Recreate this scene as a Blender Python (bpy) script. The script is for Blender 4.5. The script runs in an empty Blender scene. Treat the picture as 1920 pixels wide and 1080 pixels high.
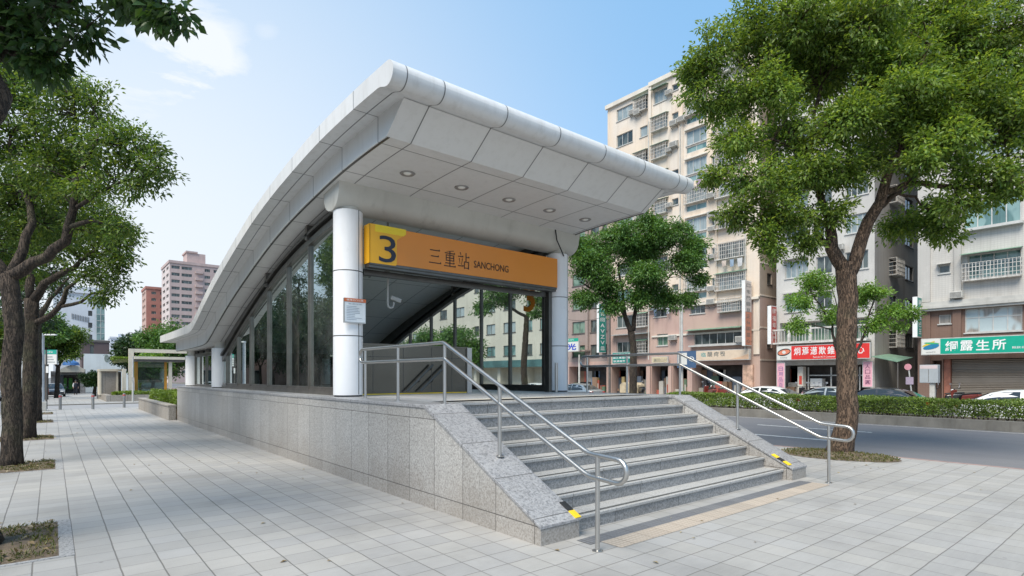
import bpy, math, random
import numpy as np
from mathutils import Vector, Matrix

# ---------------------------------------------------------------- camera
R = math.radians
sc = bpy.context.scene
EYE = 1.6
YAW = R(39.5)
FPX = 1047.0          # focal length in pixels of a 1920 wide picture
cam = bpy.data.cameras.new('camera')
cam.sensor_width = 36.0
cam.lens = FPX / 1920 * 36
cam.shift_y = 166 / 1920
cam.clip_start = 0.05
cam.clip_end = 3000
camo = bpy.data.objects.new('camera', cam)
camo.location = (0, 0, EYE)
camo.rotation_euler = (R(90), 0, -YAW)
sc.collection.objects.link(camo)
sc.camera = camo

# ---------------------------------------------------------------- world, sun, exposure
SUN_DIR = Vector((-0.54, -0.20, 0.82)).normalized()      # towards the sun
w = bpy.data.worlds.new('World')
sc.world = w
w.use_nodes = True
wt = w.node_tree
wt.nodes.clear()


def nd(nt, t, ins=None, **attrs):
    n = nt.nodes.new(t)
    for k, v in attrs.items():
        setattr(n, k, v)
    for k, v in (ins or {}).items():
        s = n.inputs[k]
        if isinstance(v, bpy.types.NodeSocket):
            nt.links.new(v, s)
        else:
            s.default_value = v
    return n


def mth(nt, op, a, b=None, c=None, clamp=False):
    ins = {0: a}
    if b is not None:
        ins[1] = b
    if c is not None:
        ins[2] = c
    n = nd(nt, 'ShaderNodeMath', ins, operation=op)
    n.use_clamp = clamp
    return n.outputs[0]


def mixc(nt, f, a, b, mode='MIX'):
    n = nd(nt, 'ShaderNodeMix', None, data_type='RGBA', blend_type=mode)
    for s, v in ((n.inputs[0], f), (n.inputs[6], a), (n.inputs[7], b)):
        if isinstance(v, bpy.types.NodeSocket):
            nt.links.new(v, s)
        else:
            s.default_value = v if not isinstance(v, tuple) or len(v) == 4 else (*v, 1)
    return n.outputs[2]


def smooth(nt, v, a, b):
    n = nd(nt, 'ShaderNodeMapRange', {0: v, 1: a, 2: b, 3: 0.0, 4: 1.0}, interpolation_type='SMOOTHSTEP')
    return n.outputs[0]


sky = nd(wt, 'ShaderNodeTexSky', None, sky_type='NISHITA', sun_disc=False)
sky.sun_elevation = math.asin(SUN_DIR.z)
sky.sun_rotation = math.atan2(SUN_DIR.x, SUN_DIR.y)
sky.air_density = 1.0
sky.dust_density = 0.6
sky.ozone_density = 1.6
tc = nd(wt, 'ShaderNodeTexCoord')
sepw = nd(wt, 'ShaderNodeSeparateXYZ', {0: tc.outputs['Generated']})
# thin clouds: stretched noise, thick near the horizon and in one bank to the left
mp = nd(wt, 'ShaderNodeMapping', {0: tc.outputs['Generated']})
mp.inputs['Scale'].default_value = (1.0, 1.0, 2.6)
nz = nd(wt, 'ShaderNodeTexNoise', {'Vector': mp.outputs[0], 'Scale': 5.0, 'Detail': 8.0, 'Roughness': 0.6, 'Distortion': 0.35})
nz2 = nd(wt, 'ShaderNodeTexNoise', {'Vector': mp.outputs[0], 'Scale': 2.1, 'Detail': 3.0})
def skydir(x, y):
    a = (x - 960) / FPX
    v = Vector((math.sin(YAW) + a * math.cos(YAW), math.cos(YAW) - a * math.sin(YAW), (706 - y) / FPX))
    return v.normalized()
def bank(x, y, r0, r1):
    d = nd(wt, 'ShaderNodeVectorMath', {0: tc.outputs['Generated'], 1: skydir(x, y)}, operation='DISTANCE').outputs['Value']
    return smooth(wt, d, r1, r0)
b1 = bank(345, 105, 0.02, 0.17)
b2 = bank(210, 60, 0.05, 0.26)
b3 = bank(500, 60, 0.0, 0.07)
b5 = bank(465, 95, 0.0, 0.04)
b4 = bank(230, 600, 0.05, 1.0)
mask = mth(wt, 'MAXIMUM', mth(wt, 'MAXIMUM', b1, mth(wt, 'MULTIPLY', b2, 0.8)), mth(wt, 'MAXIMUM', mth(wt, 'MULTIPLY', b3, 0.55), mth(wt, 'MULTIPLY', b5, 0.6)))
wisp = smooth(wt, mth(wt, 'ADD', nz.outputs['Fac'], mth(wt, 'MULTIPLY', nz2.outputs['Fac'], 0.35)), 0.48, 0.86)
cl = mth(wt, 'MULTIPLY', mth(wt, 'MULTIPLY', wisp, mask), 1.25, clamp=True)
hz = smooth(wt, sepw.outputs[2], 0.40, -0.02)
veil = mth(wt, 'MAXIMUM', mth(wt, 'MULTIPLY', hz, 0.85), mth(wt, 'MULTIPLY', b4, 0.95))
fac = mth(wt, 'MAXIMUM', cl, veil)
airy = mixc(wt, 0.5, sky.outputs[0], (2.5, 5.2, 8.2, 1))
colr = mixc(wt, fac, airy, (5.6, 5.95, 6.3, 1))
bg = nd(wt, 'ShaderNodeBackground', {'Color': colr, 'Strength': 0.122})
wo = nd(wt, 'ShaderNodeOutputWorld', {'Surface': bg.outputs[0]})

sun = bpy.data.lights.new('sun', 'SUN')
sun.energy = 4.0
sun.angle = R(34)
sun.color = (1.0, 0.92, 0.80)
suno = bpy.data.objects.new('sun', sun)
suno.rotation_euler = SUN_DIR.to_track_quat('Z', 'Y').to_euler()
suno.location = (0, 0, 60)
sc.collection.objects.link(suno)

sc.view_settings.view_transform = 'Standard'
sc.view_settings.look = 'None'
sc.view_settings.gamma = 1
sc.view_settings.exposure = 0.42
try:
    sc.cycles.max_bounces = 8
    sc.cycles.transparent_max_bounces = 12
    sc.cycles.use_denoising = True
except Exception:
    pass

# ---------------------------------------------------------------- picture point -> place in the world
def ray(x, y):
    a = (x - 960) / FPX
    return Vector((math.sin(YAW) + a * math.cos(YAW), math.cos(YAW) - a * math.sin(YAW), (706 - y) / FPX))
def at(x, y, t):
    r = ray(x, y)
    return Vector((r.x * t, r.y * t, EYE + r.z * t))
def onX(x, y, X):
    return at(x, y, X / ray(x, y).x)
def onY(x, y, Y):
    return at(x, y, Y / ray(x, y).y)
def onZ(x, y, Z=0.0):
    return at(x, y, (Z - EYE) / ray(x, y).z)

# ---------------------------------------------------------------- mesh helpers
COL = sc.collection
class MB:
    def __init__(s):
        s.v = []; s.f = []; s.m = []; s.cur = 0
    def mat(s, i):
        s.cur = i; return s
    def vert(s, p):
        s.v.append(tuple(p)); return len(s.v) - 1
    def face(s, *idx):
        s.f.append(tuple(idx)); s.m.append(s.cur)
    def poly(s, pts):
        i = len(s.v)
        s.v += [tuple(p) for p in pts]
        s.f.append(tuple(range(i, i + len(pts)))); s.m.append(s.cur)
        return s
    def box(s, x0, x1, y0, y1, z0, z1):
        i = len(s.v)
        s.v += [(x0, y0, z0), (x1, y0, z0), (x1, y1, z0), (x0, y1, z0), (x0, y0, z1), (x1, y0, z1), (x1, y1, z1), (x0, y1, z1)]
        for q in ((0, 3, 2, 1), (4, 5, 6, 7), (0, 1, 5, 4), (1, 2, 6, 5), (2, 3, 7, 6), (3, 0, 4, 7)):
            s.f.append(tuple(i + k for k in q)); s.m.append(s.cur)
        return s
    def obox(s, c, ax, ay, az):
        # oriented box: centre and three half vectors
        c, ax, ay, az = Vector(c), Vector(ax), Vector(ay), Vector(az)
        i = len(s.v)
        for sz in (-1, 1):
            for sx, sy in ((-1, -1), (1, -1), (1, 1), (-1, 1)):
                s.v.append(tuple(c + ax * sx + ay * sy + az * sz))
        for q in ((0, 3, 2, 1), (4, 5, 6, 7), (0, 1, 5, 4), (1, 2, 6, 5), (2, 3, 7, 6), (3, 0, 4, 7)):
            s.f.append(tuple(i + k for k in q)); s.m.append(s.cur)
        return s
    def bar(s, a, b, wx, wy=None, up=(0, 0, 1)):
        a, b = Vector(a), Vector(b)
        d = b - a
        u = Vector(up)
        if abs(d.normalized().dot(u)) > 0.98:
            u = Vector((0, 1, 0))
        sd = d.cross(u).normalized() * (wx / 2)
        up2 = sd.cross(d).normalized() * ((wy or wx) / 2)
        return s.obox((a + b) / 2, d / 2, sd, up2)
    def prism(s, pts, off):
        # polygon (3-D points) swept by vector off, closed
        off = Vector(off); n = len(pts); i = len(s.v)
        s.v += [tuple(p) for p in pts] + [tuple(Vector(p) + off) for p in pts]
        s.f.append(tuple(range(i + n - 1, i - 1, -1))); s.m.append(s.cur)
        s.f.append(tuple(range(i + n, i + 2 * n))); s.m.append(s.cur)
        for k in range(n):
            k2 = (k + 1) % n
            s.f.append((i + k, i + k2, i + n + k2, i + n + k)); s.m.append(s.cur)
        return s
    def tube(s, pts, rad, seg=8, cap=True):
        pts = [Vector(p) for p in pts]; n = len(pts)
        rad = list(rad) if hasattr(rad, '__len__') else [rad] * n
        i = len(s.v); prev = None
        for k in range(n):
            if k == 0: d = pts[1] - pts[0]
            elif k == n - 1: d = pts[-1] - pts[-2]
            else: d = (pts[k + 1] - pts[k]).normalized() + (pts[k] - pts[k - 1]).normalized()
            if d.length < 1e-9: d = Vector((0, 0, 1))
            d.normalize()
            if prev is None:
                u = Vector((0, 0, 1)) if abs(d.z) < 0.9 else Vector((1, 0, 0))
                a = d.cross(u).normalized()
            else:
                a = (prev - d * prev.dot(d))
                a = a.normalized() if a.length > 1e-6 else d.orthogonal().normalized()
            prev = a
            b = d.cross(a)
            for q in range(seg):
                t = 2 * math.pi * q / seg
                s.v.append(tuple(pts[k] + (a * math.cos(t) + b * math.sin(t)) * rad[k]))
        for k in range(n - 1):
            for q in range(seg):
                q2 = (q + 1) % seg
                s.f.append((i + k * seg + q, i + k * seg + q2, i + (k + 1) * seg + q2, i + (k + 1) * seg + q)); s.m.append(s.cur)
        if cap:
            s.f.append(tuple(i + q for q in range(seg - 1, -1, -1))); s.m.append(s.cur)
            s.f.append(tuple(i + (n - 1) * seg + q for q in range(seg))); s.m.append(s.cur)
        return s
    def cyl(s, c, r, z0, z1, seg=24, r1=None):
        return s.tube([(c[0], c[1], z0), (c[0], c[1], z1)], [r, r if r1 is None else r1], seg)
    def lathe(s, c, prof, seg=20, axis='z'):
        i = len(s.v); n = len(prof)
        for r, h in prof:
            for q in range(seg):
                t = 2 * math.pi * q / seg
                x, y = r * math.cos(t), r * math.sin(t)
                p = {'z': (x, y, h), 'y': (x, h, y), 'x': (h, x, y)}[axis]
                s.v.append((c[0] + p[0], c[1] + p[1], c[2] + p[2]))
        for k in range(n - 1):
            for q in range(seg):
                q2 = (q + 1) % seg
                s.f.append((i + k * seg + q, i + k * seg + q2, i + (k + 1) * seg + q2, i + (k + 1) * seg + q)); s.m.append(s.cur)
        s.f.append(tuple(i + q for q in range(seg))); s.m.append(s.cur)
        s.f.append(tuple(i + (n - 1) * seg + q for q in range(seg))); s.m.append(s.cur)
        return s
    def build(s, name, mats, parent=None, smooth=False, bevel=0.0, world=True):
        me = bpy.data.meshes.new(name)
        me.from_pydata(s.v, [], s.f)
        if not isinstance(mats, (list, tuple)): mats = [mats]
        for m in mats: me.materials.append(m)
        if len(mats) > 1: me.polygons.foreach_set('material_index', s.m)
        me.update()
        import bmesh
        bm = bmesh.new(); bm.from_mesh(me)
        bmesh.ops.recalc_face_normals(bm, faces=bm.faces)
        bm.to_mesh(me); bm.free()
        if smooth:
            me.polygons.foreach_set('use_smooth', [True] * len(me.polygons))
            if smooth is not True:
                try: me.set_sharp_from_angle(angle=R(smooth))
                except Exception: pass
        o = bpy.data.objects.new(name, me)
        COL.objects.link(o)
        if parent is not None:
            o.parent = parent
            if world: o.matrix_parent_inverse = world_of(parent).inverted()
        if bevel:
            b = o.modifiers.new('bevel', 'BEVEL'); b.width = bevel; b.segments = 2; b.limit_method = 'ANGLE'; b.angle_limit = R(40)
        return o

def world_of(o):
    m = Matrix.LocRotScale(o.location, o.rotation_euler, o.scale)
    return (world_of(o.parent) @ o.matrix_parent_inverse @ m) if o.parent else m

def tag(o, label=None, cat=None, group=None, kind=None):
    if label: o['label'] = label
    if cat: o['category'] = cat
    if group: o['group'] = group
    if kind: o['kind'] = kind
    return o
def thing(name, label, cat, loc=(0, 0, 0), rz=0.0, group=None):
    o = bpy.data.objects.new(name, None)
    COL.objects.link(o); o.location = loc; o.rotation_euler = (0, 0, rz)
    o.empty_display_size = 0.2
    return tag(o, label, cat, group)
def copy_tree(o, parent=None):
    c = o.copy(); COL.objects.link(c)
    if parent is not None: c.parent = parent
    for ch in list(o.children): copy_tree(ch, c)
    return c

# ---------------------------------------------------------------- writing
_fontcache = {}
def glyphs(s, bold=0.0):
    key = (s, bold)
    if key in _fontcache: return _fontcache[key]
    cu = bpy.data.curves.new('writing', 'FONT')
    cu.body = s; cu.size = 1.0; cu.resolution_u = 3; cu.offset = bold
    o = bpy.data.objects.new('writing', cu)
    COL.objects.link(o)
    dg = bpy.context.evaluated_depsgraph_get()
    me = bpy.data.meshes.new_from_object(o.evaluated_get(dg))
    vs = [(v.co.x, v.co.y) for v in me.vertices]
    fs = [tuple(p.vertices) for p in me.polygons]
    bpy.data.objects.remove(o); bpy.data.curves.remove(cu); bpy.data.meshes.remove(me)
    if not vs: vs, fs = [(0, 0), (1, 0), (1, 1), (0, 1)], []
    xs = [v[0] for v in vs]; ys = [v[1] for v in vs]
    _fontcache[key] = (vs, fs, min(xs), max(xs), min(ys), max(ys))
    return _fontcache[key]
def write(mb, s, org, right, up, width=None, height=None, bold=0.0, lift=0.004):
    """lay the string s with its lower left corner at org, filling width x height along right / up"""
    vs, fs, x0, x1, y0, y1 = glyphs(s, bold)
    right = Vector(right).normalized(); up = Vector(up).normalized(); n = right.cross(up).normalized()
    sy = (height / (y1 - y0)) if height else None
    sx = (width / (x1 - x0)) if width else None
    if sx is None: sx = sy
    if sy is None: sy = sx
    i = len(mb.v); org = Vector(org)
    for x, y in vs:
        mb.v.append(tuple(org + right * ((x - x0) * sx) + up * ((y - y0) * sy) + n * lift))
    for f in fs:
        mb.f.append(tuple(i + k for k in f)); mb.m.append(mb.cur)

# ---------------------------------------------------------------- materials
def new_mat(name):
    m = bpy.data.materials.new(name); m.use_nodes = True
    nt = m.node_tree; nt.nodes.clear()
    out = nd(nt, 'ShaderNodeOutputMaterial')
    p = nd(nt, 'ShaderNodeBsdfPrincipled')
    nt.links.new(p.outputs[0], out.inputs[0])
    return m, nt, p, out
def objco(nt):
    return nd(nt, 'ShaderNodeTexCoord').outputs['Object']
def noise(nt, vec, scale, detail=4, rough=0.55, dist=0.0):
    return nd(nt, 'ShaderNodeTexNoise', {'Vector': vec, 'Scale': scale, 'Detail': detail, 'Roughness': rough, 'Distortion': dist}).outputs['Fac']
def bump(nt, p, h, strength=0.3, dist=0.01):
    b = nd(nt, 'ShaderNodeBump', {'Height': h, 'Strength': strength, 'Distance': dist})
    nt.links.new(b.outputs[0], p.inputs['Normal'])
def rough_of(p, v):
    p.inputs['Roughness'].default_value = v
def plain(name, col, rough=0.5, metal=0.0, var=0.12, nscale=3.0, bumps=0.0, bscale=60.0, spec=None, dirt=None):
    """one paint or material with a little uneven tone (and wear of colour dirt)"""
    m, nt, p, out = new_mat(name)
    co = objco(nt)
    n = noise(nt, co, nscale, 5, 0.6)
    d = tuple(c * (1 - var) for c in col); e = tuple(min(1, c * (1 + var)) for c in col)
    c = mixc(nt, smooth(nt, n, 0.3, 0.7), d, e)
    if dirt:
        st = nd(nt, 'ShaderNodeMapping', {0: co}); st.inputs['Scale'].default_value = (2.0, 2.0, 0.35)
        n2 = noise(nt, st.outputs[0], dirt[1], 6, 0.65)
        c = mixc(nt, mth(nt, 'MULTIPLY', smooth(nt, n2, 0.5, 0.75), dirt[2]), c, dirt[0])
    nt.links.new(c, p.inputs['Base Color'])
    p.inputs['Metallic'].default_value = metal
    nr = noise(nt, co, nscale * 4, 3)
    nt.links.new(mth(nt, 'ADD', mth(nt, 'MULTIPLY', nr, 0.15), rough - 0.07, clamp=True), p.inputs['Roughness'])
    if spec is not None: p.inputs['Specular IOR Level'].default_value = spec
    if bumps: bump(nt, p, noise(nt, co, bscale, 4), bumps, 0.01)
    return m
def emis(name, col, strength):
    m, nt, p, out = new_mat(name)
    p.inputs['Base Color'].default_value = (*col, 1)
    p.inputs['Emission Color'].default_value = (*col, 1)
    p.inputs['Emission Strength'].default_value = strength
    return m
def lines(nt, c, period, off, wd):
    """1 on a thin joint line that repeats every `period` along coordinate c"""
    t = mth(nt, 'DIVIDE', mth(nt, 'SUBTRACT', c, off), period)
    t = mth(nt, 'ABSOLUTE', mth(nt, 'SUBTRACT', mth(nt, 'FRACT', mth(nt, 'ADD', t, 0.5)), 0.5))
    return smooth(nt, mth(nt, 'MULTIPLY', t, period), wd, wd * 0.45)
def line_at(nt, c, pos, wd):
    return smooth(nt, mth(nt, 'ABSOLUTE', mth(nt, 'SUBTRACT', c, pos)), wd, wd * 0.45)
def cell(nt, c, period, off):
    return mth(nt, 'FLOOR', mth(nt, 'DIVIDE', mth(nt, 'SUBTRACT', c, off), period))
def mx(nt, *a):
    r = a[0]
    for b in a[1:]: r = mth(nt, 'MAXIMUM', r, b)
    return r
# ---- granite and paving
def granite(name, base, tint, dark, sp=95.0, joints=None, rough=0.45, tone=0.10, stain=0.35, stain_z=None):
    """speckled granite; joints(nt, X, Y, Z) -> (line mask, cell id) lays out the panels"""
    m, nt, p, out = new_mat(name)
    co = objco(nt)
    s = nd(nt, 'ShaderNodeSeparateXYZ', {0: co})
    X, Y, Z = s.outputs
    v1 = nd(nt, 'ShaderNodeTexVoronoi', {'Vector': co, 'Scale': sp}, feature='F1').outputs['Color']
    g = nd(nt, 'ShaderNodeSeparateColor', {0: v1}).outputs[0]
    n1 = noise(nt, co, sp * 0.55, 3, 0.7)
    c = mixc(nt, smooth(nt, g, 0.15, 0.85), base, tint)
    c = mixc(nt, mth(nt, 'MULTIPLY', smooth(nt, n1, 0.52, 0.66), 0.75), c, dark)
    big = noise(nt, co, 0.9, 5, 0.62)
    c = mixc(nt, mth(nt, 'MULTIPLY', smooth(nt, big, 0.45, 0.75), stain), c, (base[0] * 0.72, base[1] * 0.66, base[2] * 0.58))
    if stain_z:
        # damp brown tide mark along the foot of the wall
        zz = mth(nt, 'ADD', Z, mth(nt, 'MULTIPLY', mth(nt, 'SUBTRACT', noise(nt, co, 2.2, 5), 0.5), 0.9))
        f = mth(nt, 'MULTIPLY', smooth(nt, zz, stain_z, 0.0), 0.40)
        c = mixc(nt, f, c, (base[0] * 0.62, base[1] * 0.52, base[2] * 0.43))
        st = nd(nt, 'ShaderNodeMapping', {0: co}); st.inputs['Scale'].default_value = (6, 6, 0.35)
        f2 = mth(nt, 'MULTIPLY', smooth(nt, noise(nt, st.outputs[0], 1.6, 5, 0.6), 0.55, 0.75), 0.25)
        c = mixc(nt, f2, c, (0.10, 0.095, 0.085))
    if joints:
        ln, cid = joints(nt, X, Y, Z)
        wn = nd(nt, 'ShaderNodeTexWhiteNoise', {'Vector': cid}, noise_dimensions='3D').outputs['Value']
        k = mth(nt, 'ADD', mth(nt, 'MULTIPLY', wn, 2 * tone), 1 - tone)
        c = nd(nt, 'ShaderNodeVectorMath', {0: c, 3: k}, operation='SCALE').outputs[0]
        c = mixc(nt, mth(nt, 'MULTIPLY', ln, 0.8), c, (0.05, 0.045, 0.04))
        bump(nt, p, mth(nt, 'SUBTRACT', mth(nt, 'MULTIPLY', n1, 0.15), ln), 0.5, 0.006)
    else:
        bump(nt, p, n1, 0.15, 0.004)
    nt.links.new(c, p.inputs['Base Color'])
    rough_of(p, rough)
    return m
def vec(nt, a, b, c=0.0):
    return nd(nt, 'ShaderNodeCombineXYZ', {0: a, 1: b, 2: c}).outputs[0]

def j_wall(nt, X, Y, Z):
    ln = mx(nt, lines(nt, Y, 0.602, 5.775, 0.006), line_at(nt, Z, 0.175, 0.007), line_at(nt, Z, 1.08, 0.006))
    row = mth(nt, 'ADD', mth(nt, 'GREATER_THAN', Z, 0.175), mth(nt, 'GREATER_THAN', Z, 1.08))
    return ln, vec(nt, cell(nt, Y, 0.602, 5.775), row, 3.0)
def j_cope(nt, X, Y, Z):
    ln = lines(nt, Y, 0.602, 5.775, 0.006)
    return ln, vec(nt, cell(nt, Y, 0.602, 5.775), 7.0)
def j_riser(nt, X, Y, Z):
    # joints staggered from step to step
    st = mth(nt, 'MULTIPLY', cell(nt, Z, 0.156, 0.0), 0.37)
    xs = mth(nt, 'ADD', X, st)
    ln = lines(nt, xs, 1.2, 0.0, 0.005)
    return ln, vec(nt, cell(nt, xs, 1.2, 0.0), cell(nt, Z, 0.156, 0.0), 2.0)
def j_floor(nt, X, Y, Z):
    ln = mx(nt, lines(nt, X, 0.6, 0.2, 0.005), lines(nt, Y, 0.6, 0.14, 0.005))
    return ln, vec(nt, cell(nt, X, 0.6, 0.2), cell(nt, Y, 0.6, 0.14), 5.0)

M = {}
M['granite_wall'] = granite('granite_wall', (0.325, 0.315, 0.298), (0.45, 0.44, 0.42), (0.165, 0.158, 0.148), 62, j_wall, 0.38, 0.12, 0.22, 0.7)
M['granite_cope'] = granite('granite_coping', (0.255, 0.255, 0.26), (0.35, 0.35, 0.355), (0.12, 0.12, 0.125), 55, j_cope, 0.35, 0.07, 0.2)
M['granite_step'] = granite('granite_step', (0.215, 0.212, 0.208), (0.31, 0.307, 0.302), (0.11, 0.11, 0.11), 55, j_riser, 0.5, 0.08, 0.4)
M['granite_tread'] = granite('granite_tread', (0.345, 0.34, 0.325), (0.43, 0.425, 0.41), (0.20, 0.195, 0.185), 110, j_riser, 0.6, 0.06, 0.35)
M['granite_floor'] = granite('granite_floor', (0.42, 0.42, 0.42), (0.52, 0.52, 0.515), (0.27, 0.27, 0.27), 110, j_floor, 0.42, 0.05, 0.3)
M['granite_kerb'] = granite('granite_kerb', (0.24, 0.24, 0.24), (0.36, 0.36, 0.36), (0.10, 0.10, 0.10), 90, None, 0.7)
M['planter_stone'] = granite('planter_stone', (0.26, 0.235, 0.205), (0.36, 0.335, 0.30), (0.14, 0.125, 0.11), 70, lambda nt, X, Y, Z: (mx(nt, lines(nt, Y, 0.9, 0.2, 0.01), lines(nt, X, 0.9, 0.2, 0.01)), vec(nt, cell(nt, Y, 0.9, 0.2), cell(nt, X, 0.9, 0.2))), 0.7, 0.08, 0.5)

def paving():
    m, nt, p, out = new_mat('paving_tiles')
    co = objco(nt)
    X, Y, Z = nd(nt, 'ShaderNodeSeparateXYZ', {0: co}).outputs
    wob = mth(nt, 'MULTIPLY', mth(nt, 'SUBTRACT', noise(nt, co, 3.0, 2), 0.5), 0.012)
    Xw = mth(nt, 'ADD', X, wob); Yw = mth(nt, 'ADD', Y, wob)
    P = 0.285
    left = smooth(nt, X, 3.6, 1.5)              # beside the wall the long joints run away from us
    front = mth(nt, 'SUBTRACT', 1.0, left)
    lx = lines(nt, Xw, P, 0.16, 0.0075); ly = lines(nt, Yw, P, 3.42, 0.0065)
    gx = mth(nt, 'MULTIPLY', lx, mth(nt, 'ADD', mth(nt, 'MULTIPLY', left, 0.35), 0.65))
    gy = mth(nt, 'MULTIPLY', ly, mth(nt, 'ADD', mth(nt, 'MULTIPLY', front, 0.25), 0.70))
    ln = mth(nt, 'MAXIMUM', gx, gy)
    cid = vec(nt, cell(nt, Xw, P, 0.16), cell(nt, Yw, P, 3.42), 1.0)
    wn = nd(nt, 'ShaderNodeTexWhiteNoise', {'Vector': cid}, noise_dimensions='3D')
    k = mth(nt, 'ADD', mth(nt, 'MULTIPLY', wn.outputs['Value'], 0.13), 0.935)
    hue = mixc(nt, nd(nt, 'ShaderNodeSeparateColor', {0: wn.outputs['Color']}).outputs[1], (0.322, 0.316, 0.306), (0.336, 0.325, 0.304))
    # fine brushed grain, blotches of dirt and a few pale scuffs
    gr = noise(nt, co, 140, 3, 0.7)
    st = nd(nt, 'ShaderNodeMapping', {0: co}); st.inputs['Scale'].default_value = (3.0, 34.0, 1)
    br = noise(nt, st.outputs[0], 1.0, 3)
    k = mth(nt, 'MULTIPLY', k, mth(nt, 'ADD', mth(nt, 'MULTIPLY', gr, 0.50), 0.75))
    k = mth(nt, 'MULTIPLY', k, mth(nt, 'ADD', mth(nt, 'MULTIPLY', br, 0.16), 0.92))
    blot = noise(nt, co, 0.55, 6, 0.62)
    k = mth(nt, 'MULTIPLY', k, mth(nt, 'SUBTRACT', 1.06, mth(nt, 'MULTIPLY', smooth(nt, blot, 0.42, 0.78), 0.30)))
    c = nd(nt, 'ShaderNodeVectorMath', {0: hue, 3: k}, operation='SCALE').outputs[0]
    sp = smooth(nt, noise(nt, co, 9.0, 6, 0.7), 0.70, 0.78)
    c = mixc(nt, mth(nt, 'MULTIPLY', sp, 0.35), c, (0.16, 0.15, 0.13))
    gv = nd(nt, 'ShaderNodeTexVoronoi', {'Vector': co, 'Scale': 2.6}, feature='F1')
    gum = mth(nt, 'MULTIPLY', smooth(nt, gv.outputs['Distance'], 0.055, 0.035), mth(nt, 'GREATER_THAN', nd(nt, 'ShaderNodeSeparateColor', {0: gv.outputs['Color']}).outputs[0], 0.62))
    c = mixc(nt, mth(nt, 'MULTIPLY', gum, 0.45), c, (0.13, 0.125, 0.12))
    drip = smooth(nt, noise(nt, co, 1.15, 7, 0.72), 0.60, 0.72)
    c = mixc(nt, mth(nt, 'MULTIPLY', drip, 0.22), c, (0.20, 0.18, 0.155))
    moss = mixc(nt, smooth(nt, noise(nt, co, 2.0, 3), 0.5, 0.7), (0.085, 0.08, 0.072), (0.11, 0.09, 0.075))
    c = mixc(nt, mth(nt, 'MULTIPLY', ln, 0.74), c, moss)
    nt.links.new(c, p.inputs['Base Color'])
    nt.links.new(mth(nt, 'ADD', mth(nt, 'MULTIPLY', gr, 0.2), 0.5), p.inputs['Roughness'])
    h = mth(nt, 'SUBTRACT', mth(nt, 'ADD', mth(nt, 'MULTIPLY', gr, 0.15), mth(nt, 'MULTIPLY', wn.outputs['Value'], 0.3)), ln)
    bump(nt, p, h, 0.45, 0.006)
    return m
M['paving'] = paving()

def asphalt():
    m, nt, p, out = new_mat('asphalt')
    co = objco(nt)
    n = noise(nt, co, 130, 3, 0.7); b = noise(nt, co, 0.35, 6, 0.6)
    st = nd(nt, 'ShaderNodeMapping', {0: co}); st.inputs['Scale'].default_value = (1.2, 0.05, 1)
    tr = noise(nt, st.outputs[0], 1.0, 3)
    c = mixc(nt, n, (0.105, 0.105, 0.115), (0.185, 0.184, 0.195))
    c = mixc(nt, mth(nt, 'MULTIPLY', smooth(nt, b, 0.35, 0.7), 0.35), c, (0.185, 0.185, 0.186))
    c = mixc(nt, mth(nt, 'MULTIPLY', smooth(nt, tr, 0.45, 0.7), 0.3), c, (0.115, 0.115, 0.12))
    nt.links.new(c, p.inputs['Base Color']); rough_of(p, 0.85)
    bump(nt, p, n, 0.3, 0.006)
    return m
M['asphalt'] = asphalt()
M['ground'] = plain('ground', (0.16, 0.16, 0.155), 0.9, var=0.2, nscale=0.3)
M['road_paint'] = plain('road_paint', (0.62, 0.62, 0.60), 0.6, var=0.15, nscale=8, dirt=((0.12, 0.12, 0.12), 3.0, 0.6))
M['road_paint_worn'] = plain('road_paint_worn', (0.42, 0.40, 0.36), 0.7, var=0.2, nscale=8, dirt=((0.12, 0.12, 0.12), 3.0, 0.7))
M['red_kerb'] = plain('red_kerb_paint', (0.29, 0.20, 0.18), 0.7, var=0.2, nscale=5, dirt=((0.25, 0.22, 0.2), 3.0, 0.6))
M['concrete'] = plain('concrete', (0.19, 0.178, 0.155), 0.85, var=0.2, nscale=1.5, bumps=0.3, dirt=((0.11, 0.10, 0.08), 2.0, 0.6))
M['beam_concrete'] = plain('painted_concrete', (0.56, 0.55, 0.50), 0.6, var=0.06, nscale=1.2, bumps=0.08, dirt=((0.30, 0.29, 0.25), 1.6, 0.45))
M['soil'] = plain('soil', (0.125, 0.095, 0.065), 0.95, var=0.45, nscale=9, bumps=0.8, bscale=35)

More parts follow.
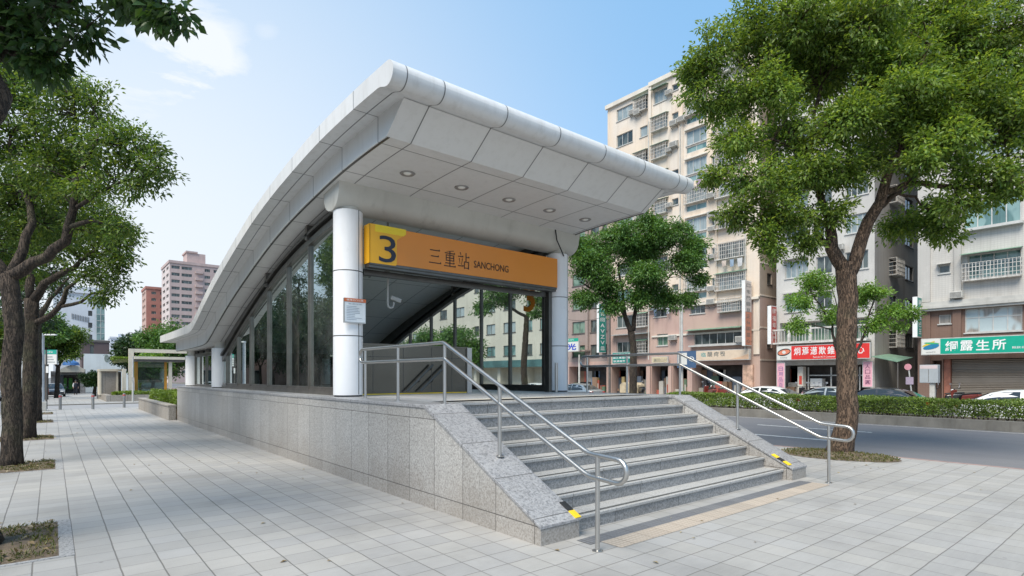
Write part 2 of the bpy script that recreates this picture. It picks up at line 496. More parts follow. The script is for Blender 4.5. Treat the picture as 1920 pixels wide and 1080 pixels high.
def panel(name, col, xp, xo, yp, yo, extra=None, rough=0.38, metal=0.0, wd=0.012, streak=0.35, tone=0.035):
    """painted aluminium cladding with dark joints every xp / yp metres"""
    m, nt, p, out = new_mat(name)
    co = objco(nt)
    X, Y, Z = nd(nt, 'ShaderNodeSeparateXYZ', {0: co}).outputs
    ln = mx(nt, lines(nt, X, xp, xo, wd), lines(nt, Y, yp, yo, wd))
    if extra:
        ln = mx(nt, ln, *[line_at(nt, X, e, 0.011) for e in extra])
    wn = nd(nt, 'ShaderNodeTexWhiteNoise', {'Vector': vec(nt, cell(nt, X, xp, xo), cell(nt, Y, yp, yo), 4.0)}, noise_dimensions='3D').outputs['Value']
    k = mth(nt, 'ADD', mth(nt, 'MULTIPLY', wn, 2 * tone), 1 - tone)
    c = nd(nt, 'ShaderNodeVectorMath', {0: (*col,), 3: k}, operation='SCALE').outputs[0]
    st = nd(nt, 'ShaderNodeMapping', {0: co}); st.inputs['Scale'].default_value = (5.0, 5.0, 0.9)
    s = smooth(nt, noise(nt, st.outputs[0], 1.5, 7, 0.7), 0.44, 0.72)
    s2 = mth(nt, 'MULTIPLY', smooth(nt, noise(nt, co, 0.7, 5, 0.6), 0.5, 0.75), streak * 0.6)
    s = mth(nt, 'MAXIMUM', s, s2)
    nb_ = lines(nt, X, xp, xo, 0.07); s = mth(nt, 'MAXIMUM', s, mth(nt, 'MULTIPLY', nb_, 0.35))
    c = mixc(nt, mth(nt, 'MULTIPLY', s, streak), c, (col[0] * 0.62, col[1] * 0.60, col[2] * 0.56))
    c = mixc(nt, mth(nt, 'MULTIPLY', ln, 0.85), c, (0.06, 0.06, 0.062))
    nt.links.new(c, p.inputs['Base Color'])
    p.inputs['Metallic'].default_value = metal
    nt.links.new(mth(nt, 'ADD', mth(nt, 'MULTIPLY', noise(nt, co, 6, 4), 0.2), rough - 0.1), p.inputs['Roughness'])
    bump(nt, p, mth(nt, 'SUBTRACT', 1.0, ln), 0.5, 0.008)
    return m
M['canopy'] = panel('canopy_panels', (0.66, 0.66, 0.65), 1.06, 3.985, 1.28, 7.38, (3.43, 9.55))
M['soffit'] = panel('soffit_panels', (0.68, 0.675, 0.655), 1.06, 3.985, 1.28, 7.38, None, 0.42, streak=0.2)
M['column'] = plain('white_column_enamel', (0.80, 0.81, 0.82), 0.3, var=0.03, nscale=1.5, dirt=((0.45, 0.44, 0.42), 1.3, 0.25))
M['dark_joint'] = plain('dark_joint', (0.07, 0.07, 0.07), 0.7)
M['steel'] = plain('brushed_stainless_steel', (0.50, 0.49, 0.47), 0.36, 1.0, var=0.04, nscale=1.2)
M['steel_dark'] = plain('dark_steel_frame', (0.13, 0.125, 0.115), 0.35, 0.8, var=0.12, nscale=4)
M['steel_frame'] = plain('window_frame_steel', (0.22, 0.205, 0.185), 0.35, 0.75, var=0.12, nscale=4, dirt=((0.16, 0.15, 0.13), 3.0, 0.5))
M['steel_panel'] = plain('stainless_panel', (0.115, 0.11, 0.095), 0.22, 0.85, var=0.12, nscale=1.2, bumps=0.05, bscale=2.5)
M['black_rubber'] = plain('black_rubber', (0.02, 0.02, 0.02), 0.6)
M['yellow_paint'] = plain('yellow_paint', (0.80, 0.55, 0.02), 0.5, var=0.1)
M['orange_sign'] = plain('orange_sign_face', (0.72, 0.25, 0.028), 0.35, var=0.03, nscale=0.8)
M['amber_sign'] = plain('amber_sign_face', (0.80, 0.41, 0.012), 0.35, var=0.03)
M['yellow_sign'] = plain('yellow_sign_face', (0.85, 0.62, 0.012), 0.35, var=0.03)
M['navy'] = plain('navy_lettering', (0.012, 0.016, 0.035), 0.4)
M['brown_ink'] = plain('dark_brown_lettering', (0.045, 0.02, 0.008), 0.5)
M['white_paint'] = plain('white_paint', (0.74, 0.74, 0.72), 0.4, var=0.05)
M['lamp_glass'] = plain('lamp_lens', (0.80, 0.79, 0.74), 0.15, var=0.04)

def glass(name, tint, refl=0.12, rough=0.01, boost=1.6, grime=0.12):
    m, nt, p, out = new_mat(name)
    co = objco(nt)
    tr = nd(nt, 'ShaderNodeBsdfTransparent', {'Color': (*tint, 1)})
    gl = nd(nt, 'ShaderNodeBsdfGlossy', {'Color': (0.86, 0.93, 0.91, 1), 'Roughness': rough})
    df = nd(nt, 'ShaderNodeBsdfDiffuse', {'Color': (0.35, 0.36, 0.34, 1)})
    geo = nd(nt, 'ShaderNodeNewGeometry')
    cs = mth(nt, 'ABSOLUTE', nd(nt, 'ShaderNodeVectorMath', {0: geo.outputs['Incoming'], 1: geo.outputs['Normal']}, operation='DOT_PRODUCT').outputs['Value'])
    fr = mth(nt, 'ADD', mth(nt, 'MULTIPLY', mth(nt, 'POWER', mth(nt, 'SUBTRACT', 1.0, cs), 4.0), 0.9), 0.04)
    f = mth(nt, 'ADD', mth(nt, 'MULTIPLY', fr, boost), refl, clamp=True)
    s1 = nd(nt, 'ShaderNodeMixShader', {0: f, 1: tr.outputs[0], 2: gl.outputs[0]})
    g = mth(nt, 'MULTIPLY', smooth(nt, noise(nt, co, 1.1, 6, 0.65), 0.4, 0.8), grime)
    s2 = nd(nt, 'ShaderNodeMixShader', {0: g, 1: s1.outputs[0], 2: df.outputs[0]})
    nt.links.new(s2.outputs[0], out.inputs[0])
    nt.nodes.remove(p)
    return m
M['glass'] = glass('station_glass', (0.42, 0.54, 0.51), 0.22)
M['clear_glass'] = glass('clear_glass', (0.82, 0.88, 0.86), 0.03, grime=0.06)
# ================================================================= GROUND
def gz(Y):
    """the far block lies a little lower"""
    t = min(1, max(0, (Y - 45) / 38)); return -0.6 * t * t * (3 - 2 * t)
def sheet(name, x0, x1, ys, mat, dz=0.0, follow=True):
    mb = MB(); n = len(ys)
    for y in ys:
        z = (gz(y) if follow else 0) + dz
        mb.v += [(x0, y, z), (x1, y, z)]
    for k in range(n - 1):
        mb.face(2 * k, 2 * k + 1, 2 * k + 3, 2 * k + 2)
    return tag(mb.build(name, mat), kind='structure')
far = [45 + 3.8 * k for k in range(11)]
mb = MB()
gys = [-900, -40, 45] + far[1:] + [160, 1500]
for y in gys:
    mb.v += [(-1500, y, gz(y) - 0.45), (1500, y, gz(y) - 0.45)]
for k in range(len(gys) - 1):
    mb.face(2 * k, 2 * k + 1, 2 * k + 3, 2 * k + 2)
tag(mb.build('ground', M['ground']), kind='structure')
# near pavement: slab with a real kerb edge on both sides
mb = MB(); mb.box(-1.62, 12.86, -8, 35.6, -0.30, 0.0)
tag(mb.build('pavement', M['paving']), kind='structure')
mb = MB(); mb.box(-1.80, -1.62, -8, 35.6, -0.31, -0.002)
tag(mb.build('kerb', M['concrete']), kind='structure')
mb = MB(); mb.box(12.86, 13.04, -30, 90, -0.31, -0.003)
tag(mb.build('kerb', M['red_kerb']), kind='structure')
mb = MB(); mb.box(-1.62, 12.86, 41.2, 45, -0.30, 0.0)
tag(mb.build('pavement', M['paving']), kind='structure')
sheet('pavement', -1.62, 12.86, far + [95, 130], M['paving'], 0.0)
sheet('cross_street', -1.80, 12.86, [35.6, 41.2], plain('pale_asphalt', (0.27, 0.27, 0.275), 0.85, var=0.12, nscale=1.0, bumps=0.2), -0.05, False)
mb = MB(); mb.box(-1.62, 12.86, 41.05, 41.2, -0.3, 0.004)
tag(mb.build('kerb', M['concrete']), kind='structure')
# left road, main road, median and the service road beyond it
sheet('road', -14, -1.80, [-30, 45] + far[1:] + [160], M['asphalt'], -0.12)
mb = MB(); mb.box(13.04, 22.95, -40, 160, -0.4, -0.12)
tag(mb.build('road', M['asphalt']), kind='structure')
def stripe(x0, x1, y0, y1, m, z=-0.116):
    mb = MB(); mb.poly([(x0, y0, z), (x1, y0, z), (x1, y1, z), (x0, y1, z)])
    tag(mb.build('lane_marking', m), kind='structure')
stripe(19.35, 19.50, 6.2, 9.8, M['road_paint'])
stripe(19.35, 19.50, 14.0, 17.6, M['road_paint'])
stripe(19.35, 19.50, -2.0, 1.5, M['road_paint'])
stripe(16.05, 16.22, 5.9, 12.5, M['road_paint'])
stripe(22.45, 22.58, -20, 80, M['road_paint_worn'])
mb = MB(); mb.box(22.95, 23.25, -40, 160, -0.4, 0.20)
tag(mb.build('median_kerb', M['concrete']), kind='structure')
mb = MB(); mb.box(23.25, 24.9, -40, 160, -0.4, 0.12)
tag(mb.build('median_soil', M['soil']), kind='structure')
mb = MB(); mb.box(24.9, 25.15, -40, 160, -0.5, 0.18)
tag(mb.build('median_kerb', M['concrete']), kind='structure')
mb = MB(); mb.box(25.15, 39.0, -40, 160, -0.6, -0.34)
tag(mb.build('service_road', M['asphalt']), kind='structure')
mb = MB(); mb.box(39.0, 62.0, -40, 160, -0.6, -0.22)
tag(mb.build('far_pavement', plain('far_paving', (0.30, 0.285, 0.27), 0.8, var=0.2, nscale=2)), kind='structure')
# warning strips at the foot of the stairs
def tactile(name, col, dots):
    m, nt, p, out = new_mat(name)
    co = objco(nt); X, Y, Z = nd(nt, 'ShaderNodeSeparateXYZ', {0: co}).outputs
    n = noise(nt, co, 40, 4); b = noise(nt, co, 1.5, 5)
    wn = nd(nt, 'ShaderNodeTexWhiteNoise', {'Vector': vec(nt, cell(nt, X, 0.3, 0.1), 0.0)}, noise_dimensions='3D').outputs['Value']
    k = mth(nt, 'MULTIPLY', mth(nt, 'ADD', mth(nt, 'MULTIPLY', n, 0.3), 0.85), mth(nt, 'ADD', mth(nt, 'MULTIPLY', wn, 0.2), 0.9))
    c = nd(nt, 'ShaderNodeVectorMath', {0: col, 3: k}, operation='SCALE').outputs[0]
    c = mixc(nt, mth(nt, 'MULTIPLY', smooth(nt, b, 0.5, 0.8), 0.45), c, (0.30, 0.28, 0.25))
    ln = mx(nt, lines(nt, X, 0.3, 0.1, 0.006), mth(nt, 'MULTIPLY', mx(nt, lines(nt, X, dots, 0, dots * 0.22), lines(nt, Y, dots, 0, dots * 0.22)), 0.35))
    c = mixc(nt, ln, c, (col[0] * 0.45, col[1] * 0.42, col[2] * 0.4))
    nt.links.new(c, p.inputs['Base Color']); rough_of(p, 0.75)
    bump(nt, p, mth(nt, 'SUBTRACT', 1.0, ln), 0.6, 0.006)
    return m
mb = MB(); mb.poly([(4.10, 3.37, 0.004), (8.86, 3.37, 0.004), (8.86, 3.62, 0.004), (4.10, 3.62, 0.004)])
tag(mb.build('tactile_paving', tactile('beige_tactile_paving', (0.44, 0.375, 0.305), 0.05)), kind='structure')
mb = MB(); mb.poly([(3.95, 3.62, 0.004), (8.86, 3.62, 0.004), (8.86, 3.80, 0.004), (3.95, 3.80, 0.004)])
tag(mb.build('tactile_paving', tactile('grey_tactile_paving', (0.15, 0.155, 0.165), 0.05)), kind='structure')

# ================================================================= STATION ENTRANCE
L = 1.25                       # landing level
XL, XR = 3.55, 9.26            # outer faces of the plinth
RX0, RX1 = 3.23, 9.75          # outer faces of the roof
BX0, BX1 = 3.60, 9.40          # inner soffit box
prof = [(6.0, 5.53), (6.37, 5.545), (7.4, 5.56), (8.68, 5.525), (9.92, 5.42), (11.2, 5.27), (12.46, 5.06), (13.76, 4.77), (15.3, 4.38), (16.4, 4.07), (17.5, 3.72), (18.4, 3.41), (18.95, 3.25), (19.5, 3.195), (20.3, 3.175), (26, 3.16)]
py_, pz_ = [p[0] for p in prof], [p[1] for p in prof]
def _sl(i):
    if i == 0: return (pz_[1] - pz_[0]) / (py_[1] - py_[0])
    if i == len(prof) - 1: return (pz_[-1] - pz_[-2]) / (py_[-1] - py_[-2])
    return 0.5 * ((pz_[i + 1] - pz_[i]) / (py_[i + 1] - py_[i]) + (pz_[i] - pz_[i - 1]) / (py_[i] - py_[i - 1]))
def zt(Y):
    """height of the top edge of the roof"""
    i = max(0, min(len(prof) - 2, int(np.searchsorted(py_, Y)) - 1))
    h = py_[i + 1] - py_[i]; t = (Y - py_[i]) / h
    return (pz_[i] * (2 * t**3 - 3 * t * t + 1) + h * _sl(i) * (t**3 - 2 * t * t + t) + pz_[i + 1] * (-2 * t**3 + 3 * t * t) + h * _sl(i + 1) * (t**3 - t * t))

st = thing('station_entrance', 'grey metro station entrance with sweeping curved canopy roof above a granite base', 'station entrance', (6.4, 9.3, 0))
# plinth
mb = MB()
mb.box(XL, XR, 6.14, 23.6, 0.0, L - 0.045)
mb.build('plinth_wall', M['granite_wall'], st)
mb = MB()
mb.box(XL - 0.012, XL + 0.5, 6.02, 23.62, L - 0.043, L + 0.002)
mb.box(XR - 0.5, XR + 0.012, 6.02, 23.62, L - 0.043, L + 0.002)
mb.build('plinth_coping', M['granite_cope'], st, bevel=0.008)
mb = MB(); mb.box(XL + 0.502, XR - 0.502, 6.45, 23.6, L - 0.044, L)
mb.build('landing_floor', M['granite_floor'], st)
mb = MB()
mb.poly([(4.6, 6.75, L + 0.004), (8.4, 6.75, L + 0.004), (8.4, 7.05, L + 0.004), (4.6, 7.05, L + 0.004)])
mb.build('tactile_strip', tactile('pale_tactile_strip', (0.60, 0.56, 0.48), 0.05), st)

# roof slab with the round front nosing
ys = [6.21 + 0.16 * (1 - math.cos(math.pi / 2 * k / 9)) for k in range(10)] + [6.42, 6.48, 6.55, 6.62, 6.8, 7.0] + [7.2 + 0.2 * k for k in range(91)]
ys = [y for y in ys if y < 25.3] + [25.3]
def lip_top(y):
    if y < 6.37: return 5.39 + math.sqrt(max(0, 0.16**2 - (6.37 - y)**2)) * 0.97
    return zt(y)
def lip_bot(y):
    if y < 6.37: return 5.39 - math.sqrt(max(0, 0.16**2 - (6.37 - y)**2)) * 0.97
    b = zt(y) - 0.25
    t = min(1, (y - 6.37) / 0.25); t = t * t * (3 - 2 * t)
    return (5.39 - 0.155) * (1 - t) + b * t
mb = MB()
for y in ys:
    mb.v += [(RX0, y, lip_top(y)), (RX1, y, lip_top(y)), (RX1, y, lip_bot(y)), (RX0, y, lip_bot(y))]
n = len(ys)
for k in range(n - 1):
    a = 4 * k; b = a + 4
    for q in range(4):
        mb.face(a + q, a + (q + 1) % 4, b + (q + 1) % 4, b + q)
mb.face(4 * (n - 1), 4 * (n - 1) + 1, 4 * (n - 1) + 2, 4 * (n - 1) + 3)
roof = mb.build('canopy_roof', M['canopy'], st, smooth=35)
# soffit box below it
ys2 = [6.62] + [7.12 + 0.19 * k for k in range(91) if 7.12 + 0.19 * k < 24.2] + [24.2]
mb = MB()
for y in ys2:
    zb = zt(y) - 0.61 if y > 6.7 else zt(y) - 0.258
    ztp = zt(y) - 0.24
    mb.v += [(BX0, y, ztp), (BX1, y, ztp), (BX1, y, zb), (BX0, y, zb)]
n = len(ys2)
for k in range(n - 1):
    a = 4 * k; b = a + 4
    for q in (1, 2, 3):
        mb.face(a + q, a + (q + 1) % 4, b + (q + 1) % 4, b + q)
mb.face(4 * (n - 1), 4 * (n - 1) + 1, 4 * (n - 1) + 2, 4 * (n - 1) + 3)
mb.build('soffit', M['soffit'], st, smooth=30)
# thin dark rebate under the two long edges of the box
mb = MB()
for x0, x1 in ((BX0 + 0.02, BX0 + 0.05), (BX1 - 0.05, BX1 - 0.02)):
    yy = ys2[1:]
    i = len(mb.v)
    for y in yy:
        mb.v += [(x0, y, zt(y) - 0.622), (x1, y, zt(y) - 0.622), (x1, y, zt(y) - 0.605), (x0, y, zt(y) - 0.605)]
    for k in range(len(yy) - 1):
        for q in range(4):
            mb.face(i + 4 * k + q, i + 4 * k + (q + 1) % 4, i + 4 * k + 4 + (q + 1) % 4, i + 4 * k + 4 + q)
mb.build('soffit_trim', M['steel_dark'], st)
# round-bottomed cross beam on the two front columns
mb = MB(); seg = 16; cy, ry, zb, ztop = 9.42, 0.33, 4.46, 4.96
for x in (3.72, 9.52):
    t0 = [(x, cy - ry - 0.05, ztop)]
    pts = t0 + [(x, cy - ry * math.cos(math.pi * k / seg), zb + 0.28 - 0.28 * math.sin(math.pi * k / seg)) for k in range(seg + 1)] + [(x, cy + ry + 0.05, ztop)]
    mb.v += pts
m_ = seg + 3
for k in range(m_ - 1):
    mb.face(k, k + 1, m_ + k + 1, m_ + k)
mb.face(*range(m_)); mb.face(*range(m_, 2 * m_))
mb.build('cross_beam', M['beam_concrete'], st, smooth=35)
# columns
def column(x, y, z1, r, zstub, name='column'):
    mb = MB()
    mb.lathe((x, y, 0), [(r, L + 0.03), (r, z1 - 0.01), (r - 0.01, z1)], 40)
    c = mb.build(name, M['column'], st, smooth=35)
    mb = MB()
    z = L + 1.05
    while z < z1 - 0.2:
        mb.lathe((x, y, 0), [(r + 0.002, z - 0.008), (r + 0.002, z + 0.008)], 40); z += 1.12
    for a in (-68, 20, 160):
        dx, dy = math.cos(R(a)), math.sin(R(a))
        mb.obox((x + dx * r, y + dy * r, (L + z1) / 2 + 0.02), (-dy * 0.007, dx * 0.007, 0), (dx * 0.002, dy * 0.002, 0), (0, 0, (z1 - L) / 2 - 0.02))
    mb.lathe((x, y, 0), [(r - 0.02, L), (r - 0.02, L + 0.03)], 32)
    mb.build('panel_joint', M['dark_joint'], c)
    mb = MB(); mb.lathe((x, y, 0), [(r * 0.72, z1), (r * 0.72, z1 + 0.05), (r * 0.62, zstub)], 28)
    mb.build('column_neck', M['beam_concrete'], c, smooth=35)
    return c
column(3.995, 9.35, 4.47, 0.25, 4.56)
column(9.08, 9.35, 4.42, 0.245, 4.56)
column(4.02, 19.0, 2.47, 0.25, 2.75)
column(4.02, 24.4 - 1.0, 2.36, 0.24, 2.6)
column(9.02, 19.0, 2.47, 0.25, 2.75)
column(9.02, 23.4, 2.36, 0.24, 2.6)
# ---- glazed side walls following the curve of the roof
GX0, GX1 = 4.06, 9.0
def gtop(y): return max(zt(y) - 1.0 - 0.25 * max(0, min(1, (y - 13.5) / 4.5)), L + 0.5)
def strip(mb, x0, x1, ya, yb, f0, f1, step=0.2):
    """a bar between heights f0(y) and f1(y)"""
    n = max(2, int((yb - ya) / step) + 1); i = len(mb.v)
    for k in range(n):
        y = ya + (yb - ya) * k / (n - 1)
        mb.v += [(x0, y, f0(y)), (x1, y, f0(y)), (x1, y, f1(y)), (x0, y, f1(y))]
    for k in range(n - 1):
        for q in range(4):
            mb.face(i + 4 * k + q, i + 4 * k + (q + 1) % 4, i + 4 * k + 4 + (q + 1) % 4, i + 4 * k + 4 + q)
    mb.face(i, i + 1, i + 2, i + 3); mb.face(*(i + 4 * (n - 1) + q for q in (3, 2, 1, 0)))
mull = [9.98, 11.33, 12.66, 14.11, 15.65, 16.95, 18.24, 18.7]
mullR = [9.72, 10.98, 12.21, 13.5, 14.8, 16.1, 17.4, 18.7]
for gx, ml, sgn in ((GX0, mull, -1), (GX1, mullR, 1)):
    y0, y1 = 9.6, 18.72
    gw = None
    fr = MB()
    fr.box(gx - 0.07, gx + 0.07, y0, y1, L, L + 0.10)
    fr.box(gx - 0.045, gx + 0.045, y0, y1, L + 0.10, L + 0.15)
    strip(fr, gx - 0.06, gx + 0.06, y0, y1, lambda y: gtop(y), lambda y: gtop(y) + 0.11)
    gw = fr.build('glass_wall', M['steel_frame' if sgn < 0 else 'steel_dark'], st)
    rail = MB()
    strip(rail, gx - 0.11, gx - 0.02, y0, y1, lambda y: gtop(y) + 0.17, lambda y: gtop(y) + 0.23)
    strip(rail, gx + 0.02, gx + 0.16, y0, y1, lambda y: gtop(y) + 0.112, lambda y: zt(y) - 0.615)  # dark plate stands in for the shaded void between rail and soffit
    rail.build('head_rail_dark_gap', M['steel_dark'], gw)
    for y in ml[:-1]:
        mm = MB(); mm.box(gx - 0.036, gx + 0.036, y - 0.028, y + 0.028, L + 0.15, gtop(y) + 0.02)
        mm.box(gx - 0.062, gx - 0.037, y - 0.016, y + 0.016, L + 0.1, gtop(y))
        mm.build('mullion', M['steel_frame' if sgn < 0 else 'steel_dark'], gw)
    ed = [y0] + ml
    for a, b in zip(ed[:-1], ed[1:]):
        if b - a < 0.2: continue
        g = MB()
        ny = 6; i = len(g.v)
        for k in range(ny + 1):
            y = a + 0.03 + (b - a - 0.06) * k / ny
            g.v += [(gx - 0.006, y, L + 0.15), (gx - 0.006, y, gtop(y) + 0.01), (gx + 0.006, y, gtop(y) + 0.01), (gx + 0.006, y, L + 0.15)]
        for k in range(ny):
            g.face(i + 4 * k, i + 4 * k + 1, i + 4 * k + 5, i + 4 * k + 4)
        g.build('pane', M['glass'] if sgn < 0 else M['clear_glass'], gw)
    # struts up to the soffit
    for y in ml[1:5:2]:
        s_ = MB(); s_.box(gx - 0.11, gx + 0.01, y - 0.05, y + 0.05, gtop(y) + 0.10, zt(y) - 0.60)
        s_.build('strut', M['steel_frame'], gw)
# low glazed lobby behind
lob = MB(); lob.box(GX0 - 0.02, GX0 + 0.06, 19.25, 23.2, L, L + 0.08); lob.box(GX0 - 0.02, GX0 + 0.06, 19.25, 23.2, 2.30, 2.42)
lob.box(GX0 - 0.02, GX0 + 0.06, 19.25, 23.2, 2.52, 2.58)
for y in (19.3, 20.25, 21.25, 22.2, 23.15): lob.box(GX0 - 0.025, GX0 + 0.065, y - 0.05, y + 0.05, L + 0.081, 2.5)
lobby = lob.build('lobby_wall', M['steel_frame'], st)
for a, b in ((19.35, 20.2), (20.3, 21.2), (21.3, 22.15), (22.25, 23.1)):
    g = MB(); g.box(GX0 + 0.01, GX0 + 0.02, a, b, L + 0.08, 2.30); g.build('pane', M['glass'], lobby)
g = MB(); g.box(GX0 + 0.05, GX0 + 0.055, 20.55, 20.98, 1.75, 2.18); g.build('poster', plain('orange_poster', (0.55, 0.2, 0.07), 0.5), lobby)
bw = MB(); bw.box(4.1, 9.0, 23.3, 23.45, L, 2.6); bw.build('end_wall', plain('dark_lobby_wall', (0.07, 0.075, 0.075), 0.5), st)

# stainless parapet round the stairwell inside
PX0, PX1, PY = 4.36, 6.95, 9.95
par = MB(); par.box(PX0, PX1, PY, PY + 0.06, L + 0.02, 2.20); par.box(PX1 - 0.06, PX1, PY + 0.06, 17.5, L + 0.02, 2.20)
par.box(PX0 - 0.01, PX1 + 0.02, PY - 0.012, PY + 0.072, 2.20, 2.235)
par.box(PX1 - 0.072, PX1 + 0.02, PY + 0.072, 17.5, 2.20, 2.235)
parapet = thing('stairwell_parapet', 'brushed stainless steel parapet around the stairwell under the canopy', 'parapet', (5.6, PY, L))
par.build('parapet_panel', M['steel_panel'], parapet)
pj = MB()
for x in (4.75, 5.4, 6.05, 6.55): pj.box(x - 0.004, x + 0.004, PY - 0.003, PY, L + 0.05, 2.19)
pj.box(PX0, PX1, PY - 0.003, PY, 1.98, 1.988)
pj.build('panel_joint', M['dark_joint'], parapet)
ep = MB(); ep.box(PX1 - 0.03, PX1 + 0.09, PY - 0.04, PY + 0.08, L, 2.22); ep.build('end_post', M['steel'], parapet)
yl = MB(); yl.box(PX0, PX1 - 0.04, PY - 0.03, PY - 0.004, L + 0.001, L + 0.02); yl.build('yellow_strip', M['yellow_paint'], parapet)
for k, dx in enumerate((0.0, 0.22)):
    h_ = MB(); a = onY(762 + dx * 115, 742, PY - 0.09); b = onY(812 + dx * 115, 684, PY - 0.09)
    a.z = L + 0.05
    h_.tube([a, b], 0.022, 8)
    for t in (0.45, 0.92):
        q = a.lerp(b, t); h_.tube([q, (q.x + 0.04, q.y + 0.04, q.z - 0.05), (q.x + 0.06, PY, q.z - 0.05)], 0.01, 6)
    h_.build('stair_rail', M['steel_dark'], parapet, smooth=40)

# downlights in the soffit
M['lamp_rim'] = plain('dull_lamp_rim', (0.30, 0.29, 0.275), 0.4, 0.3)
def downlight(x, y, label, group):
    z = zt(y) - 0.61
    t = thing('downlight', label, 'ceiling light', (x, y, z), 0, group)
    mb = MB(); mb.lathe((x, y, 0), [(0.078, z - 0.004), (0.112, z - 0.018), (0.128, z - 0.004), (0.128, z)], 28); mb.build('rim', M['lamp_rim'], t, smooth=40)
    mb = MB(); mb.lathe((x, y, 0), [(0.03, z - 0.024), (0.062, z - 0.012), (0.070, z - 0.001)], 24); mb.build('lens', M['lamp_glass'], t, smooth=40)
for x, lab in ((4.51, 'round recessed downlight in the canopy soffit, nearest the left roof edge'),
               (5.58, 'round recessed downlight in the canopy soffit, second from the left roof edge'),
               (6.66, 'round recessed downlight in the middle of the canopy soffit row'),
               (7.71, 'round recessed downlight in the canopy soffit, second from the right roof edge'),
               (8.75, 'round recessed downlight in the canopy soffit, nearest the right roof edge')):
    downlight(x, 8.17, lab, 'downlights in the canopy soffit')
for (x, y), lab in (((6.7, 11.4), 'recessed downlight in the dark ceiling behind the sign, upper one'), ((6.3, 13.6), 'recessed downlight in the dark ceiling behind the sign, lower one')):
    downlight(x, y, lab, 'downlights in the inner ceiling')

# ================================================================= STAIRS
stairs = thing('staircase', 'wide granite staircase of eight steps rising to the station entrance', 'staircase', (6.4, 4.0, 0))
NST, RS, TR = 8, L / 8, 0.2986
SX0, SX1 = 4.07, 8.78
for k in range(NST):
    y0 = 4.03 + TR * k; z1 = RS * (k + 1)
    mb = MB(); mb.box(SX0, SX1, y0, (y0 + TR + 0.02) if k < NST - 1 else 6.46, 0 if k == 0 else z1 - RS - 0.002, z1 - 0.036)
    s_ = mb.build('step', M['granite_step'], stairs)
    y1 = y0 + TR + (0.0 if k < NST - 1 else 0.33)
    mb = MB(); mb.box(SX0 + 0.001, SX1 - 0.001, y0 - 0.022, y1, z1 - 0.034, z1)
    mb.build('tread', M['granite_tread'], s_, bevel=0.006)
    mb = MB(); mb.box(SX0 + 0.01, SX1 - 0.01, y0 + 0.025, y0 + 0.045, z1, z1 + 0.003); mb.box(SX0 + 0.01, SX1 - 0.01, y0 + 0.058, y0 + 0.07, z1, z1 + 0.002)
    mb.build('anti_slip_strip', M['steel_dark'], s_)
for x0, x1 in ((XL, SX0), (SX1, XR)):
    sl = [(x0, 3.88, 0.0), (x0, 3.88, 0.155), (x0, 5.99, L - 0.045), (x0, 6.14, L - 0.045), (x0, 6.14, 0.0)]
    mb = MB(); mb.prism(sl, (x1 - x0, 0, 0)); cw = mb.build('cheek_wall', M['granite_wall'], stairs)
    mb = MB(); e = 0.012
    sl = [(x0 - e, 3.87, 0.158), (x0 - e, 3.87, 0.19), (x0 - e, 5.985, L + 0.004), (x0 - e, 6.018, L + 0.004), (x0 - e, 6.018, L - 0.043), (x0 - e, 5.99, L - 0.043)]
    mb.prism(sl, (x1 - x0 + 2 * e, 0, 0)); mb.build('coping', M['granite_cope'], cw, bevel=0.006)
# hazard tape on the inner lower corners
def hazard(name, x0, x1, label):
    t = thing(name, label, 'hazard strip', (x0, 3.9, 0.2))
    dz = (L - 0.19) / (5.985 - 3.87)
    for k in range(3):
        ya = 3.93 + 0.09 * k; yb = ya + 0.09
        za, zb_ = 0.19 + (ya - 3.87) * dz + 0.006, 0.19 + (yb - 3.87) * dz + 0.006
        mb = MB(); mb.prism([(x0, ya, za), (x1, ya, za), (x1, yb, zb_), (x0, yb, zb_)], (0, 0, 0.012))
        mb.build('yellow_band' if k % 2 == 0 else 'black_band', M['yellow_paint'] if k % 2 == 0 else M['black_rubber'], t)
hazard('hazard_strip', SX1 - 0.01, SX1 + 0.09, 'yellow and black hazard strip on the low end of the right stair cheek')
hz_ = thing('hazard_strip', 'small yellow and black hazard corner on the left stair cheek beside the bottom step', 'hazard strip', (4.07, 3.9, 0.2))
mb = MB(); mb.obox((4.05, 3.93, 0.205), (0.04, 0, 0), (0, 0.05, 0.025), (0, -0.01, 0.02)); mb.build('yellow_band', M['yellow_paint'], hz_)
mb = MB(); mb.obox((4.05, 4.05, 0.265), (0.04, 0, 0), (0, 0.06, 0.03), (0, -0.01, 0.02)); mb.build('black_band', M['black_rubber'], hz_)

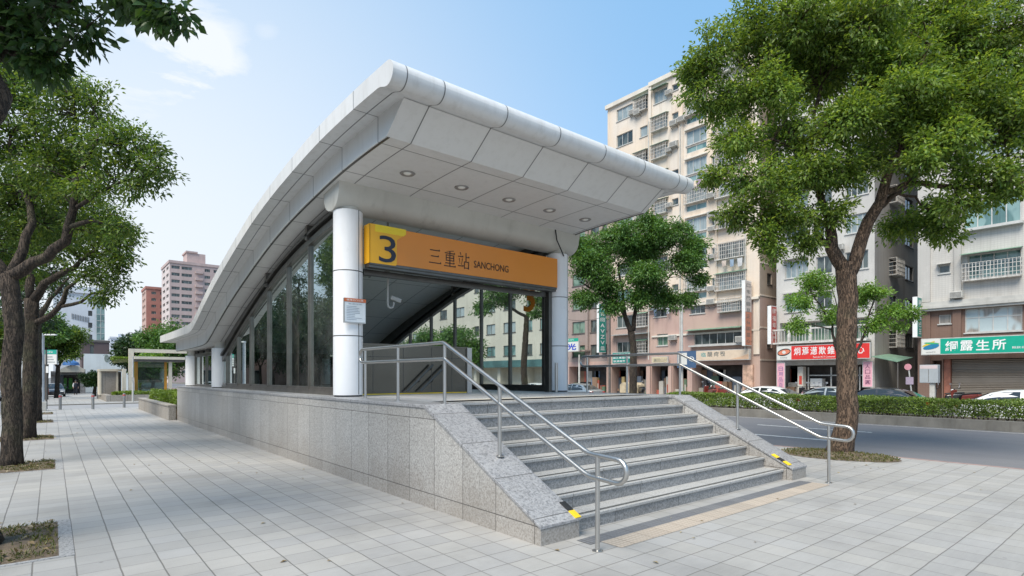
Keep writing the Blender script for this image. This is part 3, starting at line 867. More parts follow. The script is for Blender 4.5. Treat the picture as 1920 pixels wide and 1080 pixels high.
# handrails
def arc(c, r, a0, a1, n=8):
    return [(c[0] + r * math.cos(R(a0 + (a1 - a0) * k / n)), c[1] + r * math.sin(R(a0 + (a1 - a0) * k / n))) for k in range(n + 1)]
def handrail(X, label):
    t = thing('handrail', label, 'handrail', (X, 6.0, L), 0, 'handrails flanking the stairs')
    top, low, rr = 2.035, 1.825, 0.105
    # one bent tube: lower rail, loop at the far end, upper rail, loop at the foot
    y_end = 8.56; yb = 6.03; ye, zE, zE2 = 3.56, 0.885, 0.675
    path = []
    path += [(yb, low)] + [(y_end - rr, low)]
    path += arc((y_end - rr, (top + low) / 2), rr, -90, 90)[1:-1]
    path += [(y_end - rr, top), (yb + 0.05, top), (yb, top - 0.012), (yb - 0.06, top - 0.04)]
    path += [(ye + 0.05, zE + 0.022), (ye, zE + 0.004), (ye - 0.05, zE - 0.002), (3.22, zE - 0.02)]
    path += [(y, z) for y, z in arc((3.22, zE - 0.02 - rr), rr, 90, 270)][1:]
    path += [(ye - 0.05, zE2 - 0.002), (ye, zE2 + 0.004), (ye + 0.05, zE2 + 0.02), (yb - 0.04, low - 0.02), (yb, low)]
    mb = MB(); mb.tube([(X, y, z) for y, z in path], 0.0235, 12); mb.build('rail', M['steel'], t, smooth=60)
    dz = (L - 0.19) / (5.985 - 3.87)
    for y, zb_, zt_ in ((8.36, L, top), (7.27, L, top), (6.03, L, top - 0.01), (4.9, 0.19 + (4.9 - 3.87) * dz, None), (3.45, 0.0, zE - 0.005)):
        if zt_ is None: zt_ = zE + (4.9 - ye) / (yb - ye) * (top - zE)
        mb = MB(); mb.tube([(X, y, zb_), (X, y, zt_)], 0.022, 12); mb.lathe((X, y, zb_), [(0.05, 0), (0.05, 0.008), (0.03, 0.014)], 16)
        mb.build('post', M['steel'], t, smooth=40)
handrail(3.86, 'stainless steel handrail on the left side of the stairs, nearest the camera')
handrail(9.02, 'stainless steel handrail on the right side of the stairs beside the road')

# ================================================================= SIGN
sg = thing('station_sign', 'long orange station name sign reading 3 and SANCHONG between the two front columns', 'sign', (6.48, 9.0, 3.59))
S0, S1, SZ0, SZ1, SY = 4.24, 8.74, 3.59, 4.235, 9.0
mb = MB(); mb.box(S0, S1, SY, SY + 0.22, SZ0, SZ1); mb.build('sign_box', M['orange_sign'], sg, bevel=0.008)
mb = MB(); mb.prism([(S0 - 0.012, SY - 0.012, SZ0 - 0.02), (4.73, SY - 0.012, SZ0 - 0.02), (4.75, SY - 0.012, SZ0 + 0.02), (4.75, SY - 0.012, 4.03), (4.93, SY - 0.012, 4.16), (4.93, SY - 0.012, SZ1 + 0.012), (S0 - 0.012, SY - 0.012, SZ1 + 0.012)], (0, 0.01, 0))
mb.build('number_plate', M['amber_sign'], sg)
mb = MB(); mb.box(S0 - 0.013, S0 - 0.001, SY - 0.012, SY + 0.22, SZ0 - 0.02, SZ1 + 0.012); mb.build('end_plate', M['amber_sign'], sg)
mb = MB(); mb.prism([(4.33, SY - 0.016, 4.12), (4.885, SY - 0.016, 4.12), (4.93, SY - 0.016, 4.16), (4.93, SY - 0.016, SZ1 + 0.012), (4.33, SY - 0.016, SZ1 + 0.012)], (0, 0.004, 0))
mb.build('yellow_band', M['yellow_sign'], sg)
mb = MB(); write(mb, '3', (4.40, SY - 0.014, 3.605), (1, 0, 0), (0, 0, 1), 0.33, 0.47, 0.0); mb.build('number', M['navy'], sg)
mb = MB(); write(mb, 'SANCHONG', (6.44, SY - 0.002, 3.755), (1, 0, 0), (0, 0, 1), 0.88, 0.14, 0.010); mb.build('lettering', M['brown_ink'], sg)
# the three characters, brush stroke by brush stroke: thin horizontals, thick verticals
mb = MB(); CH = 0.31; CW = 0.275; cz = 3.70
def hs(cx, x0, x1, y, w_=0.06, tick=True):
    mb.poly([(cx + x0 * CW, SY - 0.004, cz + (y - w_ / 2) * CH), (cx + x1 * CW, SY - 0.004, cz + (y - w_ / 2) * CH), (cx + x1 * CW, SY - 0.004, cz + (y + w_ / 2) * CH), (cx + x0 * CW, SY - 0.004, cz + (y + w_ / 2) * CH)])
    if tick:
        mb.poly([(cx + (x1 - 0.11) * CW, SY - 0.005, cz + (y + w_ / 2) * CH), (cx + (x1 + 0.02) * CW, SY - 0.005, cz + (y + w_ / 2) * CH), (cx + (x1 - 0.04) * CW, SY - 0.005, cz + (y + 0.09) * CH)])
def vs_(cx, x, y0, y1, w_=0.105):
    mb.poly([(cx + (x - w_ / 2) * CW, SY - 0.0045, cz + y0 * CH), (cx + (x + w_ / 2) * CW, SY - 0.0045, cz + y0 * CH), (cx + (x + w_ / 2) * CW, SY - 0.0045, cz + (y1 + 0.02) * CH), (cx + (x - w_ / 2) * CW, SY - 0.0045, cz + y1 * CH)])
def ds(cx, x0, y0, x1, y1, w_=0.06):
    a = Vector((x0, y0)); b = Vector((x1, y1)); n_ = Vector((-(b - a).y, (b - a).x)).normalized() * w_ / 2
    mb.poly([(cx + p.x * CW, SY - 0.0042, cz + p.y * CH) for p in (a - n_, b - n_ * 0.4, b + n_ * 0.4, a + n_)])
c1, c2, c3 = 5.41, 5.74, 6.06
hs(c1, 0.10, 0.88, 0.86); hs(c1, 0.18, 0.80, 0.50); hs(c1, 0.02, 0.98, 0.10)
hs(c2, 0.08, 0.92, 0.82); ds(c2, 0.82, 1.0, 0.22, 0.92, 0.05)
hs(c2, 0.18, 0.82, 0.70, tick=False); hs(c2, 0.18, 0.82, 0.54, tick=False); hs(c2, 0.18, 0.82, 0.38, tick=False)
vs_(c2, 0.20, 0.34, 0.72, 0.07); vs_(c2, 0.82, 0.34, 0.72, 0.08); vs_(c2, 0.5, 0.04, 0.94, 0.085)
hs(c2, 0.12, 0.88, 0.21); hs(c2, 0.02, 0.98, 0.03)
ds(c3, 0.20, 1.0, 0.28, 0.80, 0.08); hs(c3, 0.02, 0.46, 0.74); ds(c3, 0.12, 0.62, 0.18, 0.28, 0.06); ds(c3, 0.40, 0.64, 0.30, 0.22, 0.06); hs(c3, 0.0, 0.48, 0.16)
vs_(c3, 0.70, 0.44, 1.0, 0.08); hs(c3, 0.70, 0.98, 0.74); vs_(c3, 0.56, 0.0, 0.46, 0.075); vs_(c3, 0.92, 0.0, 0.46, 0.085); hs(c3, 0.56, 0.92, 0.44, tick=False); hs(c3, 0.56, 0.92, 0.06, tick=False)
mb.build('lettering', M['brown_ink'], sg)
mb = MB(); mb.box(S0, S1 - 0.02, SY + 0.03, SY + 0.2, 3.50, 3.585); mb.box(S0, S1 - 0.02, SY + 0.0, SY + 0.03, 3.545, 3.588); mb.build('shutter_housing', M['steel_dark'], sg)
mb = MB(); mb.box(S0 + 0.05, S1 + 0.05, SY + 0.35, SY + 0.45, 3.42, 3.52); mb.build('door_head', M['steel_dark'], sg)
# door post beside the right column and the glass door line
mb = MB(); mb.box(8.74, 8.83, 9.28, 9.42, L, 3.55); mb.box(8.86, 8.92, 9.30, 9.42, L, 3.5)
dp = mb.build('door_post', M['steel_dark'], st)
gp = MB(); gp.tube([(8.72, 9.02, L), (8.72, 9.02, L + 0.66)], 0.035, 12); tag(gp.build('steel_bollard', M['steel'], smooth=40), 'short stainless steel bollard standing on the landing beside the right front column', 'bollard')

# orange 3 hung behind the right-hand glass
mb = MB(); write(mb, '3', onX(982, 586, 8.97), (0, -1, 0), (0, 0, 1), 0.42, 0.66, 0.02)
n3 = mb.build('glass_number', plain('orange_number', (0.55, 0.19, 0.01), 0.5))
tag(n3, 'orange figure 3 on the glass side wall behind the sign', 'number decal')
s_ = n3.modifiers.new('solid', 'SOLIDIFY'); s_.thickness = 0.006
# notice board on the left column
nb = thing('notice_board', 'white notice with an orange heading strapped to the left front column', 'notice board', (3.98, 9.06, 2.5))
mb = MB(); mb.box(3.80, 4.19, 9.055, 9.085, 2.51, 2.93); mb.build('frame', M['steel'], nb)
mb = MB(); mb.box(3.815, 4.175, 9.05, 9.054, 2.53, 2.865); mb.build('sheet', plain('blue_white_paper', (0.62, 0.68, 0.72), 0.6), nb)
mb = MB(); mb.box(3.80, 4.19, 9.046, 9.05, 2.87, 2.93); mb.build('heading', plain('orange_heading', (0.50, 0.13, 0.04), 0.5), nb)
mb = MB(); write(mb, '捷運出口公告', (3.84, 9.045, 2.884), (1, 0, 0), (0, 0, 1), 0.30, 0.034, lift=0.002)
mb.build('heading_text', M['white_paint'], nb)
mb = MB()
rnd = random.Random(3)
write(mb, '營運時間', (3.87, 9.049, 2.825), (1, 0, 0), (0, 0, 1), 0.24, 0.022, lift=0.002)
for k in range(9):
    wd = rnd.uniform(0.14, 0.3); mb.box(3.84, 3.84 + wd, 9.047, 9.0495, 2.79 - 0.028 * k, 2.797 - 0.028 * k)
mb.build('text_lines', plain('grey_ink', (0.25, 0.30, 0.36), 0.6), nb)
# camera on its pipe
M['ac_cam'] = plain('grey_white_plastic', (0.42, 0.42, 0.40), 0.5, var=0.1)
pc = onY(727, 520, 9.75)
cc = thing('security_camera', 'white security camera on a hooked pipe hanging from the ceiling behind the sign', 'security camera', (pc.x, 9.75, 3.4))
zc = zt(9.75) - 0.61
hk = onY(727, 577, 9.75).z
mb = MB(); mb.tube([(pc.x, 9.75, zc), (pc.x, 9.75, hk + 0.06), (pc.x + 0.02, 9.75, hk + 0.015), (pc.x + 0.06, 9.75, hk), (pc.x + 0.11, 9.75, hk + 0.02), (pc.x + 0.125, 9.75, hk + 0.07), (pc.x + 0.125, 9.75, hk + 0.12)], 0.02, 10); mb.build('pipe', M['ac_cam'], cc, smooth=40)
mb = MB(); cpt = Vector((pc.x + 0.16, 9.72, hk + 0.17)); mb.obox(cpt, (0.09, -0.04, -0.035), (0.022, 0.045, 0), (0.009, -0.007, 0.036)); mb.build('camera_body', M['ac_cam'], cc, bevel=0.012)
mb = MB(); mb.obox(cpt + Vector((0.094, -0.042, -0.037)), (0.006, -0.003, -0.002), (0.016, 0.033, 0), (0.006, -0.005, 0.027)); mb.build('lens', M['black_rubber'], cc)
mb = MB(); mb.lathe((pc.x - 0.03, 9.72, 0), [(0.05, hk + 0.62), (0.06, hk + 0.66), (0.03, hk + 0.75)], 14); mb.build('junction_box', M['ac_cam'], cc, smooth=40)
# loose black cable by the right column
mb = MB(); a = onY(1041, 434, 9.05); b = onY(1044, 450, 9.02); c = onY(1052, 468, 9.03); d = onY(1057, 480, 9.1)
mb.tube([Vector((a.x, 9.05, 4.95)), b, c, d], 0.014, 8); tag(mb.build('loose_cable', M['black_rubber'], smooth=40), 'loose black cable hanging from the soffit over the right front column', 'cable')
# ================================================================= VEGETATION
def leaf_mat(name, cols, trans=0.35, rough=0.42):
    m = bpy.data.materials.new(name); m.use_nodes = True
    nt = m.node_tree; nt.nodes.clear()
    out = nd(nt, 'ShaderNodeOutputMaterial')
    geo = nd(nt, 'ShaderNodeNewGeometry')
    cr = nd(nt, 'ShaderNodeValToRGB', {0: geo.outputs['Random Per Island']})
    el = cr.color_ramp.elements
    el[0].color = (*cols[0], 1); el[1].color = (*cols[-1], 1)
    for i, c in enumerate(cols[1:-1]):
        e = el.new((i + 1) / (len(cols) - 1)); e.color = (*c, 1)
    big = noise(nt, objco(nt), 0.9, 3, 0.5)
    k = mth(nt, 'ADD', mth(nt, 'MULTIPLY', big, 1.3), 0.38)
    c = nd(nt, 'ShaderNodeVectorMath', {0: cr.outputs[0], 3: k}, operation='SCALE').outputs[0]
    p = nd(nt, 'ShaderNodeBsdfPrincipled', {'Base Color': c, 'Roughness': rough})
    p.inputs['Specular IOR Level'].default_value = 0.5
    tcol = nd(nt, 'ShaderNodeVectorMath', {0: c, 1: (1.5, 1.35, 0.55)}, operation='MULTIPLY').outputs[0]
    t = nd(nt, 'ShaderNodeBsdfTranslucent', {'Color': tcol})
    mx_ = nd(nt, 'ShaderNodeMixShader', {0: trans, 1: p.outputs[0], 2: t.outputs[0]})
    nt.links.new(mx_.outputs[0], out.inputs[0])
    return m
LEAF = {
    'camphor': leaf_mat('camphor_leaves', [(0.066, 0.132, 0.026), (0.114, 0.198, 0.038), (0.170, 0.264, 0.052), (0.255, 0.340, 0.075)], 0.47),
    'row': leaf_mat('street_tree_leaves', [(0.042, 0.089, 0.019), (0.073, 0.142, 0.028), (0.115, 0.189, 0.034), (0.168, 0.230, 0.042)], 0.42),
    'dark': leaf_mat('dark_leaves', [(0.014, 0.038, 0.013), (0.025, 0.060, 0.018), (0.04, 0.085, 0.024)], 0.22),
    'near': leaf_mat('overhanging_leaves', [(0.022, 0.058, 0.018), (0.04, 0.09, 0.024), (0.065, 0.125, 0.032)], 0.30),  # darker than the rest of the row: backlit shade put into the leaf colour
    'fresh': leaf_mat('fresh_green_leaves', [(0.099, 0.209, 0.039), (0.154, 0.286, 0.055), (0.220, 0.352, 0.077)], 0.4),
    'mid': leaf_mat('mid_green_leaves', [(0.051, 0.130, 0.031), (0.088, 0.186, 0.043), (0.134, 0.248, 0.062)], 0.35),
    'hedge': leaf_mat('hedge_leaves', [(0.075, 0.135, 0.022), (0.125, 0.195, 0.03), (0.20, 0.27, 0.045)], 0.25),
    'shrub': leaf_mat('shrub_leaves', [(0.08, 0.15, 0.012), (0.13, 0.21, 0.02), (0.19, 0.27, 0.03)], 0.3),
    'grass': leaf_mat('grass_blades', [(0.06, 0.09, 0.02), (0.12, 0.13, 0.035), (0.20, 0.16, 0.07)], 0.3),
    'dry': leaf_mat('dry_leaves', [(0.16, 0.11, 0.05), (0.25, 0.19, 0.10), (0.33, 0.28, 0.18)], 0.1),
}
def bark(name, c0, c1, sc_=1.0):
    m, nt, p, out = new_mat(name)
    co = objco(nt)
    st_ = nd(nt, 'ShaderNodeMapping', {0: co}); st_.inputs['Scale'].default_value = (1.0, 1.0, 0.16)
    rid = noise(nt, st_.outputs[0], 30.0 * sc_, 5, 0.6, 0.8)
    crack = smooth(nt, mth(nt, 'ABSOLUTE', mth(nt, 'SUBTRACT', rid, 0.5)), 0.06, 0.0)
    n = noise(nt, co, 22, 5, 0.65); b = noise(nt, co, 1.3, 4)
    c = mixc(nt, n, c0, c1)
    c = mixc(nt, mth(nt, 'MULTIPLY', crack, 0.8), c, tuple(x * 0.25 for x in c0))
    c = mixc(nt, mth(nt, 'MULTIPLY', smooth(nt, b, 0.52, 0.7), 0.45), c, (0.085, 0.09, 0.045))
    nt.links.new(c, p.inputs['Base Color']); rough_of(p, 0.9)
    bump(nt, p, mth(nt, 'SUBTRACT', mth(nt, 'MULTIPLY', n, 0.4), crack), 1.0, 0.03)
    return m
M['bark'] = bark('brown_bark', (0.10, 0.063, 0.042), (0.20, 0.135, 0.09))
M['bark_dark'] = bark('dark_bark', (0.045, 0.033, 0.025), (0.105, 0.078, 0.057))

def leaves_mesh(name, mat, C, ax, nrm, Ls, wid=0.42, parent=None):
    """one mesh of folded leaf blades: centres C, axes ax, normals nrm, lengths Ls"""
    n = len(C)
    ax /= np.linalg.norm(ax, axis=1, keepdims=True) + 1e-9
    side = np.cross(ax, nrm); side /= np.linalg.norm(side, axis=1, keepdims=True) + 1e-9
    up = np.cross(side, ax)
    L_ = Ls[:, None]
    V = np.empty((n, 4, 3), np.float32)
    V[:, 0] = C
    V[:, 1] = C + ax * L_ * 0.48 + side * L_ * wid * 0.5 + up * L_ * 0.10
    V[:, 2] = C + ax * L_ - up * L_ * 0.08
    V[:, 3] = C + ax * L_ * 0.48 - side * L_ * wid * 0.5 + up * L_ * 0.10
    me = bpy.data.meshes.new(name)
    me.vertices.add(4 * n); me.vertices.foreach_set('co', V.ravel())
    idx = np.arange(n)[:, None] * 4
    tri = np.concatenate([idx + 0, idx + 1, idx + 2, idx + 0, idx + 2, idx + 3], axis=1).astype(np.int32)
    me.loops.add(6 * n); me.loops.foreach_set('vertex_index', tri.ravel())
    me.polygons.add(2 * n)
    me.polygons.foreach_set('loop_start', np.arange(2 * n, dtype=np.int32) * 3)
    me.polygons.foreach_set('loop_total', np.full(2 * n, 3, np.int32))
    me.materials.append(mat); me.update(); me.validate()
    o = bpy.data.objects.new(name, me); COL.objects.link(o)
    if parent is not None:
        o.parent = parent; o.matrix_parent_inverse = world_of(parent).inverted()
    return o
def unit(rng, n):
    v = rng.normal(size=(n, 3)); return v / np.linalg.norm(v, axis=1, keepdims=True)
def resample(pts, rad, step):
    P, Rr = [], []
    for k in range(len(pts) - 1):
        a, b = Vector(pts[k]), Vector(pts[k + 1]); m_ = max(1, int((b - a).length / step))
        for i in range(m_):
            t = i / m_; P.append(a.lerp(b, t)); Rr.append(rad[k] * (1 - t) + rad[k + 1] * t)
    P.append(Vector(pts[-1])); Rr.append(rad[-1])
    return P, Rr
def wobble(P, amp, rnd):
    out = []
    for k, p in enumerate(P):
        if k in (0, len(P) - 1): out.append(p); continue
        out.append(p + Vector((rnd.uniform(-amp, amp), rnd.uniform(-amp, amp), rnd.uniform(-amp, amp) * 0.5)))
    return out
def tree(name, label, group, base, trunk, limbs, blobs, leafm, barkm, llen=0.10, per=40, cl_r=0.30, dens=20, seed=1, seg=14, flare=1.5, droop=0.35, wid=0.42, twig=0.013):
    """trunk / limbs: lists of (point, radius); blobs: (centre, radius) foliage masses filled with leafy twigs"""
    rnd = random.Random(seed); rng = np.random.default_rng(seed)
    t = thing(name, label, 'tree', base, 0, group)
    mb = MB()
    P, Rr = resample([p for p, r in trunk], [r for p, r in trunk], 0.16)
    P = wobble(P, Rr[0] * 0.05, rnd)
    z0 = P[0].z
    Rr = [r * (1 + (flare - 1) * math.exp(-max(0, p.z - z0) / 0.22)) for p, r in zip(P, Rr)]
    i0 = len(mb.v)
    mb.tube(P, Rr, max(seg, 16))
    ph = [rnd.uniform(0, 6.28) for _ in range(4)]
    sg_ = max(seg, 16)
    for k in range(len(P)):
        for q in range(sg_):
            a = 2 * math.pi * q / sg_
            f = 1 + 0.06 * math.sin(3 * a + ph[0] + 0.5 * P[k].z) + 0.05 * math.sin(5 * a + ph[1] - 1.1 * P[k].z) + rnd.uniform(-0.035, 0.035)
            vv = Vector(mb.v[i0 + k * sg_ + q]); mb.v[i0 + k * sg_ + q] = tuple(P[k] + (vv - P[k]) * f)
    nodes = [(p, r) for p, r in zip(P, Rr) if p.z > z0 + 0.55 * (P[-1].z - z0)]
    for lb in limbs:
        lp, lr = resample([p for p, r in lb], [r for p, r in lb], 0.22)
        lp = wobble(lp, 0.035 + lr[0] * 0.12, rnd)
        mb.tube(lp, lr, seg)
        nodes += list(zip(lp, lr))
    # secondary boughs to the middle of every foliage mass
    for c, rb in blobs:
        c = Vector(c)
        best = min(nodes, key=lambda nr: (nr[0] - c).length + max(0, nr[0].z - c.z) * 1.5)
        d = (best[0] - c).length
        if d > 0.25:
            r0 = min(best[1] * 0.7, 0.02 + 0.022 * d)
            mid = best[0].lerp(c, 0.5) + Vector((rnd.uniform(-.1, .1), rnd.uniform(-.1, .1), 0.10 * d))
            bp, br = resample([best[0], mid, c], [r0, r0 * 0.7, r0 * 0.35], 0.25)
            bp = wobble(bp, 0.04, rnd)
            mb.tube(bp, br, 7); nodes += list(zip(bp, br))
    NP = np.array([tuple(p) for p, r in nodes])
    CC, AX = [], []
    for c, rb in blobs:
        rb3 = np.array(rb if hasattr(rb, '__len__') else (rb, rb, rb * 0.8))
        ncl = max(6, int(1.5 * dens * float(np.prod(rb3)) ** (2 / 3) * 3.2))
        u = unit(rng, ncl) * (rng.random((ncl, 1)) ** 0.45)
        u += 0.12 * rng.normal(size=u.shape)
        pts = np.array(tuple(c)) + u * rb3
        CC.append(pts)
    CC = np.concatenate(CC)
    tw = MB()
    dirs = np.empty_like(CC)
    for k in range(len(CC)):
        d2 = np.sum((NP - CC[k]) ** 2, axis=1) + np.maximum(0, NP[:, 2] - CC[k][2]) * 0.5
        j = int(np.argmin(d2)); a = NP[j]; d = CC[k] - a
        dirs[k] = d / (np.linalg.norm(d) + 1e-6)
        ln = np.linalg.norm(d)
        if ln > 0.12:
            mid = a + d * 0.55 + np.array([rnd.uniform(-.08, .08), rnd.uniform(-.08, .08), 0.07]) * ln
            tw.tube([a, mid, CC[k]], [twig, twig * 0.75, twig * 0.4], 3, cap=False)
    mb.v, off = mb.v + tw.v, len(mb.v)
    mb.f += [tuple(i + off for i in f) for f in tw.f]; mb.m += tw.m
    mb.build('trunk', barkm, t, smooth=True)
    # leaves: sprays round the twig ends
    n = len(CC) * per
    ci = np.repeat(np.arange(len(CC)), per)
    o = unit(rng, n) * (rng.random((n, 1)) ** 0.5) * cl_r
    o[:, 2] *= 0.6
    along = rng.random((n, 1)) * 0.5
    C = CC[ci] + o - dirs[ci] * along * cl_r
    ax = o / cl_r * 0.9 + dirs[ci] * 0.5 + 0.55 * rng.normal(size=(n, 3)); ax[:, 2] -= droop
    nrm = 0.55 * rng.normal(size=(n, 3)); nrm[:, 2] += 1.0
    Ls = llen * (0.65 + 0.6 * rng.random(n))
    leaves_mesh('crown', leafm, C, ax, nrm, Ls, wid, t)
    return t
def PB(x, y, t): return tuple(at(x, y, t))
def pl(lst): return [(at(x, y, t), r) for x, y, t, r in lst]

# ---- big camphor tree on the right
tree('camphor_tree', 'large leafy tree with thick brown trunk at the kerb right of the stairs', None, (12.6, 4.65, 0),
     [((12.58, 4.62, -0.02), 0.204)] + pl([(1589, 790, 11.45, 0.196), (1589, 700, 11.45, 0.187), (1588, 620, 11.45, 0.178), (1592, 560, 11.45, 0.174), (1588, 520, 11.45, 0.183), (1584, 492, 11.45, 0.174)]),
     [pl([(1590, 520, 11.45, 0.131), (1606, 470, 11.4, 0.126), (1632, 415, 11.3, 0.117), (1650, 378, 11.2, 0.104), (1660, 335, 11.1, 0.087), (1688, 285, 11.0, 0.070), (1702, 200, 11.0, 0.052), (1742, 80, 11.0, 0.030)]),
      pl([(1584, 505, 11.45, 0.139), (1562, 468, 11.4, 0.122), (1554, 425, 11.4, 0.087), (1540, 380, 11.5, 0.074), (1512, 300, 11.6, 0.061), (1470, 225, 11.8, 0.039), (1400, 130, 12, 0.022)]),
      pl([(1562, 468, 11.4, 0.078), (1540, 452, 11.6, 0.061), (1528, 420, 11.8, 0.044), (1490, 380, 12.2, 0.026)]),
      pl([(1652, 365, 11.2, 0.065), (1700, 343, 10.9, 0.057), (1760, 348, 10.6, 0.048), (1830, 352, 10.4, 0.039), (1900, 335, 10.2, 0.026)]),
      pl([(1640, 395, 11.3, 0.061), (1680, 360, 11.6, 0.052), (1740, 318, 12.0, 0.039), (1800, 250, 12.4, 0.026)]),
      pl([(1512, 300, 11.6, 0.048), (1530, 200, 11.9, 0.039), (1560, 80, 12.0, 0.026)]),
      pl([(1688, 285, 11.0, 0.044), (1640, 180, 11.6, 0.035), (1640, 60, 11.9, 0.022)])],
     [(PB(1335, 105, 11.6), 0.62), (PB(1310, 175, 11.7), 0.40), (PB(1410, 55, 11.8), 0.8), (PB(1440, 180, 11.5), 0.85), (PB(1385, 270, 11.4), 0.55), (PB(1420, 345, 11.3), 0.6),
      (PB(1470, 410, 11.3), 0.62), (PB(1440, 445, 11.2), 0.35), (PB(1490, 110, 12.2), 0.95), (PB(1570, 70, 11.6), 1.0), (PB(1565, 240, 11.0), 0.8), (PB(1520, 330, 11.0), 0.55), (PB(1590, 320, 11.0), 0.5), (PB(1560, 395, 11.1), 0.42),
      (PB(1670, 130, 11.2), 1.05), (PB(1765, 60, 11.4), 1.1), (PB(1870, 70, 10.9), 1.05), (PB(1800, 190, 10.8), 0.95), (PB(1725, 250, 10.9), 0.62), (PB(1885, 225, 10.4), 0.9),
      (PB(1840, 325, 10.3), 0.5), (PB(1905, 350, 10.1), 0.45), (PB(1745, 405, 12.3), 0.55), (PB(1690, 425, 12.4), 0.42), (PB(1640, 300, 12.6), 0.6), (PB(1990, 140, 10.6), 1.1), (PB(2010, 300, 10.3), 0.9),
      (PB(1345, 330, 11.6), 0.35), (PB(1380, 400, 11.4), 0.4), (PB(1300, 140, 11.6), 0.35), (PB(1360, 200, 11.8), 0.5), (PB(1720, 300, 10.4), 0.45), (PB(1780, 270, 10.2), 0.6), (PB(1700, 180, 10.6), 0.7), (PB(1620, 220, 10.8), 0.7), (PB(1480, 330, 12.2), 0.6), (PB(1630, 30, 10.9), 0.8), (PB(1500, 40, 11.2), 0.8), (PB(1770, 430, 12.0), 0.4), (PB(1800, 380, 10.4), 0.35), (PB(1450, 470, 11.2), 0.28), (PB(1510, 455, 11.3), 0.35), (PB(1450, -80, 11.9), 0.9), (PB(1590, -120, 11.7), 1.1), (PB(1750, -140, 11.4), 1.2), (PB(1890, -130, 11.0), 1.2), (PB(1660, 30, 13.4), 1.1), (PB(1540, 150, 13.3), 1.0), (PB(1760, 160, 13.2), 1.0), (PB(1480, 260, 12.6), 0.6)],
     LEAF['camphor'], M['bark'], 0.098, 78, 0.27, 21, 5, 12, 1.45, 0.45)

# ---- row of street trees along the left kerb
tree('street_tree', 'street tree with rough brown trunk in the second grass pit on the left', 'street trees along the left kerb', (-0.55, 13.35, 0),
     [((-0.55, 13.4, -0.02), 0.141)] + pl([(24, 780, 10.0, 0.141), (21, 690, 10.0, 0.137), (27, 610, 10.0, 0.141), (22, 560, 10.0, 0.137), (14, 515, 10.0, 0.144)]),
     [pl([(14, 520, 10.0, 0.114), (62, 494, 10.0, 0.091), (105, 470, 9.95, 0.084), (132, 430, 9.9, 0.076), (142, 392, 9.85, 0.065), (146, 345, 9.8, 0.046), (165, 300, 9.8, 0.030), (190, 240, 9.8, 0.019)]),
      pl([(18, 520, 10.0, 0.099), (44, 468, 10.1, 0.076), (60, 420, 10.2, 0.065), (52, 385, 10.3, 0.053), (30, 330, 10.4, 0.038), (20, 250, 10.5, 0.023)]),
      pl([(142, 390, 9.85, 0.038), (180, 362, 9.7, 0.030), (215, 346, 9.6, 0.023), (270, 330, 9.5, 0.015)]),
      pl([(14, 520, 10.0, 0.106), (-20, 470, 10.0, 0.084), (-70, 410, 10.2, 0.061), (-120, 300, 10.4, 0.038)])],
     [(PB(30, 190, 10.4), 0.95), (PB(140, 215, 10.0), 0.75), (PB(225, 275, 9.7), 0.62), (PB(300, 325, 9.5), 0.38), (PB(255, 360, 9.6), 0.36), (PB(100, 320, 10.1), 0.8), (PB(190, 345, 9.7), 0.5), (PB(20, 380, 10.8), 0.8), (PB(230, 425, 9.6), 0.30), (PB(260, 285, 10.0), 0.45),
      (PB(80, 420, 10.9), 0.6), (PB(150, 165, 10.3), 0.42), (PB(-70, 280, 10.5), 1.2), (PB(-90, 130, 10.5), 1.0), (PB(60, 130, 11.0), 0.7), (PB(10, 480, 11.5), 0.5), (PB(180, 420, 10.3), 0.5), (PB(-120, 420, 10.2), 0.8), (PB(130, 290, 11.4), 0.8)],
     LEAF['row'], M['bark_dark'], 0.088, 66, 0.26, 15, 11, 12, 1.3, 0.4)
tree('street_tree', 'darker street tree with forked limbs in the third grass pit on the left', 'street trees along the left kerb', (-0.5, 18.95, 0),
     [((-0.48, 18.95, -0.02), 0.152)] + pl([(56, 740, 14.3, 0.152), (57, 660, 14.3, 0.148), (60, 600, 14.3, 0.152), (60, 560, 14.3, 0.152)]),
     [pl([(62, 565, 14.3, 0.114), (84, 530, 14.2, 0.091), (112, 510, 14.1, 0.076), (142, 500, 14, 0.053), (180, 470, 13.9, 0.030)]),
      pl([(58, 560, 14.3, 0.106), (52, 500, 14.4, 0.084), (58, 450, 14.5, 0.061), (90, 390, 14.6, 0.038)]),
      pl([(66, 605, 14.3, 0.076), (98, 592, 14.2, 0.068), (118, 566, 14.1, 0.061), (126, 540, 14.1, 0.046), (150, 520, 14, 0.030)]),
      pl([(112, 575, 14.15, 0.046), (150, 566, 14, 0.038), (168, 552, 13.9, 0.027), (205, 540, 13.8, 0.015)])],
     [(PB(175, 440, 14.0), 0.85), (PB(115, 440, 14.6), 0.9), (PB(222, 480, 13.8), 0.5), (PB(218, 535, 13.8), 0.32), (PB(170, 510, 14.2), 0.55), (PB(60, 430, 15.0), 1.0), (PB(20, 500, 15), 0.9), (PB(215, 410, 14.0), 0.5), (PB(130, 360, 14.5), 0.9), (PB(-40, 440, 15), 1.2), (PB(190, 555, 13.8), 0.25), (PB(75, 340, 15.0), 1.0), (PB(232, 450, 13.9), 0.35)],
     LEAF['row'], M['bark_dark'], 0.105, 60, 0.29, 15, 12, 10, 1.25, 0.4)
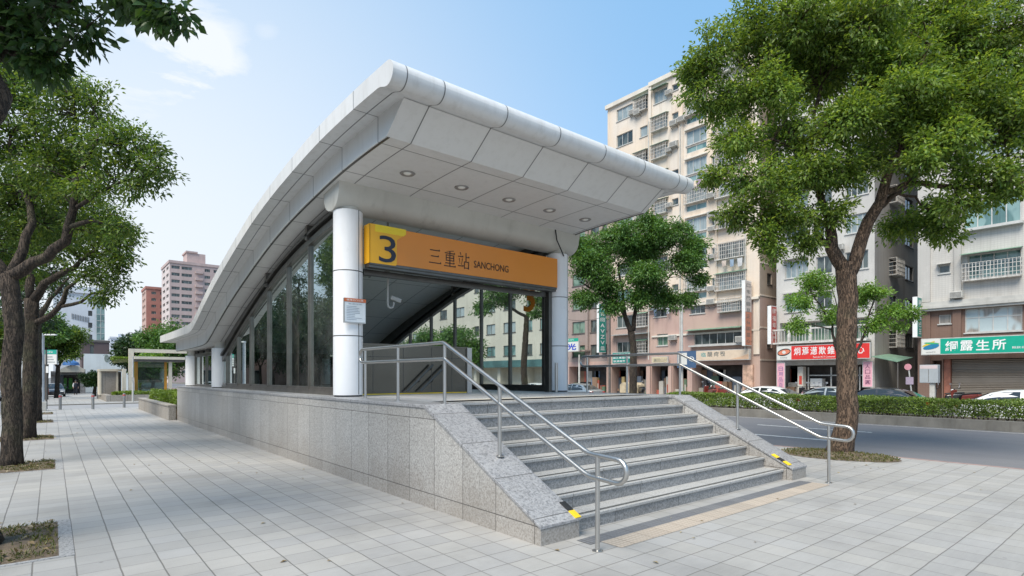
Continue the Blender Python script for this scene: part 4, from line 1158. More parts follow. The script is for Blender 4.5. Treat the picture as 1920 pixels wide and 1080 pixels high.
tree('street_tree', 'dark trunked street tree in the fourth grass pit on the left, half hidden', 'street trees along the left kerb', (-0.45, 25.9, 0),
     [((-0.43, 25.9, -0.02), 0.152)] + pl([(68, 720, 19.6, 0.152), (69, 650, 19.6, 0.144), (68, 600, 19.6, 0.144)]),
     [pl([(68, 605, 19.6, 0.099), (95, 560, 19.5, 0.068), (130, 520, 19.4, 0.038)]), pl([(68, 605, 19.6, 0.091), (50, 540, 19.7, 0.061), (45, 470, 19.8, 0.038)])],
     [(PB(105, 525, 19.6), 0.7), (PB(60, 530, 20), 1.1), (PB(20, 570, 20), 1.0), (PB(90, 470, 20), 1.2), (PB(75, 600, 20.5), 0.6)],
     LEAF['dark'], M['bark_dark'], 0.13, 34, 0.34, 9, 13, 9, 1.2, 0.4)
tree('street_tree', 'nearest street tree on the left with dark overhanging leaves in the top left corner', 'street trees along the left kerb', (-0.62, 7.25, 0),
     [((-0.60, 7.2, -0.02), 0.21), ((-0.66, 7.22, 1.0), 0.20), ((-0.75, 7.2, 2.3), 0.19), ((-0.8, 7.1, 3.1), 0.19)],
     [[(Vector((-0.8, 7.1, 3.0)), 0.13), (Vector((-0.4, 6.6, 3.9)), 0.10), (at(-20, 60, 5.3), 0.07), (at(60, 40, 5.1), 0.045), (at(150, -20, 4.9), 0.03), (at(260, -30, 4.7), 0.02)],
      [(Vector((-0.8, 7.1, 3.0)), 0.13), (Vector((-1.3, 7.4, 4.2)), 0.10), (Vector((-1.5, 7.2, 5.4)), 0.06)],
      [(at(-20, 60, 5.3), 0.04), (at(30, 100, 5.2), 0.03), (at(90, 110, 5.1), 0.015)]],
     [(PB(40, 25, 5.0), 0.36), (PB(95, 95, 5.0), 0.25), (PB(20, 95, 5.2), 0.32), (PB(150, 60, 4.9), 0.14), (PB(110, 20, 4.9), 0.25), (PB(255, 10, 4.7), 0.20), (PB(318, 28, 4.6), 0.11), (PB(215, -10, 4.7), 0.16), (PB(300, -20, 4.6), 0.2),
      (PB(-60, 20, 5.3), 0.6), (PB(60, -90, 5.1), 0.6), (PB(210, -110, 4.9), 0.5), ((-1.5, 7.4, 5.6), 1.3), ((-1.0, 6.4, 6.2), 1.2), ((-2.2, 6.6, 5.0), 1.0), (PB(80, 125, 5.1), 0.14)],
     LEAF['near'], M['bark_dark'], 0.105, 26, 0.17, 34, 14, 12, 1.3, 0.55, 0.5, 0.007)
# ---- trees of the median and the far pavement
tree('median_tree', 'round-crowned street tree on the median right of the canopy, forking above the handrail', None, tuple(onX(1187, 706, 23.9).xy) + (0.12,),
     [((*onX(1187, 706, 23.9).xy, 0.12), 0.20)] + pl([(1187, 700, 29.6, 0.19), (1188, 650, 29.6, 0.18), (1183, 622, 29.6, 0.18)]),
     [pl([(1183, 625, 29.6, 0.14), (1172, 590, 29.6, 0.12), (1152, 566, 29.6, 0.10), (1120, 548, 29.5, 0.06), (1090, 530, 29.4, 0.04)]),
      pl([(1172, 592, 29.6, 0.09), (1168, 555, 29.7, 0.07), (1160, 500, 29.8, 0.05)]),
      pl([(1187, 620, 29.6, 0.12), (1192, 580, 29.6, 0.10), (1212, 552, 29.6, 0.08), (1245, 530, 29.5, 0.05)]),
      pl([(1192, 580, 29.6, 0.08), (1192, 540, 29.7, 0.06), (1200, 480, 29.8, 0.04)])],
     [(PB(1105, 490, 29.4), 1.05), (PB(1170, 450, 29.8), 1.25), (PB(1245, 440, 29.4), 1.0), (PB(1290, 490, 29.2), 0.95), (PB(1215, 520, 29.0), 1.1), (PB(1135, 530, 29.2), 0.9), (PB(1312, 525, 29.4), 0.4), (PB(1095, 560, 29.4), 0.65), (PB(1250, 560, 29.4), 0.7), (PB(1285, 560, 29.3), 0.5), (PB(1080, 460, 29.6), 0.6), (PB(1150, 575, 29.3), 0.6), (PB(1200, 560, 29.0), 0.7), (PB(1300, 460, 29.4), 0.7), (PB(1215, 415, 29.8), 0.7), (PB(1200, 470, 30.6), 1.2), (PB(1110, 470, 30.6), 1.0), (PB(1280, 430, 29.8), 0.5)],
     LEAF['mid'], M['bark_dark'], 0.16, 72, 0.46, 17, 21, 10, 1.2, 0.4)
tree('roadside_tree', 'small bright green tree with thin limbs behind the big trunk, before the red sign', None, (31.0, 9.9, -0.34),
     [((31.0, 9.95, -0.36), 0.13)] + pl([(1590, 720, 28.3, 0.12), (1588, 680, 28.3, 0.11)]),
     [pl([(1588, 682, 28.3, 0.09), (1568, 655, 28.2, 0.07), (1560, 610, 28.1, 0.05), (1535, 570, 28.0, 0.035), (1520, 545, 28, 0.02)]),
      pl([(1590, 684, 28.3, 0.09), (1622, 630, 28.2, 0.06), (1628, 590, 28.1, 0.045), (1640, 560, 28, 0.03)]), pl([(1568, 655, 28.2, 0.04), (1575, 590, 28.4, 0.03), (1560, 540, 28.4, 0.02)])],
     [(PB(1500, 570, 27.9), 0.75), (PB(1540, 535, 28.2), 0.85), (PB(1490, 612, 27.9), 0.55), (PB(1556, 590, 28.2), 0.7), (PB(1640, 545, 28.0), 0.7), (PB(1665, 585, 27.8), 0.75), (PB(1705, 590, 27.7), 0.55), (PB(1640, 610, 28), 0.55), (PB(1520, 520, 28.4), 0.5), (PB(1690, 610, 27.8), 0.4), (PB(1610, 560, 28.6), 0.7)],
     LEAF['fresh'], M['bark_dark'], 0.16, 46, 0.36, 12, 22, 8, 1.1, 0.3)
tree('median_tree', 'slim median tree seen through the right side glass under the orange 3', None, (23.9, 27.6, 0.12),
     [((23.9, 27.6, 0.10), 0.22)] + pl([(982, 690, 36.4, 0.2), (985, 640, 36.4, 0.19), (988, 590, 36.4, 0.16)]),
     [pl([(988, 595, 36.4, 0.11), (955, 575, 36.3, 0.09), (930, 550, 36.2, 0.06)]), pl([(988, 592, 36.4, 0.11), (1000, 550, 36.4, 0.08), (1010, 500, 36.5, 0.05)])],
     [(PB(935, 550, 36.2), 1.1), (PB(975, 520, 36.4), 1.3), (PB(1015, 560, 36.2), 0.9), (PB(905, 575, 36.4), 0.7), (PB(960, 490, 36.8), 1.3), (PB(1030, 520, 36.5), 1.1), (PB(920, 520, 36.6), 1.0), (PB(1005, 585, 36), 0.5)],
     LEAF['mid'], M['bark_dark'], 0.20, 44, 0.50, 10, 23, 8, 1.2, 0.4)
for (x, y, t, k, lab) in ((860, 640, 44, 31, 'bushy median tree seen through the right side glass, left of the leaning one'), (800, 655, 58, 32, 'farthest median tree seen through the lowest part of the right side glass')):
    b = onX(x, 706, 23.9); t = b.y * math.cos(YAW) + b.x * math.sin(YAW)
    s_ = t / 44
    tree('median_tree', lab, None, (b.x, b.y, 0.12), [((b.x, b.y, 0.1), 0.2), ((b.x, b.y, 2.2), 0.16)],
         [[((b.x, b.y, 2.1), 0.12), ((b.x + 0.5, b.y - 0.7, 3.6), 0.06)], [((b.x, b.y, 2.1), 0.12), ((b.x - 0.5, b.y + 0.7, 3.8), 0.06)]],
         [((b.x, b.y, 4.6), 1.3), ((b.x + 0.8, b.y - 1.1, 3.7), 1.0), ((b.x - 0.8, b.y + 1.0, 3.9), 1.0), ((b.x + 0.2, b.y - 1.6, 2.9), 0.8), ((b.x - .3, b.y + 1.8, 3.1), 0.8), ((b.x, b.y + 0.3, 3.4), 1.1)],
         LEAF['mid'], M['bark_dark'], 0.22, 44, 0.5, 9, k, 8, 1.2, 0.35)
# ---- trees beyond the crossing, far left
def simple_tree(name, lab, group, x, y, z, h, r, leafm, seed, llen=0.3, tr=0.18):
    rnd = random.Random(seed)
    bl = [((x, y, z + h - r * 0.9), (r * 0.75, r * 0.75, r * 0.7))]
    for k in range(8):
        a = k * 2.4 + rnd.random(); q = rnd.uniform(0.45, 0.75)
        bl.append(((x + math.cos(a) * r * q, y + math.sin(a) * r * q, z + h - r * rnd.uniform(0.8, 1.8)), r * rnd.uniform(0.36, 0.52)))
    zt_ = z + max(1.0, h - 2.1 * r)
    return tree(name, lab, group, (x, y, z), [((x, y, z - 0.05), tr), ((x + 0.1, y, zt_), tr * 0.8)],
                [[((x + 0.1, y, zt_ - 0.1), tr * 0.6), ((x + r * 0.3, y - r * 0.2, zt_ + r * 0.6), tr * 0.3)], [((x + 0.1, y, zt_ - 0.1), tr * 0.6), ((x - r * 0.3, y + r * 0.2, zt_ + r * 0.7), tr * 0.3)]],
                bl, leafm, M['bark_dark'], llen, 34, r * 0.24, 24 / r ** 1.35, seed, 8, 1.2, 0.3)
def far_tree(x, y_top, t, r, name, lab, group, leafm, seed, llen):
    b = at(x, 706, t); z = gz(b.y); top = at(x, y_top, t).z
    simple_tree(name, lab, group, b.x, b.y, z, top - z, r, leafm, seed, llen)
far_tree(106, 590, 48, 2.1, 'street_tree', 'broad green tree behind the street lamp on the left', 'trees beyond the crossing', LEAF['row'], 41, 0.26)
far_tree(84, 570, 40, 1.5, 'street_tree', 'mid green tree between the dark trunks and the street lamp', 'trees beyond the crossing', LEAF['mid'], 42, 0.24)
far_tree(15, 560, 46, 2.8, 'street_tree', 'green tree filling the left edge behind the nearer trunks', 'trees beyond the crossing', LEAF['row'], 43, 0.26)
far_tree(205, 668, 92, 3.0, 'park_tree', 'low round tree before the distant white tower block', 'trees beyond the crossing', LEAF['dark'], 45, 0.4)
far_tree(262, 610, 62, 2.6, 'park_tree', 'green tree above the left end of the cream pergola', 'trees beyond the crossing', LEAF['dark'], 46, 0.32)
far_tree(318, 592, 60, 3.1, 'park_tree', 'tall green tree between the pergola and the canopy tail', 'trees beyond the crossing', LEAF['mid'], 47, 0.32)
far_tree(352, 600, 66, 2.8, 'park_tree', 'green tree peeping over the canopy tail below the pink tower', 'trees beyond the crossing', LEAF['mid'], 48, 0.34)
far_tree(285, 652, 55, 1.7, 'park_tree', 'small light green tree behind the pergola glass', 'trees beyond the crossing', LEAF['fresh'], 49, 0.26)
far_tree(176, 690, 60, 1.1, 'park_tree', 'small dark bushy tree left of the grey stone kiosk', 'trees beyond the crossing', LEAF['dark'], 50, 0.24)

for k, (x, y, h_, r_) in enumerate(((-12.0, 40, 9.5, 3.8), (-13.5, 47, 11.5, 4.2), (-12.0, 54, 10.0, 3.8), (-13.5, 62, 12, 4.4), (-12.5, 70, 11, 4.2), (-13.5, 79, 12.5, 4.6), (-12.5, 89, 12, 4.6), (-14, 100, 13, 5.0))):
    simple_tree('street_tree', 'dark green tree across the left road, mirrored in the station side glass', 'trees across the left road', x, y, -0.05, h_, r_, LEAF['dark'], 90 + k, 0.34)
# ---- hedges, shrubs, grass
def leafbox(name, leafm, x0, x1, y0, y1, z0, z1, n, llen, seed, parent=None, bumpy=0.06):
    rng = np.random.default_rng(seed)
    C = rng.random((n, 3)) * np.array([x1 - x0, y1 - y0, z1 - z0]) + np.array([x0, y0, z0])
    # crowd towards the clipped faces
    s = rng.random(n)
    C[s < 0.35, 2] = z1 - np.abs(rng.normal(size=(s < 0.35).sum())) * 0.05
    m_ = (s > 0.35) & (s < 0.65); C[m_, 0] = x0 + np.abs(rng.normal(size=m_.sum())) * 0.06
    m_ = (s > 0.65) & (s < 0.78); C[m_, 0] = x1 - np.abs(rng.normal(size=m_.sum())) * 0.06
    C[:, 2] += bumpy * np.sin(C[:, 1] * 2.1 + 1) * np.cos(C[:, 1] * 0.7 + C[:, 0] * 3) * (C[:, 2] - z0) / (z1 - z0)
    C[:, 0] += bumpy * np.sin(C[:, 1] * 1.7 + C[:, 2] * 4)
    ax = rng.normal(size=(n, 3)); ax[:, 2] += 0.5
    nrm = rng.normal(size=(n, 3)) * 0.7; nrm[:, 2] += 0.6; nrm[:, 0] -= 0.3
    return leaves_mesh(name, leafm, C, ax, nrm, llen * (0.7 + 0.6 * rng.random(n)), 0.5, parent)
def hedge(label, group, x0, x1, y0, y1, z0, z1, gap, n, llen, seed, leafm):
    h = thing('hedge', label, 'hedge', ((x0 + x1) / 2, (y0 + y1) / 2, z0), 0, group)
    leafbox('foliage', leafm, x0, x1, y0, y1, z0 + gap, z1, n, llen, seed, h)
    rnd = random.Random(seed); mb = MB(); y = y0
    while y < y1 and len(mb.v) < 60000:
        for q in range(3):
            xx = rnd.uniform(x0 + 0.15, x1 - 0.15)
            mb.tube([(xx, y, z0 - 0.05), (xx + rnd.uniform(-.08, .08), y + rnd.uniform(-.1, .1), z0 + gap), (xx + rnd.uniform(-.15, .15), y + rnd.uniform(-.2, .2), z1 - 0.1)], [0.016, 0.012, 0.006], 5, cap=False)
        y += rnd.uniform(0.10, 0.3)
    mb.build('stem', M['bark_dark'], h)
hedge('long clipped green hedge on the road median, running behind the right handrail', None, 23.35, 24.55, -3.0, 16.4, 0.12, 0.80, 0.14, 46000, 0.075, 61, LEAF['hedge'])
# low ground cover on the rest of the median
rng = np.random.default_rng(5); n = 9000
C = np.stack([rng.uniform(23.3, 24.85, n), rng.uniform(16.6, 62, n), rng.uniform(0.10, 0.34, n)], 1)
ax = rng.normal(size=(n, 3)) * 0.6; ax[:, 2] += 0.8; nrm = rng.normal(size=(n, 3))
tag(leaves_mesh('ground_cover', LEAF['shrub'], C, ax, nrm, 0.10 + 0.08 * rng.random(n), 0.45), kind='stuff')
# tree pits on the left: granite edging, soil, moss and grass, fallen leaves
def pit(x0, x1, y0, y1, label, seed, n=2600, edge=0.11, group=None):
    t = thing('tree_pit', label, 'tree pit', (x0, y0, 0), 0, group)
    mb = MB(); mb.box(x1, x1 + edge, y0 - edge * 0.5, y1 + edge * 0.5, -0.05, 0.006)
    mb.box(x0, x1 - 0.001, y0 - edge * 0.5, y0, -0.05, 0.006); mb.box(x0, x1 - 0.001, y1, y1 + edge * 0.5, -0.05, 0.006)
    mb.build('edging', M['granite_kerb'], t)
    mb = MB(); nx, ny = 10, 14; rnd = random.Random(seed)
    for j in range(ny + 1):
        for i in range(nx + 1):
            e = i in (0, nx) or j in (0, ny)
            mb.v.append((x0 + (x1 - x0) * i / nx, y0 + (y1 - y0) * j / ny, 0.004 if e else 0.004 + rnd.uniform(0, 0.035)))
    for j in range(ny):
        for i in range(nx):
            a = j * (nx + 1) + i; mb.face(a, a + 1, a + nx + 2, a + nx + 1)
    mb.build('soil', M['soil'], t, smooth=True)
    rng = np.random.default_rng(seed)
    C = np.stack([rng.uniform(x0 + .02, x1 - .02, n), rng.uniform(y0 + .02, y1 - .02, n), np.full(n, 0.012)], 1)
    f = np.sin(C[:, 0] * 7 + seed) + np.cos(C[:, 1] * 5 + C[:, 0] * 3) + rng.normal(size=n) * 0.5
    C = C[f > -0.35]; m_ = len(C)
    ax = rng.normal(size=(m_, 3)) * 0.75; ax[:, 2] = np.abs(ax[:, 2]) + 0.35
    g = leaves_mesh('grass', LEAF['grass'], C, ax, rng.normal(size=(m_, 3)), 0.025 + 0.035 * rng.random(m_), 0.25, t)
    g['kind'] = 'stuff'
    k = 44
    C = np.stack([rng.uniform(x0, x1, k), rng.uniform(y0, y1, k), np.full(k, 0.045)], 1)
    ax = rng.normal(size=(k, 3)); ax[:, 2] *= 0.2; nr = rng.normal(size=(k, 3)) * 0.25; nr[:, 2] += 1
    d = leaves_mesh('fallen_leaves', LEAF['dry'], C, ax, nr, 0.05 + 0.05 * rng.random(k), 0.45, t); d['kind'] = 'stuff'
pit(-1.25, 0.05, 6.40, 7.92, 'square tree pit with moss, bare soil and dry leaves in the bottom left corner', 71, 2300, group='tree pits along the left kerb')
pit(-1.25, 0.05, 12.45, 13.75, 'grassy tree pit round the second trunk on the left', 72, 2600, group='tree pits along the left kerb')
pit(-1.25, 0.05, 18.4, 19.7, 'tree pit round the third trunk on the left', 73, group='tree pits along the left kerb')
pit(-1.25, 0.05, 25.1, 26.4, 'tree pit round the fourth trunk on the left', 74, group='tree pits along the left kerb')
pit(-1.25, 0.05, 30.6, 31.8, 'farthest small grass pit on the left, before the street lamp', 75, group='tree pits along the left kerb')
# the mound at the foot of the big tree
md = thing('tree_pit', 'round patch of grass and roots at the foot of the large tree by the kerb', 'tree pit', (12.3, 4.6, 0))
mb = MB(); rnd = random.Random(9); ring = 26
mb.v.append((12.45, 4.6, 0.07))
for q in (0.35, 0.7, 1.0):
    for k in range(ring):
        a = 2 * math.pi * k / ring; rr = q * (1 + 0.06 * math.sin(3 * a))
        x = min(12.86, 12.3 + 0.78 * rr * math.cos(a)); y = 4.55 + 1.05 * rr * math.sin(a)
        mb.v.append((x, y, 0.004 if q == 1 else 0.075 * (1 - q) + rnd.uniform(0.004, 0.022)))
for k in range(ring): mb.face(0, 1 + k, 1 + (k + 1) % ring)
for j in range(2):
    for k in range(ring): mb.face(1 + j * ring + k, 1 + (j + 1) * ring + k, 1 + (j + 1) * ring + (k + 1) % ring, 1 + j * ring + (k + 1) % ring)
mb.build('soil', M['soil'], md, smooth=True)
rng = np.random.default_rng(8); n = 2300
a = rng.uniform(0, 6.283, n); q = np.sqrt(rng.random(n))
C = np.stack([np.minimum(12.84, 12.3 + 0.8 * q * np.cos(a)), 4.55 + 1.07 * q * np.sin(a), 0.01 + 0.06 * (1 - q)], 1)
ax = rng.normal(size=(n, 3)) * 0.8; ax[:, 2] = np.abs(ax[:, 2]) + 0.3
g = leaves_mesh('grass', LEAF['grass'], C, ax, rng.normal(size=(n, 3)), 0.03 + 0.035 * rng.random(n), 0.25, md); g['kind'] = 'stuff'

# a few dry leaves blown over the paving
rng = np.random.default_rng(17); k = 90
C = np.concatenate([np.stack([rng.uniform(-1.2, 3.4, 45), rng.uniform(4.5, 26, 45), np.full(45, 0.008)], 1), np.stack([rng.uniform(9.6, 12.7, 30), rng.uniform(1.2, 7.5, 30), np.full(30, 0.008)], 1), np.stack([rng.uniform(1.5, 8, 15), rng.uniform(2.6, 3.8, 15), np.full(15, 0.008)], 1)])
ax = rng.normal(size=(k, 3)); ax[:, 2] *= 0.08; nr = rng.normal(size=(k, 3)) * 0.15; nr[:, 2] += 1
tag(leaves_mesh('fallen_leaves', LEAF['dry'], C, ax, nr, 0.035 + 0.035 * rng.random(k), 0.5), kind='stuff')
# ================================================================= BUILDINGS ACROSS THE ROAD
def plaster(name, col, stain=0.45, tiles=None, tint=None):
    m, nt, p, out = new_mat(name)
    co = objco(nt); X, Y, Z = nd(nt, 'ShaderNodeSeparateXYZ', {0: co}).outputs
    st_ = nd(nt, 'ShaderNodeMapping', {0: co}); st_.inputs['Scale'].default_value = (1.4, 1.4, 0.16)
    s = smooth(nt, noise(nt, st_.outputs[0], 0.9, 7, 0.68), 0.46, 0.74)
    b = noise(nt, co, 0.28, 4)
    c = mixc(nt, smooth(nt, b, 0.35, 0.65), col, tint or tuple(x * 0.88 for x in col))
    c = mixc(nt, mth(nt, 'MULTIPLY', s, stain), c, tuple(x * f for x, f in zip(col, (0.45, 0.43, 0.40))))
    if tiles:
        ln = mx(nt, lines(nt, Y, tiles, 0, tiles * 0.09), lines(nt, Z, tiles * 0.8, 0, tiles * 0.09), lines(nt, X, tiles, 0.03, tiles * 0.09))
        c = mixc(nt, mth(nt, 'MULTIPLY', ln, 0.30), c, tuple(x * 0.45 for x in col))
    st2 = nd(nt, 'ShaderNodeMapping', {0: co}); st2.inputs['Scale'].default_value = (5.0, 5.0, 0.22)
    s2 = smooth(nt, noise(nt, st2.outputs[0], 1.0, 6, 0.7), 0.55, 0.75)
    c = mixc(nt, mth(nt, 'MULTIPLY', s2, stain * 0.7), c, tuple(x * f for x, f in zip(col, (0.50, 0.44, 0.38))))
    pt = smooth(nt, noise(nt, co, 0.5, 5, 0.65), 0.58, 0.64)
    c = mixc(nt, mth(nt, 'MULTIPLY', pt, 0.16), c, tuple(min(1, x * 1.25) for x in col))
    nt.links.new(c, p.inputs['Base Color']); rough_of(p, 0.8)
    bump(nt, p, noise(nt, co, 6, 5), 0.12, 0.02)
    return m
def curtain_glass(name, c0, c1, rough=0.12):
    """window pane with whatever hangs behind it"""
    m, nt, p, out = new_mat(name)
    co = objco(nt); X, Y, Z = nd(nt, 'ShaderNodeSeparateXYZ', {0: co}).outputs
    uv = mth(nt, 'ADD', X, Y)
    wv = noise(nt, vec(nt, mth(nt, 'MULTIPLY', uv, 7.0), mth(nt, 'MULTIPLY', Z, 0.3)), 1.0, 3)
    big = noise(nt, vec(nt, mth(nt, 'MULTIPLY', uv, 0.8), mth(nt, 'MULTIPLY', Z, 0.5)), 1.0, 2)
    c = mixc(nt, smooth(nt, wv, 0.35, 0.65), c0, tuple(x * 0.7 for x in c0))
    c = mixc(nt, smooth(nt, big, 0.46, 0.54), c, c1)
    nt.links.new(c, p.inputs['Base Color']); rough_of(p, rough)
    p.inputs['Specular IOR Level'].default_value = 0.7
    return m
M['g_dark'] = curtain_glass('dark_window', (0.035, 0.045, 0.045), (0.09, 0.11, 0.105))
M['g_teal'] = curtain_glass('teal_window', (0.10, 0.19, 0.185), (0.20, 0.31, 0.30))
M['g_pale'] = curtain_glass('pale_window', (0.34, 0.40, 0.41), (0.20, 0.25, 0.26))
M['g_curtain'] = curtain_glass('curtained_window', (0.30, 0.275, 0.25), (0.42, 0.50, 0.52))
M['g_green'] = curtain_glass('green_window', (0.09, 0.17, 0.12), (0.16, 0.24, 0.18))
M['alu'] = plain('pale_window_frame', (0.52, 0.51, 0.48), 0.45, 0.2, var=0.1)
M['alu_dark'] = plain('dark_window_frame', (0.12, 0.11, 0.10), 0.5, 0.2)
M['awning_green'] = plain('green_awning', (0.14, 0.24, 0.17), 0.6, var=0.2, dirt=((0.25, 0.25, 0.22), 2.0, 0.5))
M['grille'] = plain('white_iron_grille', (0.55, 0.53, 0.49), 0.6, var=0.2, dirt=((0.22, 0.12, 0.07), 4.0, 0.6))
M['ac'] = plain('air_conditioner_casing', (0.50, 0.49, 0.45), 0.55, var=0.12, dirt=((0.2, 0.17, 0.13), 2.0, 0.5))
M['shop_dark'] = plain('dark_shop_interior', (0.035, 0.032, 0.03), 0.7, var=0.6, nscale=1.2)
M['shop_brown'] = plain('brown_shop_front', (0.16, 0.085, 0.06), 0.7, var=0.3, nscale=1.0)

class Facade:
    """one face of a building: a wall with real openings; u runs along the face, z up, d into the wall"""
    def __init__(s, root, axis, pos, u0, u1, z0, z1, mats, split=None):
        s.root, s.axis, s.pos, s.u0, s.u1, s.z0, s.z1, s.mats, s.split = root, axis, pos, u0, u1, z0, z1, mats, split
        s.op = []
    def P(s, u, z, d=0.0):
        return (s.pos + d, u, z) if s.axis == 'X' else (u, s.pos + d, z)
    def bx(s, mb, ua, ub, za, zb, da, db):
        a, b = s.P(ua, za, da), s.P(ub, zb, db)
        mb.box(min(a[0], b[0]), max(a[0], b[0]), min(a[1], b[1]), max(a[1], b[1]), za, zb)
    def window(s, ua, ub, za, zb, pane='g_dark', frame='alu', nx=2, nz=1, depth=0.16, sill=True, name='window', rail=None):
        ua, ub = max(ua, s.u0 + 0.05), min(ub, s.u1 - 0.05)
        if ub - ua < 0.2: return None
        for o in s.op:
            if ua < o[1] + 0.02 and ub > o[0] - 0.02 and za < o[3] + 0.02 and zb > o[2] - 0.02: return None
        s.op.append((ua, ub, za, zb, depth + 0.1))
        f = MB(); t = 0.055; d0, d1 = depth - 0.07, depth
        s.bx(f, ua, ub, za, za + t, d0, d1); s.bx(f, ua, ub, zb - t, zb, d0, d1)
        s.bx(f, ua, ua + t, za + t, zb - t, d0, d1); s.bx(f, ub - t, ub, za + t, zb - t, d0, d1)
        for k in range(1, nx):
            u = ua + (ub - ua) * k / nx; s.bx(f, u - t * 0.45, u + t * 0.45, za + t, zb - t, d0 + 0.01, d1)
        for k in range(1, nz):
            z = za + (zb - za) * (k / nz if rail is None else rail); s.bx(f, ua + t, ub - t, z - t * 0.45, z + t * 0.45, d0 + 0.015, d1)
        if sill: s.bx(f, ua - 0.06, ub + 0.06, za - 0.07, za - 0.002, -0.07, 0.06)
        w_ = f.build(name, M[frame], s.root)
        g = MB(); g.poly([s.P(ua + t, za + t, d1 - 0.03), s.P(ub - t, za + t, d1 - 0.03), s.P(ub - t, zb - t, d1 - 0.03), s.P(ua + t, zb - t, d1 - 0.03)])
        g.build('pane', M[pane], w_)
        return w_
    def grille(s, ua, ub, za, zb, out=0.42, roof='awning_green'):
        b = MB(); r = 0.014
        n = max(3, int((ub - ua) / 0.16))
        for k in range(n + 1):
            u = ua + (ub - ua) * k / n; s.bx(b, u - r, u + r, za, zb, -out, -out + 2 * r)
        for k in range(5):
            z = za + (zb - za) * k / 4
            s.bx(b, ua, ub, z - r, z + r, -out - 0.002, -out + 2 * r + 0.002)
            for u in (ua, ub): s.bx(b, u - r * 1.1, u + r * 1.1, z - r * 0.9, z + r * 0.9, -out + 2 * r, 0.0)
        s.bx(b, ua, ub, za - 0.05, za - 0.015, -out, 0.0)
        g = b.build('window_grille', M['grille'], s.root)
        if roof: s.awning(ua - 0.08, ub + 0.08, zb + 0.02, out + 0.08, roof)
    def awning(s, ua, ub, z, out=0.5, m='awning_green', drop=0.16):
        b = MB(); b.prism([s.P(ua, z + drop, 0.0), s.P(ub, z + drop, 0.0), s.P(ub, z, -out), s.P(ua, z, -out)], (0, 0, 0.025))
        b.build('awning', M[m], s.root)
    def ledge(s, ua, ub, za, zb, out, m, name='ledge'):
        b = MB(); s.bx(b, ua, ub, za, zb, -out, -0.002); b.build(name, M[m] if isinstance(m, str) else m, s.root)
    def finish(s, name='wall'):
        us = sorted({s.u0, s.u1} | {x for o in s.op for x in o[:2]})
        zs = sorted({s.z0, s.z1} | {x for o in s.op for x in o[2:4]} | ({s.split} if s.split and s.z0 < s.split < s.z1 else set()))
        mb = MB()
        for i in range(len(us) - 1):
            for j in range(len(zs) - 1):
                uc, zc = (us[i] + us[i + 1]) / 2, (zs[j] + zs[j + 1]) / 2
                if any(o[0] < uc < o[1] and o[2] < zc < o[3] for o in s.op): continue
                mb.mat(1 if (s.split and zc < s.split) else 0)
                mb.poly([s.P(us[i], zs[j]), s.P(us[i + 1], zs[j]), s.P(us[i + 1], zs[j + 1]), s.P(us[i], zs[j + 1])])
        for ua, ub, za, zb, d in s.op:
            mb.mat(1 if (s.split and za < s.split) else 0)
            for (a, b, c, e) in (((ua, za), (ub, za), 0, 0), ((ub, za), (ub, zb), 0, 0), ((ub, zb), (ua, zb), 0, 0), ((ua, zb), (ua, za), 0, 0)):
                mb.poly([s.P(*a), s.P(*b), s.P(*b, d), s.P(*a, d)])
            mb.poly([s.P(ua, za, d), s.P(ub, za, d), s.P(ub, zb, d), s.P(ua, zb, d)])
        return mb.build(name, s.mats, s.root)
def shell(root, x0, x1, y0, y1, z1, m, skip=()):
    mb = MB()
    if 'x0' not in skip: mb.poly([(x0, y0, -0.3), (x0, y1, -0.3), (x0, y1, z1), (x0, y0, z1)])
    if 'y0' not in skip: mb.poly([(x0, y0, -0.3), (x1, y0, -0.3), (x1, y0, z1), (x0, y0, z1)])
    mb.poly([(x1, y0, -0.3), (x1, y1, -0.3), (x1, y1, z1), (x1, y0, z1)])
    mb.poly([(x0, y1, -0.3), (x1, y1, -0.3), (x1, y1, z1), (x0, y1, z1)])
    mb.poly([(x0, y0, z1), (x1, y0, z1), (x1, y1, z1), (x0, y1, z1)])
    mb.build('rear_wall', m, root)
FX = 44.0
def yx(x): return onX(x, 706, FX).y
def zx(x, y): return onX(x, y, FX).z

def flat(name, col, r=0.4): return plain(name, col, r, var=0.05)
# wall-mounted air conditioners: one built, the rest copied
def make_ac():
    t = thing('air_conditioner', 'boxy grey window air conditioner on a stained facade', 'air conditioner', (0, 0, -50), 0, 'air conditioners on the facades')
    mb = MB(); mb.box(-0.45, 0.0, -0.36, 0.36, 0.0, 0.46); mb.build('casing', M['ac'], t, world=False, bevel=0.02)
    mb = MB()
    for k in range(6): mb.box(-0.456, -0.45, -0.32, 0.32, 0.06 + 0.06 * k, 0.085 + 0.06 * k)
    mb.build('vent_grille', M['alu_dark'], t, world=False)
    for yy in (-0.3, 0.3):
        mb = MB(); mb.bar((-0.4, yy, -0.01), (0, yy, -0.25), 0.03); mb.build('bracket', M['alu_dark'], t, world=False)
    return t
ac0 = make_ac(); ac_used = [0]
def put_ac(x, y, z, label, s_=1.0):
    o = ac0 if ac_used[0] == 0 else copy_tree(ac0)
    ac_used[0] += 1
    o.location = (x, y, z); o.scale = (s_, s_, s_); o['label'] = label

